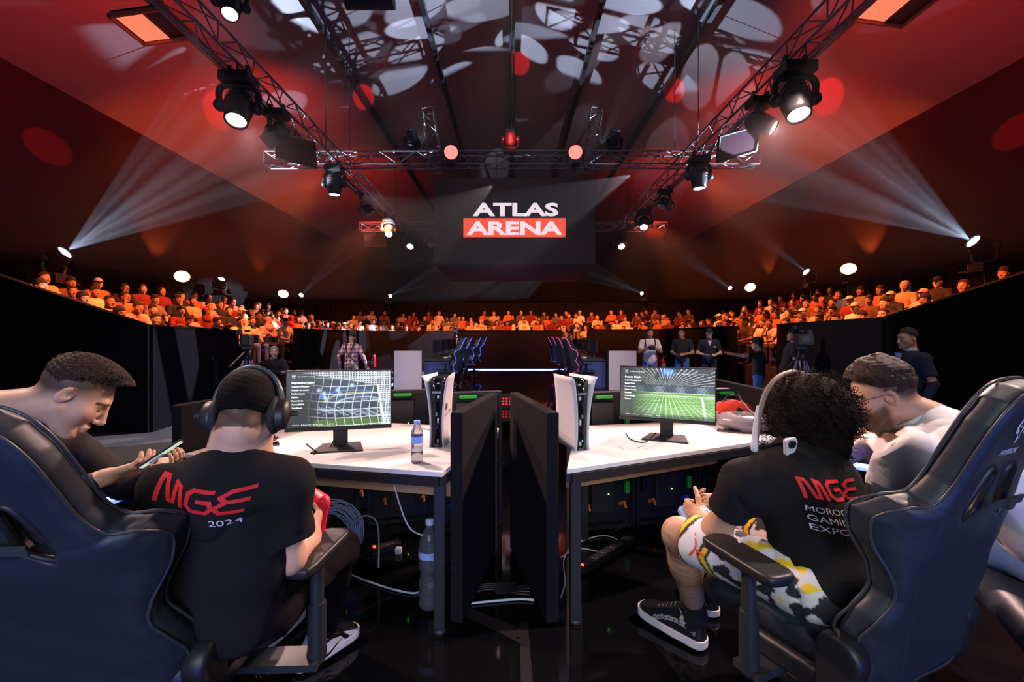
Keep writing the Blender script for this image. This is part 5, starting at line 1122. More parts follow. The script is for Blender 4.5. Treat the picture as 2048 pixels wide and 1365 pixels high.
# headphones
hp_ = thing('headphones', 'large black over-ear headphones worn by the player in the black T-shirt', 'headphones', h.c); ob = []
bandp = [h.w(.090*math.cos(a), -.005-.022*math.sin(a), .022+.110*math.sin(a)) for a in [math.pi*i/16 for i in range(17)]]
ob.append(MB().tube(bandp, .0075, 8).tube([p+h.f*.012 for p in bandp], .0055, 8).tube([p-h.f*.012 for p in bandp], .0055, 8).build('headband', mat('headband blue black', (.03, .045, .06), .35)))
for q in (-1, 1):
    c = h.w(q*.088, -.005, -.008); Rm_ = Matrix((h.f, h.u, h.r*q)).transposed()
    cu = Sdf().ell(c, (.036, .046, .018), Rm_, .01).ell(c+h.r*q*.014, (.033, .042, .016), Rm_, .01); ob.append(cu.mesh('ear_cup', .0035, BLK, None))
    MBp = MB().tube([c+h.f*.034*math.cos(a)+h.u*.044*math.sin(a)-h.r*q*.012 for a in [6.283*i/20 for i in range(20)]], .011, 8, closed=True); ob.append(MBp.build('ear_cushion', mat('soft black', (.012, .012, .013), .8), None))
    ob.append(MB().tube([c+h.r*q*.016+h.f*.018, c+h.r*q*.018+h.u*.02+h.f*.010, c+h.r*q*.010+h.u*.055], .004, 6).box(c+h.r*q*.032+h.u*.002, (.006, .012, .03), Rm_).build('hinge', METAL, None))
rigid(hp_, ob)
# red controller
c0 = P(640, 1034, 1.585); ct = thing('game_controller', 'red and black game controller in the hand of the player with headphones', 'game controller', c0); ob = []
cr_ = mat('controller red', (.72, .012, .045), .4); X, Yv, Z = V(.12, .20, .97).normalized(), V(-.55, -.80, .18).normalized(), None
Z = Yv.cross(X).normalized(); Yv = X.cross(Z)      # X: long axis, Yv: face normal, Z: towards the grips
s1 = Sdf().box(c0, (.052, .016, .028), Matrix((X, Yv, Z)).transposed(), .014)
for q in (-1, 1): s1.cap(c0+X*q*.052, c0+X*q*.068-Z*.0-V(0, 0, 0)+Z*.055, .024, .017, .015)
ob.append(s1.mesh('controller_body', .0035, cr_, None))
s2 = Sdf().box(c0+Yv*.013+Z*.010, (.034, .008, .020), Matrix((X, Yv, Z)).transposed(), .007); ob.append(s2.mesh('faceplate', .003, BLK, None))
sti = MB()
for q in (-1, 1): ob.append(MB().cyl(c0+Yv*.012+X*q*.024+Z*.018, c0+Yv*.030+X*q*.024+Z*.018, .009).lathe([(0, 0), (.012, 0), (.012, .004), (0, .003)], M=Matrix.Translation(c0+Yv*.029+X*q*.024+Z*.018) @ Yv.to_track_quat('Z', 'Y').to_matrix().to_4x4()).build('thumbstick', BLK, None))
for k in range(4): a = k*math.pi/2; ob.append(MB().ball(c0+Yv*.017+X*(.052+.010*math.cos(a))-Z*(.008-.010*math.sin(a)), .0042, 8).build('button', mat('button grey', (.3, .05, .06), .3), None))
rigid(ct, ob)

# ---- man in profile looking at his phone (far left)
Y0 = 1.52; A = dict(hip=V(-2.05, 1.62, .58), neck=V(-1.75, 1.50, 1.075), shL=V(-1.68, 1.68, .99), shR=V(-1.66, 1.30, .97)); A['hpL'] = A['hip']+V(.04, .1, 0); A['hpR'] = A['hip']+V(-.04, -.1, 0)
A.update(elL=V(-1.62, 1.90, .74), wrL=V(-1.52, 1.97, .80), elR=V(-1.62, 1.40, .74), wrR=V(-1.435, 1.60, .86), knL=V(-1.66, 1.92, .55), knR=V(-1.62, 1.66, .55), anL=V(-1.60, 1.98, .1), anR=V(-1.5, 1.72, .1))
t = figure('person in profile at far left with a faded quiff, head bent over a phone', (-1.95, 1.6, 0)); obs = []
h = Head(P(152, 790, Y0), (.68, .46, -.72), (.30, .25, .9), k=1.03)
A['neck'] = h.w(0, -.10, -.145)
S = Sdf(); h.skin(S); S.cap(h.w(0, -.035, -.05), A['neck'], .054, .064, .03); torso(S, A, -.012)
for s_ in 'LR': S.cap(A['sh'+s_], A['el'+s_], .044, .038, .02); S.cap(A['el'+s_], A['wr'+s_], .040, .026, .03)
PH = P(322, 908, 1.66); hand(S, A['wrR'], PH-V(.01, -.01, .03)-A['wrR'], V(-.2, .5, .8), -1, (.35, .5, .4), 1.0); hand(S, A['wrL'], V(.8, -.3, .2), V(.1, -.3, .9), 1, (.4, .6, .5))
obs.append(S.mesh('body', .0038, SKL, None, attrs=h.attrs((-.018, .72, -.06), .050)))
def quiff(q, d):
    a = np.sqrt(((q[:, 0])/.062)**2+((q[:, 1]-.022)/.078)**2+((q[:, 2]-.096)/.040)**2)-1; e = a*.04; b = np.sqrt((q[:, 0]/.052)**2+((q[:, 1]-.080)/.026)**2+((q[:, 2]-.082)/.030)**2)-1; e2 = b*.028
    k = .02; hh = np.clip(.5+.5*(d-e)/k, 0, 1); d = d*(1-hh)+e*hh-k*hh*(1-hh); hh = np.clip(.5+.5*(d-e2)/k, 0, 1); d = d*(1-hh)+e2*hh-k*hh*(1-hh)
    return d+.0022*np.sin(q[:, 0]*900+q[:, 1]*60+6*wav(q, 40, 3))*(q[:, 2] > .05)
obs.append(hair_shell(h, 'hair', hairbr, None, .007, (.014, .62, -.055), .006, .0013, .112, quiff, .003))
eyes(h, t, obs)
T = Sdf(); torso(T, A, .016)
for s_ in 'LR': T.cap(A['sh'+s_], A['el'+s_], .066, .058, .035); T.cap(A['el'+s_], lerp(A['el'+s_], A['wr'+s_], .86), .056, .042, .03)
T.cut(A['neck']+(A['neck']-A['hip']).normalized()*.05, A['neck']-A['hip'], .006); obs.append(T.mesh('jacket', .007, mat('black jacket', (.015, .013, .017), .7, bump=(60, .3, .003)), None, noise=wrinkle(.005, 15, 2)))
Q_ = Sdf().ell(A['hip'], (.17, .17, .12), None, .05)
for s_ in 'LR': Q_.cap(A['hp'+s_], A['kn'+s_], .085, .066, .04); Q_.cap(A['kn'+s_], A['an'+s_], .066, .055, .03)
obs.append(Q_.mesh('trousers', .012, trz, None)); rigid(t, obs)
t.name = 'person'
phn = thing('phone', 'phone with a lit white and green screen in the hand of the man in profile', 'phone', PH); Xp, Yp = V(.62, .50, .52).normalized(), V(-.3, .75, .1)
Mp = frame((0, 0, 0), Xp, Yp.cross(Xp).cross(Xp)*-1 if False else V(-.45, .80, -.25)); MB().box((0, 0, 0), (.15, .072, .008), M=Mp, bev=.003).build('phone_body', BLK, phn)
nz = 1 if (Mp.to_3x3() @ V(0, 0, 1)).dot(Vector((0, 0, H))-PH) > 0 else -1
pg_ = MB().box((0, 0, nz*.0046), (.140, .066, .001), M=Mp).build('phone_screen', mat('phone page', (.7, .8, .7), .4, emit=(.55, .72, .62), es=.9), phn)
MB().box((-.02, .005, nz*.0054), (.05, .05, .0006), M=Mp).build('screen_picture', mat('phone picture', (.1, .12, .2), .4, emit=(.10, .12, .25), es=1.), pg_)

# ---- player with the curly afro on the right chair
C = dict(hip=V(1.02, 1.44, .585), neck=P(1600, 902, 1.60), shL=P(1484, 975, 1.53), shR=P(1664, 968, 1.70)); C['hpL'] = C['hip']+V(-.10, -.035, 0); C['hpR'] = C['hip']+V(.10, .035, 0)
C.update(elL=P(1432, 1062, 1.62), wrL=P(1402, 1036, 1.83), elR=V(1.12, 1.88, .67), wrR=V(.94, 2.0, .625), knL=V(.640, 1.74, .60), knR=V(.98, 1.93, .58), anL=V(.790, 1.955, .16), anR=V(.95, 2.2, .12))
t = figure('person with a big afro, black T-shirt and yellow patterned shorts, from behind', (1.0, 1.45, 0)); obs = []
h = Head(P(1606, 826, 1.66), (-.38, .90, -.22), k=1.0)
S = Sdf(); h.skin(S, detail=False); S.cap(h.w(0, -.035, -.06), C['neck'], .05, .06, .03); torso(S, C, -.012)
S.cap(C['shL'], C['elL'], .048, .044, .02); S.cap(C['elL'], C['wrL'], .046, .027, .03); S.cap(C['shR'], C['elR'], .046, .04, .02); S.cap(C['elR'], C['wrR'], .042, .027, .03)
hand(S, C['wrL'], V(-.25, .9, .0), V(.85, .25, -.2), -1, (.45, .8, .5), thumb=.3); hand(S, C['wrR'], V(-.95, .1, .05), V(.1, -.6, .7), -1, (.6, .8, .5))
for s_ in 'LR': S.cap(C['hp'+s_], C['kn'+s_], .07, .058, .03); S.cap(C['kn'+s_], lerp(C['kn'+s_], C['an'+s_], .35), .060, .062, .03); S.cap(lerp(C['kn'+s_], C['an'+s_], .3)+V(0, -.012, 0), C['an'+s_], .060, .036, .03)
obs.append(S.mesh('body', .0055, SKM, None, attrs=dict(stub=lambda Q: np.clip(.22+.25*wav(Q, 300, 4), 0, .5)*(Q[:, 2] < .62)*(Q[:, 1] > 1.6), lip=lambda Q: np.zeros(len(Q)), brow=lambda Q: np.zeros(len(Q)))))
hf = mat('afro hair', (.009, .005, .004), .85, spec=.2, bump=(160, 1., .01))
def afro(Q):
    q = h.loc(Q); r = np.array((.140, .135, .142), f32); c = q-np.array((0, -.03, -.005), f32); k0 = np.sqrt(((c/r)**2).sum(1)); k1 = np.sqrt(((c/(r*r))**2).sum(1)); d = k0*(k0-1)/np.maximum(k1, 1e-5)
    d2 = np.sqrt((q[:, 0]/.105)**2+((q[:, 1]+.055)/.075)**2+((q[:, 2]+.10)/.075)**2)-1; d = np.minimum(d, d2*.075); return d+.008*wav(q, 55, 3)+.004*wav(q, 170, 4)
ha = Sdf().fn(afro).mesh('hair', .005, hf, None, bounds=(tuple(h.c-V(.2, .2, .22)), tuple(h.c+V(.2, .2, .2)))); obs.append(ha)
rs = random.Random(11); cm_ = MB()
for i in range(1500):
    v = Vector((rs.gauss(0, 1), rs.gauss(0, 1)-.25, rs.gauss(0, 1)))
    v.normalize(); sz = .13+rs.uniform(-.012, .010); base = V(v.x*.140, v.y*.135-.03, v.z*.142-.005)
    if v.z < -.6: base = V(v.x*.10, v.y*.08-.05, -.10-.06*rs.random())
    p = h.w(*(base*.96)); d = (h.R @ v)+V(0, 0, -.25*rs.random()); d.normalize(); a = d.orthogonal().normalized(); b = d.cross(a); L = rs.uniform(.018, .045); R0 = rs.uniform(.003, .0055); ph = rs.random()*6; tr = rs.uniform(1.5, 3); k_ = 12
    cm_.tube([p+d*L*j/k_+(a*math.cos(ph+tr*6.283*j/k_)+b*math.sin(ph+tr*6.283*j/k_))*R0 for j in range(k_+1)], .0009, 3, cap=False)
for i in range(10):
    p = P(1516+rs.uniform(-8, 22), 850+rs.uniform(-25, 40), 1.60); cm_.tube([p+V(.006*math.cos(j*.9), .004*math.sin(j*.9), -.002*j) for j in range(22)], .0011, 4)
ci_ = cm_.build('hair_curls', hf, None); obs.append(ci_)
T = Sdf(); torso(T, C, .020, .01)
for s_, en in (('L', .50), ('R', .50)):
    a, b = Vector(C['sh'+s_]), Vector(C['el'+s_]); sl = Sdf().cap(a, lerp(a, b, .95), .072, .078).cut(lerp(a, b, en), b-a, .004); T.fn(sl.ev, .04)
T.cut(C['neck']+V(-.02, .05, .055), (-.1, .15, 1), .006); T.cut(C['hip']+V(0, 0, -.085), (0, 0, -1), .01)
tee = T.mesh('shirt', .006, teeb, None, noise=wrinkle(.010, 13, 14)); obs.append(tee); bpy.context.view_layer.update()
fr_ = frame(P(1672, 974, 1.42), (.93, .36, -.06), (.05, -.10, 1))
obs.append(decal('shirt_print', [([(x-.10, y*.85-.035, 0) for x, y, z in vs], fs) for vs, fs in strokes(MGE, .17, -.15, .062)], fr_, tee, redp, None, .003, .02, .5))
for i, (s_, w__) in enumerate((('MOROCCO', .150), ('GAMING', .122), ('EXPO', .088))):
    vs, fs = fit_text('x', s_, w__, .0150, None, None, None, bold=-.002); obs.append(decal('shirt_lettering', [([(x-.105+w__/2, y-.066-.0235*i, 0) for x, y, z in vs], fs)], fr_, tee, whp, None, .003, .02, .5))
vs, fs = fit_text('x', '2024', .055, .0155, None, None, None, bold=-.002); obs.append(decal('shirt_lettering', [([(x+.128, y-.050, 0) for x, y, z in vs], fs)], fr_, tee, whp, None, .003, .02, .5))
# shorts, patterned along the thigh
sm_ = bpy.data.materials.new('patterned shorts'); sm_.use_nodes = True; nt = sm_.node_tree; b_ = nt.nodes['Principled BSDF']; b_.inputs['Roughness'].default_value = .8; at = nt.nodes.new('ShaderNodeAttribute'); at.attribute_name = 'Col'; nt.links.new(at.outputs['Color'], b_.inputs['Base Color'])
Q_ = Sdf().ell(C['hip']+V(0, .0, -.03), (.18, .165, .11), None, .05)
for s_ in 'LR':
    a, b = Vector(C['hp'+s_]), Vector(C['kn'+s_]); leg_ = Sdf().cap(a, lerp(a, b, 1.02), .094, .088).cut(lerp(a, b, .91), b-a, .004); Q_.fn(leg_.ev, .03)
sho = Q_.mesh('shorts', .006, sm_, None, noise=wrinkle(.006, 20, 8)); n = len(sho.data.vertices); co_ = np.zeros(n*3, f32); sho.data.vertices.foreach_get('co', co_); co_ = co_.reshape(-1, 3)
col = np.zeros((n, 4)); col[:, 3] = 1; a, b = A3(C['hpL']), A3(C['knL']); ax = (b-a)/np.linalg.norm(b-a); L_ = np.linalg.norm(b-a); tt = ((co_-a) @ ax)/L_
nz_ = wav(co_, 34, 21)+.5*wav(co_, 80, 5); base = np.where((nz_ > .28)[:, None], (.80, .55, .02), np.where((nz_ > -.15)[:, None], (.66, .64, .62), (.015, .015, .018)))
up_ = np.cross(ax, (0, 0, 1)); vside = co_[:, 2]-(a[2]+(b-a)[2]*tt)
bend = tt+.10*np.abs(np.clip(vside/.09, -1, 1)-.0)
base = np.where(((tt > .60))[:, None], (.70, .68, .70), base)
for lo_, hi_, cc in ((.93, .965, (.02, .02, .022)), (.895, .93, (.80, .50, .02)), (.865, .895, (.02, .02, .022)), (.60, .625, (.02, .02, .022)), (.625, .665, (.80, .50, .02)), (.665, .69, (.02, .02, .022))): base = np.where(((bend-.05 > lo_) & (bend-.05 < hi_))[:, None], cc, base)
col[:, :3] = base; ca = sho.data.color_attributes.new('Col', 'FLOAT_COLOR', 'POINT'); ca.data.foreach_set('color', col.astype(f32).ravel()); obs.append(sho); bpy.context.view_layer.update()
lg = [[(0, .5), (.04, .62), (.09, .52), (.08, .44)], [(.04, .46), (.10, .40), (.16, .05), (.10, .02)], [(.06, .44), (.14, .34), (.34, .22), (.40, .30), (.16, .46)], [(.05, .46), (-.02, .30), (-.22, .10), (-.28, .16), (-.06, .42), (.0, .5)], [(.08, .5), (.12, .62), (.10, .86), (.05, .84), (.06, .6)], [(.07, .9), (.12, .94), (.10, 1.0), (.05, .98)]]
fr2 = frame(P(1388, 1094, 1.62), (.75, -.65, 0), (-.15, -.1, 1)); fr2 = frame(P(1388, 1096, 1.60), (.88, -.45, .12), (0, .0, 1))
obs.append(decal('leaping_figure_emblem', [([(x*.085, (y-.5)*.085, 0) for x, y in pp], [tuple(range(len(pp)))]) for pp in lg], fr2, sho, mat('orange print', (.75, .10, .02), .7), None, .003, .02, .5))
for s_, (toe, heel) in {'L': ((.625, 2.215, .02), (.835, 1.955, .01)), 'R': ((.93, 2.45, .012), (.97, 2.17, .012))}.items():
    heel, toe = Vector(heel), Vector(toe); obs += shoe(t, toe, heel, 'high', -1); an = C['an'+s_]
    so_ = Sdf().cap(lerp(C['kn'+s_], an, .80), an, .047, .044).cap(an, lerp(heel, toe, .2)+V(0, 0, .07), .044, .036, .02); obs.append(so_.mesh('sock', .005, mat('black sock', (.014, .014, .017), .9), None))
rigid(t, obs)
# white headset
hs = thing('gaming_headset', 'white gaming headset with a boom microphone worn by the player with the afro', 'headset', h.c); wpl = mat('headset white', (.62, .60, .64), .4); ob = []
sdv = V(.93, .36, 0).normalized()
arc = spline([P(1512, 888, 1.60), P(1517, 838, 1.60), P(1531, 788, 1.61), P(1553, 758, 1.63), P(1582, 745, 1.66), P(1606, 748, 1.69)], 6)
ob.append(MB().tube(arc, [.009]*len(arc), 8).build('headband', mat('headset band tan shade', (.22, .15, .11), .6)))  # warm shade on the white band put into its colour as tan
ob.append(MB().tube(spline([P(1509, 905, 1.585), P(1509, 878, 1.59), P(1512, 840, 1.595), P(1516, 812, 1.60)], 5), [.006, .012, .012, .013, .011, .010, .009, .009, .008, .008, .007, .007, .006, .006, .005, .004][:16], 8).build('band_shell', wpl))
Mw_ = frame(P(1576, 896, 1.49), (.93, .30, .05), (-.05, -.3, 1)); ob.append(MB().prism([(-.026, .030), (-.018, .036), (.020, .036), (.030, .018), (.026, -.044), (.002, -.040), (-.012, -.020)], -.004, .008, M=Mw_).build('ear_wing', wpl, bevel=.003)); ob.append(MB().cyl(Mw_ @ V(0, .018, .006), Mw_ @ V(0, .018, .016), .013).build('dial', BLK))
ob.append(MB().ball(P(1668, 898, 1.60), (.012, .01, .007)).build('wing_tip', wpl)); ob.append(MB().tube(spline([P(1513, 832, 1.60), P(1500, 822, 1.66), P(1485, 805, 1.72), P(1476, 788, 1.75)], 6), .0028, 6).build('boom_microphone', BLK)); rigid(hs, ob)
cc0 = P(1386, 1022, 1.95); ctl = thing('game_controller', 'pale blue game controller in the hands of the player with the afro', 'game controller', cc0)
s1 = Sdf().box((0, 0, 0), (.05, .028, .015), None, .014)
for q in (-1, 1): s1.cap((q*.055, 0, 0), (q*.070, -.05, -.008), .021, .015, .015)
o = s1.mesh('controller_body', .004, mat('controller blue', (.25, .38, .72), .4), ctl); MB().cyl((-.025, -.01, .012), (-.025, -.01, .028), .01).build('thumbstick', BLK, ctl); MB().cyl((.025, -.01, .012), (.025, -.01, .028), .01).build('thumbstick', BLK, ctl); ctl.rotation_euler = (.3, .1, .4)

# ---- man with glasses in the white polo, leaning in from the right
D = dict(hip=V(1.96, 1.50, .60), neck=V(1.62, 1.76, 1.05), shL=V(1.50, 1.62, .93), shR=V(1.62, 2.02, .97)); D['hpL'] = D['hip']+V(-.06, -.1, 0); D['hpR'] = D['hip']+V(.06, .1, 0)
D['shL'] = P(1812, 915, 1.60); D['shR'] = V(1.62, 2.02, .95); D.update(elL=P(1758, 1045, 1.66), wrL=V(1.16, 1.85, .74), elR=V(1.40, 2.15, .74), wrR=V(1.2, 2.08, .73), knL=V(1.80, 1.88, .54), knR=V(1.95, 2.05, .54), anL=V(1.75, 2.0, .1), anR=V(1.9, 2.2, .1))
t = figure('person with glasses, short beard and white polo shirt leaning in from the right', (1.93, 1.5, 0)); obs = []
h = Head(P(1762, 790, 1.80), (-.80, .42, -.32), (-.15, .05, 1), k=1.08)
D['neck'] = h.w(0, -.10, -.125)
S = Sdf(); h.skin(S, fat=.006); S.cap(h.w(0, -.035, -.05), D['neck'], .064, .072, .03); torso(S, D, -.012, .02)
for s_ in 'LR': S.cap(D['sh'+s_], D['el'+s_], .052, .046, .02); S.cap(D['el'+s_], D['wr'+s_], .044, .028, .03)
hand(S, D['wrL'], V(-.8, .3, -.1), V(.1, .2, -.9), 1, (.3, .5, .4)); hand(S, D['wrR'], V(-.9, -.1, -.1), V(0, .1, -.9), 1, (.3, .5, .4))
obs.append(S.mesh('body', .004, SKM, None, attrs=h.attrs((-.01, .9, -.05), .035, beard=.85)))
def curly(q, d): return d-.016*np.clip((q[:, 2]-.03)/.05, 0, 1)*np.clip((q[:, 1]+.09)/.05, 0, 1)+.0035*wav(q, 220, 8)+.003*np.abs(wav(q, 120, 2))
obs.append(hair_shell(h, 'hair', hairbr, None, .008, (.0, .70, -.05), .010, .0015, .090, curly, .0035)); eyes(h, t, obs)
T = Sdf(); torso(T, D, .022, .04)
for s_ in 'LR': a, b = Vector(D['sh'+s_]), Vector(D['el'+s_]); sl = Sdf().cap(a, lerp(a, b, .95), .082, .082).cut(lerp(a, b, .78), b-a, .004); T.fn(sl.ev, .05)
T.cut(D['neck']+(D['neck']-D['hip']).normalized()*.05, D['neck']-D['hip'], .006); T.cut(D['hip']+V(0, 0, -.2), (.2, -.1, -1), .01); obs.append(T.mesh('polo_shirt', .007, whcot, None, noise=wrinkle(.011, 12, 5)))
col_ = MB().tube([h.w(.062*math.cos(a), -.052+.062*math.sin(a), -.098-.022*math.sin(a)) for a in [6.283*i/24 for i in range(24)]], .010, 8, closed=True); obs.append(col_.build('collar', whcot))
Q_ = Sdf().ell(D['hip']+V(0, 0, -.04), (.21, .20, .12), None, .05)
for s_ in 'LR': Q_.cap(D['hp'+s_], D['kn'+s_], .10, .075, .04); Q_.cap(D['kn'+s_], D['an'+s_], .075, .06, .03)
obs.append(Q_.mesh('jeans', .011, jean, None, noise=wrinkle(.006, 20, 3))); rigid(t, obs)
gl = thing('glasses', 'thin dark framed glasses on the man in the white polo', 'glasses', h.c); ob = []; gm = mat('glasses frame', (.05, .07, .09), .3, .5)
for q in (-1, 1):
    ob.append(MB().tube([h.w(q*.034+.025*math.cos(a), .108-abs(.3*.025*math.cos(a)), -.002+.018*math.sin(a)) for a in [6.283*i/20 for i in range(20)]], .0013, 6, closed=True).build('rim', gm)); ob.append(MB().tube([h.w(q*.060, .103, .006), h.w(q*.078, .06, .008), h.w(q*.084, -.005, .012), h.w(q*.084, -.02, .0)], .0018, 6).build('temple', gm))
    ob.append(MB().add([h.w(q*.034+.024*math.cos(a), .1075, -.002+.017*math.sin(a)) for a in [6.283*i/16 for i in range(16)]], [tuple(range(16))]).build('lens', mat('lens glass', (.9, .95, 1.), .02, trans=1., ior=1.1)))
ob.append(MB().tube([h.w(-.010, .108, .004), h.w(0, .112, .006), h.w(.010, .108, .004)], .0016, 6).build('bridge', gm)); rigid(gl, ob)
# ------------------------------------------------------------------ crowd: bodies in a few poses, copied
def ocm(name, **kw): return mat(name, (.5, .5, .5), objcol=True, **kw)
CSK = mat('crowd skin', (.5, .3, .2), .6, objcol=True, attr=[('stub', (.02, .014, .012)), ('lip', (.25, .07, .06)), ('brow', (.015, .01, .008))]); CCL = ocm('crowd cloth', rough=.9, bump=(30, .3, .01)); CHR = ocm('crowd hair', rough=.8, bump=(90, .8, .01))
def lab(s): return s
POSE = {}
def make_pose(key, J, hfw, hup=(0, 0, 1), hands=None, vox=.011, long_sleeve=False, shorts=False):
    h = Head(J['head'], hfw, hup, 1.0); S = Sdf(); h.skin(S, detail=True); S.cap(h.w(0, -.035, -.05), J['neck'], .052, .06, .03); torso(S, J, -.014)
    for s_ in 'LR':
        S.cap(J['sh'+s_], J['el'+s_], .046, .04, .02); S.cap(J['el'+s_], J['wr'+s_], .040, .027, .03); d = (Vector(J['wr'+s_])-Vector(J['el'+s_])).normalized()
        hd = (hands or {}).get(s_, (d, V(0, 0, -1))); dd = Vector(hd[0]).normalized(); S.box(Vector(J['wr'+s_])+dd*.05, (.036, .05, .016), np.array(Matrix((dd.orthogonal().normalized(), dd, dd.orthogonal().normalized().cross(dd))).transposed()), .014, .02)
        for q in range(4): o = dd.orthogonal().normalized(); o2 = o*(.026-.0175*q); S.cap(Vector(J['wr'+s_])+dd*.09+o2, Vector(J['wr'+s_])+dd*.15+o2+o.cross(dd)*.02, .009, .008, .006)
        S.cap(Vector(J['wr'+s_])+dd*.03+dd.orthogonal().normalized()*.03, Vector(J['wr'+s_])+dd*.07+dd.orthogonal().normalized()*.055, .012, .010, .01)
        S.cap(J['kn'+s_], J['an'+s_], .052, .036, .02)
    body = S.mesh('body', vox, CSK, None, attrs=h.attrs((-.02, .8, -.05), .02))
    T = Sdf(); torso(T, J, .016)
    for s_ in 'LR': a, b = Vector(J['sh'+s_]), Vector(J['el'+s_]); sl = Sdf().cap(a, lerp(a, b, .95), .064, .066).cut(lerp(a, b, .72), b-a, .006); T.fn(sl.ev, .03); long_sleeve and T.cap(b, Vector(J['wr'+s_]), .054, .042, .03)
    T.cut(Vector(J['neck'])+V(0, .0, .015), Vector(J['neck'])-Vector(J['hip']), .01); shirt = T.mesh('shirt', .014, CCL, None, noise=wrinkle(.006, 14, 3))
    Q_ = Sdf().ell(Vector(J['hip']), (.175, .14, .13), None, .05)
    for s_ in 'LR':
        Q_.cap(J['hp'+s_], J['kn'+s_], .090, .070, .04)
        if not shorts: Q_.cap(J['kn'+s_], J['an'+s_], .070, .058, .03)
    tr = Q_.mesh('trousers', .018, CCL, None)
    sho = Sdf()
    for s_ in 'LR': a = Vector(J['an'+s_]); sho.cap(a+V(0, -.02, -.04), a+V(0, .16, -.055), .045, .035, .02)
    sh = sho.mesh('shoes', .016, CCL, None)
    POSE[key] = (h, body, shirt, tr, sh)
    for o in (body, shirt, tr, sh): COL.objects.unlink(o)
sit = dict(hip=V(0, .0, .55), neck=V(0, .02, 1.06), head=V(0, .075, 1.22), shL=V(-.19, .02, .98), shR=V(.19, .02, .98), hpL=V(-.1, .02, .52), hpR=V(.1, .02, .52), knL=V(-.14, .44, .52), knR=V(.14, .44, .52), anL=V(-.13, .46, .1), anR=V(.13, .46, .1))
make_pose('lap', dict(sit, elL=V(-.25, .12, .72), elR=V(.25, .12, .72), wrL=V(-.12, .33, .66), wrR=V(.12, .33, .66)), (0, 1, -.08))
make_pose('arms', dict(sit, elL=V(-.26, .12, .76), elR=V(.26, .12, .76), wrL=V(.08, .22, .82), wrR=V(-.08, .23, .78)), (.15, 1, -.02), hands=dict(L=((1, .0, .1), 0), R=((-1, 0, .1), 0)), long_sleeve=True)
make_pose('lean', dict(sit, neck=V(0, .22, .98), head=V(0, .31, 1.12), shL=V(-.19, .2, .91), shR=V(.19, .2, .91), elL=V(-.2, .38, .66), elR=V(.2, .38, .66), wrL=V(-.05, .55, .70), wrR=V(.05, .55, .70)), (0, 1, -.05))
make_pose('chin', dict(sit, neck=V(0, .12, 1.03), head=V(0, .19, 1.18), shL=V(-.19, .11, .96), shR=V(.19, .11, .96), elL=V(-.2, .33, .70), elR=V(.18, .36, .72), wrL=V(-.04, .42, .66), wrR=V(.07, .29, .98)), (-.2, 1, -.05), hands=dict(R=((-.2, -.1, 1), 0)))
make_pose('bent', dict(sit, neck=V(0, .30, .92), head=V(0, .42, .98), shL=V(-.19, .26, .86), shR=V(.19, .26, .86), elL=V(-.18, .42, .64), elR=V(.18, .42, .64), wrL=V(-.05, .50, .84), wrR=V(.06, .50, .84)), (0, .6, -1), (0, 1, .6))
std = dict(hip=V(0, 0, .95), neck=V(0, 0, 1.47), head=V(0, .045, 1.63), shL=V(-.19, 0, 1.39), shR=V(.19, 0, 1.39), hpL=V(-.1, 0, .9), hpR=V(.1, 0, .9), knL=V(-.12, .03, .50), knR=V(.12, .03, .50), anL=V(-.13, 0, .1), anR=V(.13, 0, .1))
make_pose('stand', dict(std, elL=V(-.27, -.02, 1.12), elR=V(.27, -.02, 1.12), wrL=V(-.12, .2, 1.08), wrR=V(.12, .2, 1.08)), (0, 1, -.1), vox=.01)
make_pose('hold', dict(std, elL=V(-.26, .08, 1.16), elR=V(.26, .08, 1.16), wrL=V(-.07, .27, 1.26), wrR=V(.07, .27, 1.26)), (0, 1, -.2), vox=.01)
make_pose('walk', dict(std, elL=V(-.33, -.03, 1.14), elR=V(.33, -.03, 1.14), wrL=V(-.36, .08, .93), wrR=V(.36, .08, .93), anL=V(-.13, -.12, .1), anR=V(.13, .1, .1)), (0, .9, -.6), long_sleeve=True, shorts=True, vox=.01)
make_pose('suit', dict(std, elL=V(-.27, -.04, 1.12), elR=V(.27, -.02, 1.12), wrL=V(-.26, .06, .90), wrR=V(.12, .2, 1.08)), (-.1, 1, -.1), long_sleeve=True, vox=.008)
make_pose('point', dict(std, elL=V(-.42, .2, 1.38), elR=V(.30, -.06, 1.14), wrL=V(-.55, .42, 1.42), wrR=V(.28, .06, .95)), (-.3, 1, 0), vox=.009)
# hair and headwear in head coordinates
h0 = Head((0, 0, 0), (0, 1, 0)); HAIR = {}
def reg(k, o): HAIR[k] = o; COL.objects.unlink(o)
reg('short', hair_shell(h0, 'hair', CHR, None, .009, (-.01, .80, -.05), .004, .002, .070, None, .008))
reg('thick', hair_shell(h0, 'hair', CHR, None, .011, (-.05, .75, -.05), .02, .004, .095, None, .010))
reg('curly', hair_shell(h0, 'hair', CHR, None, .026, (-.06, .7, -.04), .022, .007, .10, None, .010))
lg_ = Sdf().ell((0, -.03, .03), (.092, .105, .10)).cap((-.05, -.05, 0), (-.06, -.05, -.22), .05, .04, .03).cap((.05, -.05, 0), (.06, -.05, -.22), .05, .04, .03).ell((0, .09, -.02), (.062, .06, .085), None, .02, True); reg('long', lg_.mesh('hair', .010, CHR, None))
hj = Sdf().ell((0, -.01, .02), (.095, .115, .112)).cap((0, .0, -.08), (0, .01, -.20), .085, .13, .04).ell((0, .105, -.005), (.058, .05, .075), None, .015, True); reg('hijab', hj.mesh('headscarf', .010, CCL, None))
cp = Sdf().ell((0, -.015, .045), (.086, .105, .082)).cut((0, 0, .035), (0, 0, -1), .004).box((0, .115, .045), (.062, .055, .006), None, .005, .01); reg('cap', cp.mesh('cap', .008, CCL, None))
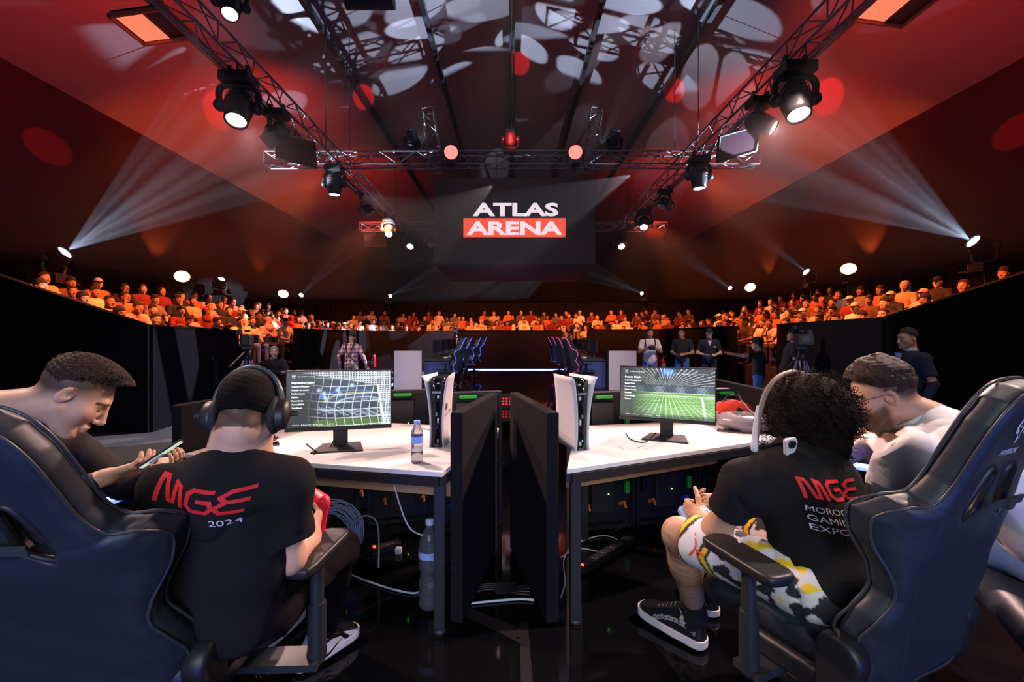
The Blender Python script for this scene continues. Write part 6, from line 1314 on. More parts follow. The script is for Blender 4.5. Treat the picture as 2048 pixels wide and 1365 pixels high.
hd_s = Sdf().ell((0, -.03, .02), (.105, .115, .125)).cap((0, -.06, -.1), (0, -.05, -.18), .09, .12, .04).ell((0, .10, -.005), (.065, .08, .09), None, .02, True); reg('hood', hd_s.mesh('hood', .010, CCL, None))
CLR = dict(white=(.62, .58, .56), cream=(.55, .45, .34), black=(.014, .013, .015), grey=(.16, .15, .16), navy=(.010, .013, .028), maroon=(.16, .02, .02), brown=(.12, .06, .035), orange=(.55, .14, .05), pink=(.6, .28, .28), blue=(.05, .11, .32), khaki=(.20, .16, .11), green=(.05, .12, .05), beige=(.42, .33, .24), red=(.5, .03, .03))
SKN = [(.50, .29, .20), (.38, .20, .125), (.58, .36, .26), (.26, .135, .08)]; HC = [(.012, .009, .008), (.02, .012, .008), (.035, .018, .010)]
def crowd_person(label, loc, face, pose, shirt, hair='short', trousers='black', hcol=None, skin=None, group=None, s=1.0, shoes='black', hatcol=None):
    rs = random.Random(hash_(label)); h, body, sh, tr, so = POSE[pose]; t = thing('person', label, 'person', loc, math.atan2(-face[0], face[1]), group); t.scale = (s, s, s)
    def cc(o, c): k = o.copy(); COL.objects.link(k); k.parent = t; k.color = (*c, 1); return k
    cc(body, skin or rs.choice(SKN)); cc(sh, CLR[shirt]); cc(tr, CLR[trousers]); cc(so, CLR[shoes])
    if hair != 'bald':
        src = HAIR[hair]; cov = hair in ('hijab', 'cap', 'hood'); k = cc(src, CLR[hatcol or shirt] if cov else (hcol or rs.choice(HC))); k.matrix_parent_inverse = Matrix.Identity(4); k.matrix_basis = h.M()
        if hair == 'cap': k2 = cc(HAIR['short'], hcol or HC[0]); k2.matrix_basis = h.M() @ Matrix.Scale(.96, 4)
    return t
def hash_(s): return sum(ord(c)*(i+7) for i, c in enumerate(s)) % 100003
# head positions read off the photograph; rows are resolved to the real benches
Z1 = lambda L: [(x/3.94, 480+y/3.94)+tuple(r) for x, y, *r in L]; Z2 = lambda L: [(480+x/3.94, 560+y/3.94)+tuple(r) for x, y, *r in L]; Z3 = lambda L: [(960+x/3.94, 560+y/3.94)+tuple(r) for x, y, *r in L]; Z4 = lambda L: [(1440+x/3.368, 500+y/3.368)+tuple(r) for x, y, *r in L]
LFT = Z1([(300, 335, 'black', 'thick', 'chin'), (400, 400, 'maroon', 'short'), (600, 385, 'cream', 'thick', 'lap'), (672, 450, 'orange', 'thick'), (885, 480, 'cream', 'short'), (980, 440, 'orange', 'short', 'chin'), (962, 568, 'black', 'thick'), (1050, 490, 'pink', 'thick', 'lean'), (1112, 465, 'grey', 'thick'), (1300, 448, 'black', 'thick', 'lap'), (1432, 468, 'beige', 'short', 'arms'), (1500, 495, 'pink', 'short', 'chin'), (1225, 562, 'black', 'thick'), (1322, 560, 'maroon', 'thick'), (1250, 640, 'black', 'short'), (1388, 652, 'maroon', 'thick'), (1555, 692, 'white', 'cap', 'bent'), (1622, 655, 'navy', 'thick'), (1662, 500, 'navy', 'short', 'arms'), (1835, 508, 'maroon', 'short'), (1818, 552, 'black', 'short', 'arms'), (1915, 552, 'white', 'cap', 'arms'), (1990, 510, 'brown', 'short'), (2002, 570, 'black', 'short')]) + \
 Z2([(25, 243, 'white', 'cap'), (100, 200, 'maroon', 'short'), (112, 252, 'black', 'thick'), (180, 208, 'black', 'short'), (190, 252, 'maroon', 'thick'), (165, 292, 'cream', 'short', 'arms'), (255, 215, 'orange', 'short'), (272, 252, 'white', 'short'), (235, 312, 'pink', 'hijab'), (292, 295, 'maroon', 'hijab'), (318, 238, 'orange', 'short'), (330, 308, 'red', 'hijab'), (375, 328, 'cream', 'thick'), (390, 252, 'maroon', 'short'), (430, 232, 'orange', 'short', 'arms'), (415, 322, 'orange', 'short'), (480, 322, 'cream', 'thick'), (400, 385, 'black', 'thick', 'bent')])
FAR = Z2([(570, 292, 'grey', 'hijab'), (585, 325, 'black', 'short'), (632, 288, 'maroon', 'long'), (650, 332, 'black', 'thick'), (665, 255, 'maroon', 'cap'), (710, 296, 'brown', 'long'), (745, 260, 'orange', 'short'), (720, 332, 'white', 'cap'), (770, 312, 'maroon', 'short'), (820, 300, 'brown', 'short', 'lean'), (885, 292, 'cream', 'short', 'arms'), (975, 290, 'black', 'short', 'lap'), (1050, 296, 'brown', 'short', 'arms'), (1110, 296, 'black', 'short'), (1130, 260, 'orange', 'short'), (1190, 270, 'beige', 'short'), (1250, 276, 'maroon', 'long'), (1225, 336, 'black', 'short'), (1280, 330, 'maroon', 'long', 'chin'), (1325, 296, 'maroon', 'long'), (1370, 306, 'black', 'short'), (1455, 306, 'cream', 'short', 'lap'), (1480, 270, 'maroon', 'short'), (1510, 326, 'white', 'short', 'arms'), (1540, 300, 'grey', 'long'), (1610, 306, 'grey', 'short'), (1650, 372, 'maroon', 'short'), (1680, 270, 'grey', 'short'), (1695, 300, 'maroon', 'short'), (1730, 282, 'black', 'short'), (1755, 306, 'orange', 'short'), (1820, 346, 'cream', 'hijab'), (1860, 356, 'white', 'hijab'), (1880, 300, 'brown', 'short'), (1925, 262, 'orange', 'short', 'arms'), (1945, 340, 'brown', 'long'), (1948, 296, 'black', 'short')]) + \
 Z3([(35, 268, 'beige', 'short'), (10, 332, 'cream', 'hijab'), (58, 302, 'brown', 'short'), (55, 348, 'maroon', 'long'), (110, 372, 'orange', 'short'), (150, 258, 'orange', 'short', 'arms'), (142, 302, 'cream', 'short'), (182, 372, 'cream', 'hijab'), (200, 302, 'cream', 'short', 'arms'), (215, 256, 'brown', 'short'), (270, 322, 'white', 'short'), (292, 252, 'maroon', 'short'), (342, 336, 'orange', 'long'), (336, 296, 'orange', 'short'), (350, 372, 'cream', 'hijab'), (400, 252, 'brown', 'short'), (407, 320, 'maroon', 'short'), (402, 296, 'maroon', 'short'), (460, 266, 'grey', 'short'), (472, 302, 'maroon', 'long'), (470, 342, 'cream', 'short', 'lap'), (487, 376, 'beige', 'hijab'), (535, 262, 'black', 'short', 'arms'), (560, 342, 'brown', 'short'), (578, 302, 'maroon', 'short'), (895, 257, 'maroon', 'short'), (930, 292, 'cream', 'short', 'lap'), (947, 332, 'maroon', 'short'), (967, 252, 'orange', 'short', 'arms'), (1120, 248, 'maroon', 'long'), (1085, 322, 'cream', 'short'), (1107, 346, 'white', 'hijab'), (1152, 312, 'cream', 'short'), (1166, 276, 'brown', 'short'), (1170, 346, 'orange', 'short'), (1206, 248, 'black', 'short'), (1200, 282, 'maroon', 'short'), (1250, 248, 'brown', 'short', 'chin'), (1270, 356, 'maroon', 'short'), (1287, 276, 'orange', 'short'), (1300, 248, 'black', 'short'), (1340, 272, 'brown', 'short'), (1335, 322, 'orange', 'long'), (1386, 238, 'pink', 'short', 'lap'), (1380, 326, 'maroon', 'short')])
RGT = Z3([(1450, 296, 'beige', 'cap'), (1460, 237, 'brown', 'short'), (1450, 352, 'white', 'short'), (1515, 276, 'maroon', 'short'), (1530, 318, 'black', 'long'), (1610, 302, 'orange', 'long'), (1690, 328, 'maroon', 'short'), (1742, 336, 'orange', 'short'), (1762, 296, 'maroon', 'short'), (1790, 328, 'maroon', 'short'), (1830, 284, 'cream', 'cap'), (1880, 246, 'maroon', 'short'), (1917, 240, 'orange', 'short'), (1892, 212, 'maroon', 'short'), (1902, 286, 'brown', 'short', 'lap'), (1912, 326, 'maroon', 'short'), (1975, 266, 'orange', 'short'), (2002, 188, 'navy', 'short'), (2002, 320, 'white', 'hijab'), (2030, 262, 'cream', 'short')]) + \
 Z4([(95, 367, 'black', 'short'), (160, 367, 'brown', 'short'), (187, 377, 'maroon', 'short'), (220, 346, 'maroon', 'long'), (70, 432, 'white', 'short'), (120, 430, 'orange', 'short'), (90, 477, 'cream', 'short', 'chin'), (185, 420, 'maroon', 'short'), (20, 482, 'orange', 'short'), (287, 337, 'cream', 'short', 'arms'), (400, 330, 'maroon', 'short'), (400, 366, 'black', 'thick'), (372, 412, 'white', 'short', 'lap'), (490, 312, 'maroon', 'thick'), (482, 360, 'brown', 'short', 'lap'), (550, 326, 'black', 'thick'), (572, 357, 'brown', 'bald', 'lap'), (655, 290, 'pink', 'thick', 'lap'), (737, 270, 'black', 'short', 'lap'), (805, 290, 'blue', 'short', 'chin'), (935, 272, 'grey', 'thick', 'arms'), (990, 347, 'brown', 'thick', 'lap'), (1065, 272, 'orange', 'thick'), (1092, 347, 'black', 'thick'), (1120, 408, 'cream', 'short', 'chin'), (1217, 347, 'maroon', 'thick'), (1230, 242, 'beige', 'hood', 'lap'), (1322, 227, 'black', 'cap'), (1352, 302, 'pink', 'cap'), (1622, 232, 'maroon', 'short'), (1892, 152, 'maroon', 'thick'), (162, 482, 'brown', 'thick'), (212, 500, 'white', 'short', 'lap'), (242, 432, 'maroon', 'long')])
ORD = ['first', 'second', 'third', 'fourth', 'fifth', 'sixth', 'seventh', 'eighth', 'ninth', 'tenth', 'eleventh', 'twelfth']
HW = dict(short='short dark hair', thick='thick black hair', curly='curly hair', long='long dark hair', hijab='a headscarf', cap='a cap', hood='a raised hood', bald='a shaved head')
SW = dict(white='white shirt', cream='cream shirt', black='black shirt', grey='grey top', navy='navy jacket', maroon='dark red shirt', brown='brown jacket', orange='orange-lit shirt', pink='pale pink shirt', blue='blue football shirt', beige='beige hoodie', red='red top', khaki='khaki shirt', green='green shirt')  # orange-lit shirts carry that orange in their cloth colour
PW = dict(lap='hands in lap', arms='arms folded', lean='leaning forward', chin='hand at the chin', bent='bent far forward')
place = []; used = []
def seat_for(px, py, stand):
    m = (px-1024)/F; best = None
    for mode in (('side', 'far') if abs(m) > .05 else ('far',)):
        for r in range(6 if mode == 'side' else 5):
            fl = .25+.28*r; Y = (6.48+.85*r)/abs(m) if mode == 'side' else 20.85+.85*r
            if mode == 'side' and (not (8.0 < Y < 19.3) or (r == 0 and 10.2 < Y < 13.6)): continue
            if mode == 'far' and abs(m*Y) > 8.4: continue
            hz = fl+1.22; z = H-(py-HOR)/F*Y; e = abs(z-hz)
            if best is None or e < best[0]: best = (e, m*Y, Y, fl, r, z-hz, mode)
    return best
for stand, lst in (('left', LFT), ('far', FAR), ('right', RGT)):
    for it in sorted(lst):
        px, py, shirt, hr = it[:4]; pose = it[4] if len(it) > 4 else random.Random(int(px*7+py)).choice(['lap', 'lap', 'lean', 'arms'])
        b = seat_for(px, py, stand)
        if b is None: continue
        e, x, y, fl, r, dz, mode = b; stand_ = stand; stand = 'far' if mode == 'far' else ('left' if x < 0 else 'right')
        if r == 0 and pose in ('lean', 'bent', 'chin'): pose = 'lap'
        if any(math.hypot(x-u, y-v) < .50 for u, v in used):
            for dy in (.5, -.5, .75, -.75, 1.0, -1.0, 1.3, -1.3, 1.6, -1.6):
                x2, y2 = (x, y+dy) if stand != 'far' else (x+dy, y)
                if y2 > 7.95 and not any(math.hypot(x2-u, y2-v) < .50 for u, v in used): x, y = x2, y2; break
        used.append((x, y)); place.append([stand, r, x, y, fl, dz, shirt, hr, pose, px]); stand = stand_
ff = random.Random(42); extra = []
for stand, rows in (('far', (0, 1, 2, 3, 4)), ('left', (1, 2, 3, 4)), ('right', (1, 2, 3, 4))):
    for r in rows:
        cand = [(-8.2+.62*i, 20.85+.85*r) for i in range(27)] if stand == 'far' else [((-1 if stand == 'left' else 1)*(6.48+.85*r), 9.6+.66*i) for i in range(15)]
        for x, y in cand:
            x += 0 if stand != 'far' else ff.uniform(-.08, .08)
            if stand == 'far' and 2.3 < x < 3.3: continue
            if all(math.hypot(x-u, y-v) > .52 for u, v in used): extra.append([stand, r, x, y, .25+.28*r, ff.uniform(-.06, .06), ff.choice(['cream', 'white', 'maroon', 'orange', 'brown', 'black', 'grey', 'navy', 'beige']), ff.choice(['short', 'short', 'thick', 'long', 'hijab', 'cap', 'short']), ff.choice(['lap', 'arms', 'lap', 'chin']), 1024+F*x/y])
ff.shuffle(extra); place += extra[:92]
cnt = {}
for p_ in sorted(place, key=lambda q: q[9]):
    stand, r, x, y, fl, dz, shirt, hr, pose, px = p_; k = (stand, r); cnt[k] = cnt.get(k, 0)+1; n = cnt[k]
    nth = ORD[n-1] if n <= 12 else f'{n}th'
    label = f'spectator with {HW[hr]}, {SW[shirt]}, {nth} from left, {ORD[r]} row, {stand} stand'
    s = 1+max(-.06, min(.06, dz*.5)); off = max(-.10, min(.12, dz-(s-1)*1.2))
    if stand == 'far': face = V(-x*.12, -1, 0); lx, ly = x, y+.10
    else: sx = 1 if x > 0 else -1; face = V(-sx, -.35 if y > 9 else -.2, 0); lx, ly = x+sx*.10, y
    tr = random.Random(int(px*13)).choice(['black', 'navy', 'black', 'brown', 'blue'])
    hatc = {'pink': 'pink', 'black': 'black'}.get(shirt, 'white') if hr == 'cap' else None
    crowd_person(label, (lx, ly, fl), face.normalized(), pose, shirt, hr, tr, group=f'spectators seated in the {stand} stand', s=s, hatcol=hatc)
print('CROWD', len(place))
# ------------------------------------------------------------------ people on the arena floor
fz = -.2
def stander(label, px, Y, face, pose, shirt, hair, trs, s=1., z=fz, **kw): return crowd_person(label, ((px-1024)/F*Y, Y, z), Vector(face).normalized(), pose, shirt, hair, trs, s=s, **kw)
pl = stander('person in a pink and black plaid shirt and shorts walking away with a camera harness', 703, 11.0, (.1, 1, 0), 'walk', 'pink', 'short', 'khaki', .93)
plm = bpy.data.materials.new('plaid flannel'); plm.use_nodes = True; nt = plm.node_tree; b_ = nt.nodes['Principled BSDF']; b_.inputs['Roughness'].default_value = .9; tcn = nt.nodes.new('ShaderNodeTexCoord'); sx_ = nt.nodes.new('ShaderNodeSeparateXYZ'); nt.links.new(tcn.outputs['Object'], sx_.inputs[0]); last = None
for i, (ax_, fq) in enumerate((('X', 62), ('Z', 62))):
    mu = nt.nodes.new('ShaderNodeMath'); mu.operation = 'MULTIPLY'; mu.inputs[1].default_value = fq; nt.links.new(sx_.outputs[ax_], mu.inputs[0]); si = nt.nodes.new('ShaderNodeMath'); si.operation = 'SINE'; nt.links.new(mu.outputs[0], si.inputs[0]); gt = nt.nodes.new('ShaderNodeMath'); gt.operation = 'GREATER_THAN'; gt.inputs[1].default_value = .35; nt.links.new(si.outputs[0], gt.inputs[0])
    if last is None: last = gt
    else: ad = nt.nodes.new('ShaderNodeMath'); ad.operation = 'ADD'; nt.links.new(last.outputs[0], ad.inputs[0]); nt.links.new(gt.outputs[0], ad.inputs[1]); mu2 = nt.nodes.new('ShaderNodeMath'); mu2.operation = 'MULTIPLY'; mu2.inputs[1].default_value = .5; nt.links.new(ad.outputs[0], mu2.inputs[0]); last = mu2
cr = nt.nodes.new('ShaderNodeValToRGB'); cr.color_ramp.elements[0].color = (.72, .42, .42, 1); cr.color_ramp.elements[1].color = (.03, .015, .03, 1); nt.links.new(last.outputs[0], cr.inputs[0]); nt.links.new(cr.outputs[0], b_.inputs['Base Color'])
for c in pl.children:
    if c.name.startswith('shirt'): c.material_slots[0].link = 'OBJECT'; c.material_slots[0].material = plm
for sx in (-1, 1): MB().tube(spline([V(sx*.07, .10, 1.52), V(sx*.10, -.02, 1.56), V(sx*.09, -.15, 1.40), V(sx*.05, -.155, 1.25), V(-sx*.10, -.15, 1.08), V(-sx*.22, -.03, 1.0)], 5), .013, 5).build('harness_strap', BLK, pl)
cm1 = thing('camera', 'small camera held at the hip of the man in plaid', 'camera', (pl.location.x+.40, 11.05, .66)); MB().box((0, 0, .04), (.13, .07, .09), bev=.01).cyl((0, .03, .04), (0, .12, .04), .033).build('camera_body', BLK, cm1)
pw = stander('photographer in a white T-shirt and jeans looking down at his camera', 1299, 11.6, (-.1, -1, 0), 'hold', 'white', 'short', 'blue')
for sx in (-1, 1): MB().tube(spline([V(sx*.1, -.13, 1.40), V(sx*.11, .0, 1.54), V(sx*.12, .13, 1.38), V(sx*.10, .14, 1.2)], 5), .012, 5).build('harness_strap', BLK, pw)
cm2 = thing('camera', 'black camera held by the photographer in white', 'camera', (pw.location.x-.03, 11.28, 1.02)); MB().box((0, 0, .04), (.14, .07, .10), bev=.01).cyl((0, -.03, .04), (0, -.15, .02), .036).build('camera_body', BLK, cm2)
stander('person in a black shirt and jeans standing between the photographer and the guard', 1364, 12.0, (-.6, -.8, 0), 'stand', 'black', 'short', 'blue')
gd = stander('guard in a dark navy jacket and cap with hands clasped, against the right barrier', 1418, 11.6, (-.3, -1, 0), 'stand', 'navy', 'cap', 'navy', hatcol='navy')
MB().add([(-.05, .14, 1.44), (.05, .14, 1.44), (.0, .155, 1.30)], [(0, 1, 2)]).build('shirt_front', mat('pale shirt', (.6, .55, .6), .8), gd); MB().box((-.12, .135, 1.28), (.06, .012, .035)).build('chest_badge', mat('pale badge', (.5, .45, .5), .7), gd)
stander('boy with curly hair and a black T-shirt, back to us, pointing to the left', 1518, 8.6, (-.75, .66, 0), 'point', 'black', 'curly', 'blue', .86)
lj = stander('person in a black leather jacket leaning beside the pointing boy', 1551, 9.1, (-.9, .3, 0), 'suit', 'black', 'thick', 'black', .98); lj.rotation_euler.x = .22
su = stander('person in a navy suit and pale blue shirt walking left before the right wall', 1822, 5.0, (-1, .10, 0), 'suit', 'navy', 'short', 'navy', .94)
MB().add([(-.055, .135, 1.46), (.055, .135, 1.46), (.035, .165, 1.28), (.0, .172, 1.10), (-.035, .165, 1.28)], [(0, 1, 2, 3, 4)]).build('shirt_front', mat('pale blue shirt', (.30, .42, .68), .7), su)
MB().lathe([(.062, 1.46), (.070, 1.50), (.062, 1.515), (.058, 1.46)], (0, .01, 0), n=18).build('shirt_collar', mat('pale blue shirt'), su)
MB().add([(-.012, .170, 1.44), (.012, .170, 1.44), (.02, .182, 1.2), (0, .185, 1.15), (-.02, .182, 1.2)], [(0, 1, 2, 3, 4)]).build('tie', mat('red tie', (.3, .05, .06), .7), su)
st_ = stander('grey-haired person in a black T-shirt sitting with folded arms at the far left table', 547, 9.6, (.6, -.8, 0), 'arms', 'black', 'short', 'black', hcol=(.25, .24, .24))
ck = thing('folding_chair', 'black folding chair under the grey-haired man', 'chair', (st_.location.x, 9.6, fz)); 
mb = MB().box((0, 0, .44), (.42, .42, .03))
mb.build('seat', BLK, ck); MB().box((-.14, .2, .72), (.40, .03, .22), (0, 0, .64)).build('backrest', BLK, ck)
for x, y in ((-.18, -.18), (.18, -.18), (-.18, .18), (.18, .18)): MB().cyl((x, y, 0), (x, y, .43), .012, n=6).build('leg', METAL, ck)
tb = thing('low_table', 'low black table beside the grey-haired man at left', 'table', (P(585, 740, 9.8).x, 9.8, fz)); MB().box((0, 0, .70), (1.3, .6, .04)).build('tabletop', mat('table black', (.03, .028, .03), .3), tb)
for x in (-.6, .6):
    for y in (-.26, .26): MB().box((x, y, .34), (.04, .04, .68)).build('leg', METAL, tb)
wb = thing('storage_box', 'small pale box on the floor behind the tripod at left', 'box', (P(513, 735, 10.4).x, 10.4, fz)); MB().box((0, 0, .28), (.30, .3, .56), bev=.01).build('box_body', mat('pale box', (.55, .5, .5), .7), wb)
# cameramen and standing spectators beyond the far right desks
plat = thing('camera_platform', 'black camera platform in the gap of the far barrier', 'platform', (2.75, 20.2, fz)); MB().box((0, .0, .45), (1.0, 1.2, .9)).build('deck', deckm, plat)
for i, (px, py, pose, sh, tt) in enumerate(((1138, 616, 'stand', 'maroon', 'person standing in dark red behind the far chairs, left of the cameraman'), (1152, 607, 'hold', 'cream', 'cameraman in shorts and cream shirt standing on the far platform'))):
    Y = 20.2; x = (px-1024)/F*Y; crowd_person(tt, (x, Y, .7), V(-.1, -1, 0), pose, sh, 'short', 'khaki', s=.95)
# tripods with broadcast cameras
def tripod_cam(label, px, py, Y, top, yaw, z0=fz, s=1.):
    c = P(px, py, Y); t = thing('broadcast_camera', label, 'video camera', (c.x, c.y, z0), yaw); zt = top-z0
    for k in range(3):
        a = k*2.094+.5; l = MB(); b = V(math.cos(a)*.42*s, math.sin(a)*.42*s, 0)
        for q in (-1, 1): n = V(-math.sin(a), math.cos(a), 0)*.025*q; l.cyl(V(0, 0, zt-.35)+V(math.cos(a), math.sin(a), 0)*.05+n, b+n, .012, n=6)
        l.build('tripod_leg', ALU, t)
    MB().lathe([(0, zt-.36), (.07, zt-.36), (.07, zt-.30), (.05, zt-.27), (.05, zt-.2), (0, zt-.2)]).box((0, 0, zt-.17), (.12, .16, .05)).cyl((.0, .05, zt-.2), (.12, .55, zt-.42), .012, n=6).build('tripod_head', BLK, t)
    b = MB().box((0, .02, zt-.06), (.13*s, .34*s, .16*s), bev=.015).cyl((0, -.14*s, zt-.05), (0, -.34*s, zt-.05), .06*s, .065*s).box((0, -.36*s, zt-.05), (.17*s, .10*s, .13*s)).build('camera_body', BLK, t)
    MB().cyl((0, -.412*s, zt-.05), (0, -.415*s, zt-.05), .045*s).build('lens', L_off, t)
    MB().box((0, .0, zt+.07), (.03, .26*s, .03)).cyl((-.08*s, -.12*s, zt+.12), (-.08*s, .10*s, zt+.12), .018).box((.1*s, .05, zt+.05), (.06, .12, .07)).build('handle_and_mic', BLK, t)
    MB().box((-.02, .24*s, zt-.06), (.10*s, .1, .14*s), bev=.01).build('battery', BLK, t); return t
tripod_cam('broadcast camera on a silver-legged tripod in front of the left stand', 495, 690, 6.7, 1.36, R_(200), s=1.0)
tripod_cam('large broadcast camera on a tripod in front of the right barrier', 1603, 690, 6.6, 1.36, R_(-25), s=1.05)
tripod_cam('distant camera on a pedestal in front of the far barrier', 912, 650, 18.9, 1.62, R_(0))
tripod_cam('distant camera on a pedestal among the far chairs on the right', 1144, 655, 19.2, 1.75, R_(0))
# fire extinguishers on red stands
def extinguisher(label, px, Y):
    t = thing('fire_extinguisher', label, 'fire extinguisher', ((px-1024)/F*Y, Y, fz)); r = mat('extinguisher red', (.62, .01, .015), .3)
    MB().lathe([(0, .42), (.075, .42), (.08, .44), (.08, .80), (.06, .86), (.025, .89), (.025, .92), (0, .92)], (.10, 0, 0), n=18).build('cylinder', r, t)
    MB().box((.10, 0, .95), (.05, .03, .05)).bar((.10, 0, .97), (.20, -.02, 1.0), .02, .02).bar((.10, 0, .94), (.20, -.02, .94), .02, .02).build('valve_handle', BLK, t)
    MB().tube(spline([V(.07, 0, .94), V(0, -.02, .9), V(.0, -.03, .65), V(.03, -.05, .5)], 5), .012, 6).build('hose', BLK, t)
    MB().quad((.05, -.083, .55), (.15, -.083, .55), (.15, -.083, .78), (.05, -.083, .78)).build('label_plate', mat('pale paper', (.6, .55, .5), .7), t)
    MB().bar((-.06, .03, 0), (-.06, .03, 1.0), .03, .03).bar((-.06, .03, .42), (.16, .03, .42), .03, .02).box((0.02, 0, .015), (.36, .26, .03)).build('stand', r, t); return t
extinguisher('red fire extinguisher on a stand beside the man in plaid', 742, 16.6); extinguisher('red fire extinguisher on a stand beside the photographer in white', 1319, 13.0)
# ------------------------------------------------------------------ the second pair of desks deeper on the stage
ledp = mat('grey end panel', (.46, .42, .46), .6)
rgb = {'blue': mat('blue chair light', (.1, .1, .8), .4, emit=(.10, .10, 1.), es=2.5), 'pink': mat('pink chair light', (.8, .1, .4), .4, emit=(1., .05, .28), es=1.2)}
for sx, px, lab_ in ((-1, 816, 'left'), (1, 1245, 'right')):
    Y = 11.4; x = (px-1024)/F*Y
    t = thing('end_panel', f'pale grey upright panel closing the near end of the {lab_} far desk row', 'panel', (x, Y, 0)); MB().box((0, 0, .49), (.69, .04, .98), bev=.004).build('face', ledp, t); MB().box((-.36, .35, .49), (.03, .7, .98)).build('side_panel', drape, t)
    dx = x-sx*.72; t = thing('desk', f'long dark far desk row on the {lab_} with blue modesty panels', 'desk', (dx, 14.2, 0))
    MB().box((0, 0, .74), (.75, 5.2, .04)).build('tabletop', mat('desk top dark', (.04, .04, .045), .35), t); MB().box((sx*.0, -2.55, .36), (.70, .03, .70)).build('modesty_panel', mat('modesty panel blue', (.03, .05, .20), .6), t)  # blue is the modesty panel's own base colour
    for y in (-2.5, 0, 2.5): MB().box((sx*.3, y, .36), (.05, .05, .72)).build('leg', METAL, t)
    for i in range(4):
        y = 12.2+1.25*i; mt = thing('far_monitor', f'{"nearest" if i == 0 else ORD[i]} monitor seen edge-on along the {lab_} far desk row', 'monitor', (dx+sx*.15, y, .76), group=None)
        MB().box((0, 0, .32), (.035, .56, .33), (0, 0, .12*sx), bev=.006).build('panel_housing', BLK, mt); MB().box((0, 0, .09), (.04, .06, .16)).box((0, 0, .006), (.2, .24, .012)).build('stand_base', BLK, mt)
        hp2 = None
    for i in range(2): t2 = thing('white_mouse', f'white gadget at the {"near" if i == 0 else "farther"} end of the {lab_} far desk row', 'gadget', (dx-sx*.15, 11.9+.9*i, .76)); Sdf().ell((0, 0, .02), (.07, .12, .035)).cut((0, 0, 0), (0, 0, -1)).mesh('shell', .01, mat('gadget white', (.6, .6, .6), .4), t2)
def rgb_chair(label, x, y, yaw, colr):
    t = thing('rgb_gaming_chair', label, 'gaming chair', (x, y, 0), yaw, None)
    half = [(0, 0), (.18, 0), (.25, .12), (.21, .27), (.27, .42), (.255, .52), (.18, .60), (.15, .78), (.09, .86), (0, .87)]; poly = half+[(-a, b) for a, b in half[-2:0:-1]]
    f = lambda Q: np.maximum(poly_sd(Q[:, 0], Q[:, 2], poly)+.03, np.abs(Q[:, 1]-1.2*np.maximum(np.abs(Q[:, 0])-.14, 0)**1)-.04)-.03
    M = Matrix.Translation((0, -.2, .46)) @ Matrix.Rotation(R_(12), 4, 'X')
    if 'rgbback' not in POSE: o = Sdf().fn(f).mesh('backrest', .016, leather, None, bounds=((-.33, -.12, -.05), (.33, .3, .95))); POSE['rgbback'] = o; s2 = Sdf().box((0, .05, .45), (.26, .26, .05), rad=.045).mesh('seat', .02, leather, None); POSE['rgbseat'] = s2; COL.objects.unlink(o); COL.objects.unlink(s2)
    b = POSE['rgbback'].copy(); COL.objects.link(b); b.parent = t; b.matrix_basis = M; s_ = POSE['rgbseat'].copy(); COL.objects.link(s_); s_.parent = t
    MB().tube([V(u*1.03, -.05+1.1*max(abs(u)-.14, 0), v) for u, v in spline2(poly)], .0055, 5, closed=True).build('light_piping', rgb[colr], b)
    MB().cyl((0, 0, .1), (0, 0, .42), .03, n=8).build('gas_column', METAL, t)
    for k in range(5): a = k*1.2566; MB().tube([V(0, 0, .13), V(.3*math.cos(a), .3*math.sin(a), .08), V(.3*math.cos(a), .3*math.sin(a), .03)], .022, 6).build('base_leg', METAL, t)
    for sx in (-1, 1): MB().box((sx*.3, .05, .66), (.09, .26, .03), bev=.01).box((sx*.3, .02, .5), (.04, .05, .3)).build('armrest', BLK, t)
    return t
def spline2(poly): p = spline([V(a, b, 0) for a, b in poly], 2, True); return [(q.x, q.y) for q in p]
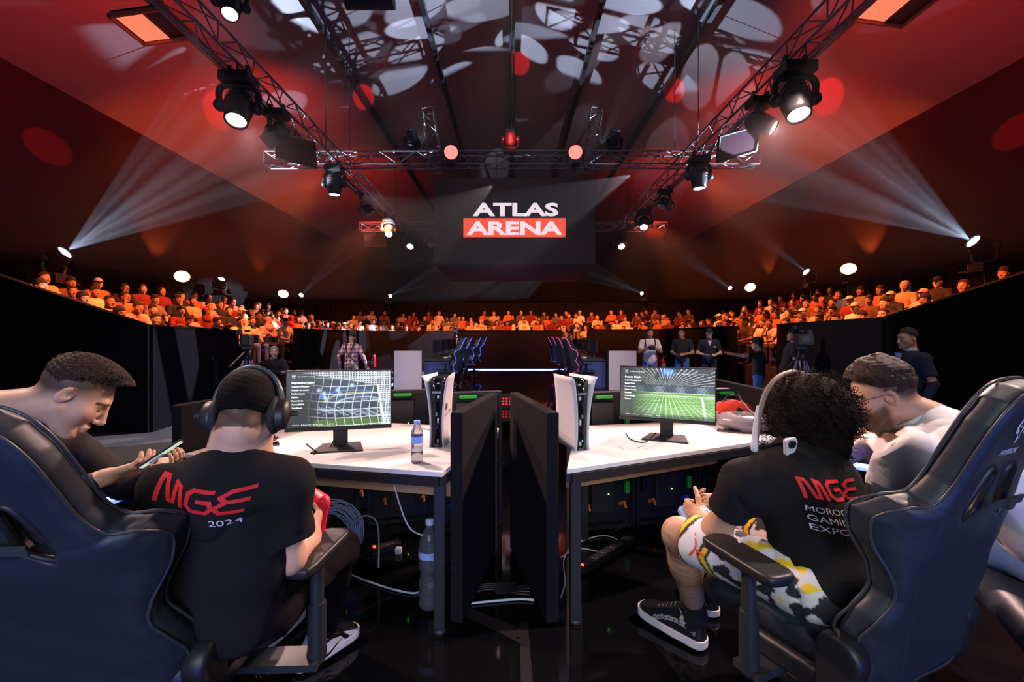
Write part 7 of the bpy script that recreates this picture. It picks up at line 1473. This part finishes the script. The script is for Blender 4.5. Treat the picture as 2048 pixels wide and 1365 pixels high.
for i, (px, Y) in enumerate(((908, 11.6), (922, 12.7), (942, 14.6), (955, 16.2))): rgb_chair(f'{["nearest", "second", "third", "farthest"][i]} chair with blue glowing edges along the left far desks', (px-1024)/F*Y-.12, Y, R_(84+4*i), 'blue')
for i, (px, Y) in enumerate(((1150, 11.6), (1134, 12.9), (1122, 14.6), (1112, 16.4))): rgb_chair(f'{["nearest", "second", "third", "farthest"][i]} chair with pink glowing edges along the right far desks', (px-1024)/F*Y+.12, Y, R_(-70-4*i), 'pink')
# ------------------------------------------------------------------ haze
hm = bpy.data.materials.new('stage haze'); hm.use_nodes = True; nt = hm.node_tree; nt.nodes.clear()
o_ = nt.nodes.new('ShaderNodeOutputMaterial'); vs_ = nt.nodes.new('ShaderNodeVolumeScatter'); vs_.inputs['Density'].default_value = .0031; vs_.inputs['Anisotropy'].default_value = .35; vs_.inputs['Color'].default_value = (.9, .9, .9, 1)
nt.links.new(vs_.outputs[0], o_.inputs['Volume'])
MB().box((0, 16, 5.3), (22., 21., 5.0)).build('haze', hm, kind='stuff', label='thin stage haze hanging under the roof that shows the light beams', cat='haze')

# repeats share a group phrase
GR = dict(moving_head_light='moving head lights around the arena', par_light='round par lights around the arena', panel_light='flat panel lights under the trusses', led_floodlight='square led floodlights beside the trusses', desk_partition='black padded desk partitions', gaming_chair='large gaming chairs at the two near desks', rgb_gaming_chair='gaming chairs with glowing edges at the far desks', far_monitor='monitors along the far desk rows', end_panel='pale end panels of the far desk rows', game_console='game consoles on the near desks', broadcast_camera='broadcast cameras on stands', fire_extinguisher='fire extinguishers on red stands', cable='cables on and under the near desks', power_strip='power strips under the near desks', phone='phones near the players', white_mouse='white gadgets on the far desks', grandstand='stepped grandstands', monitor='monitors on the near desks', game_controller='game controllers in the players hands', water_bottle='clear water bottles at the left desk', camera='handheld cameras', desk='desks on the stage')
for o in list(SC.objects):
    if o.parent is None and 'label' in o and 'group' not in o:
        g = GR.get(o.name.split('.')[0])
        if g: o['group'] = g
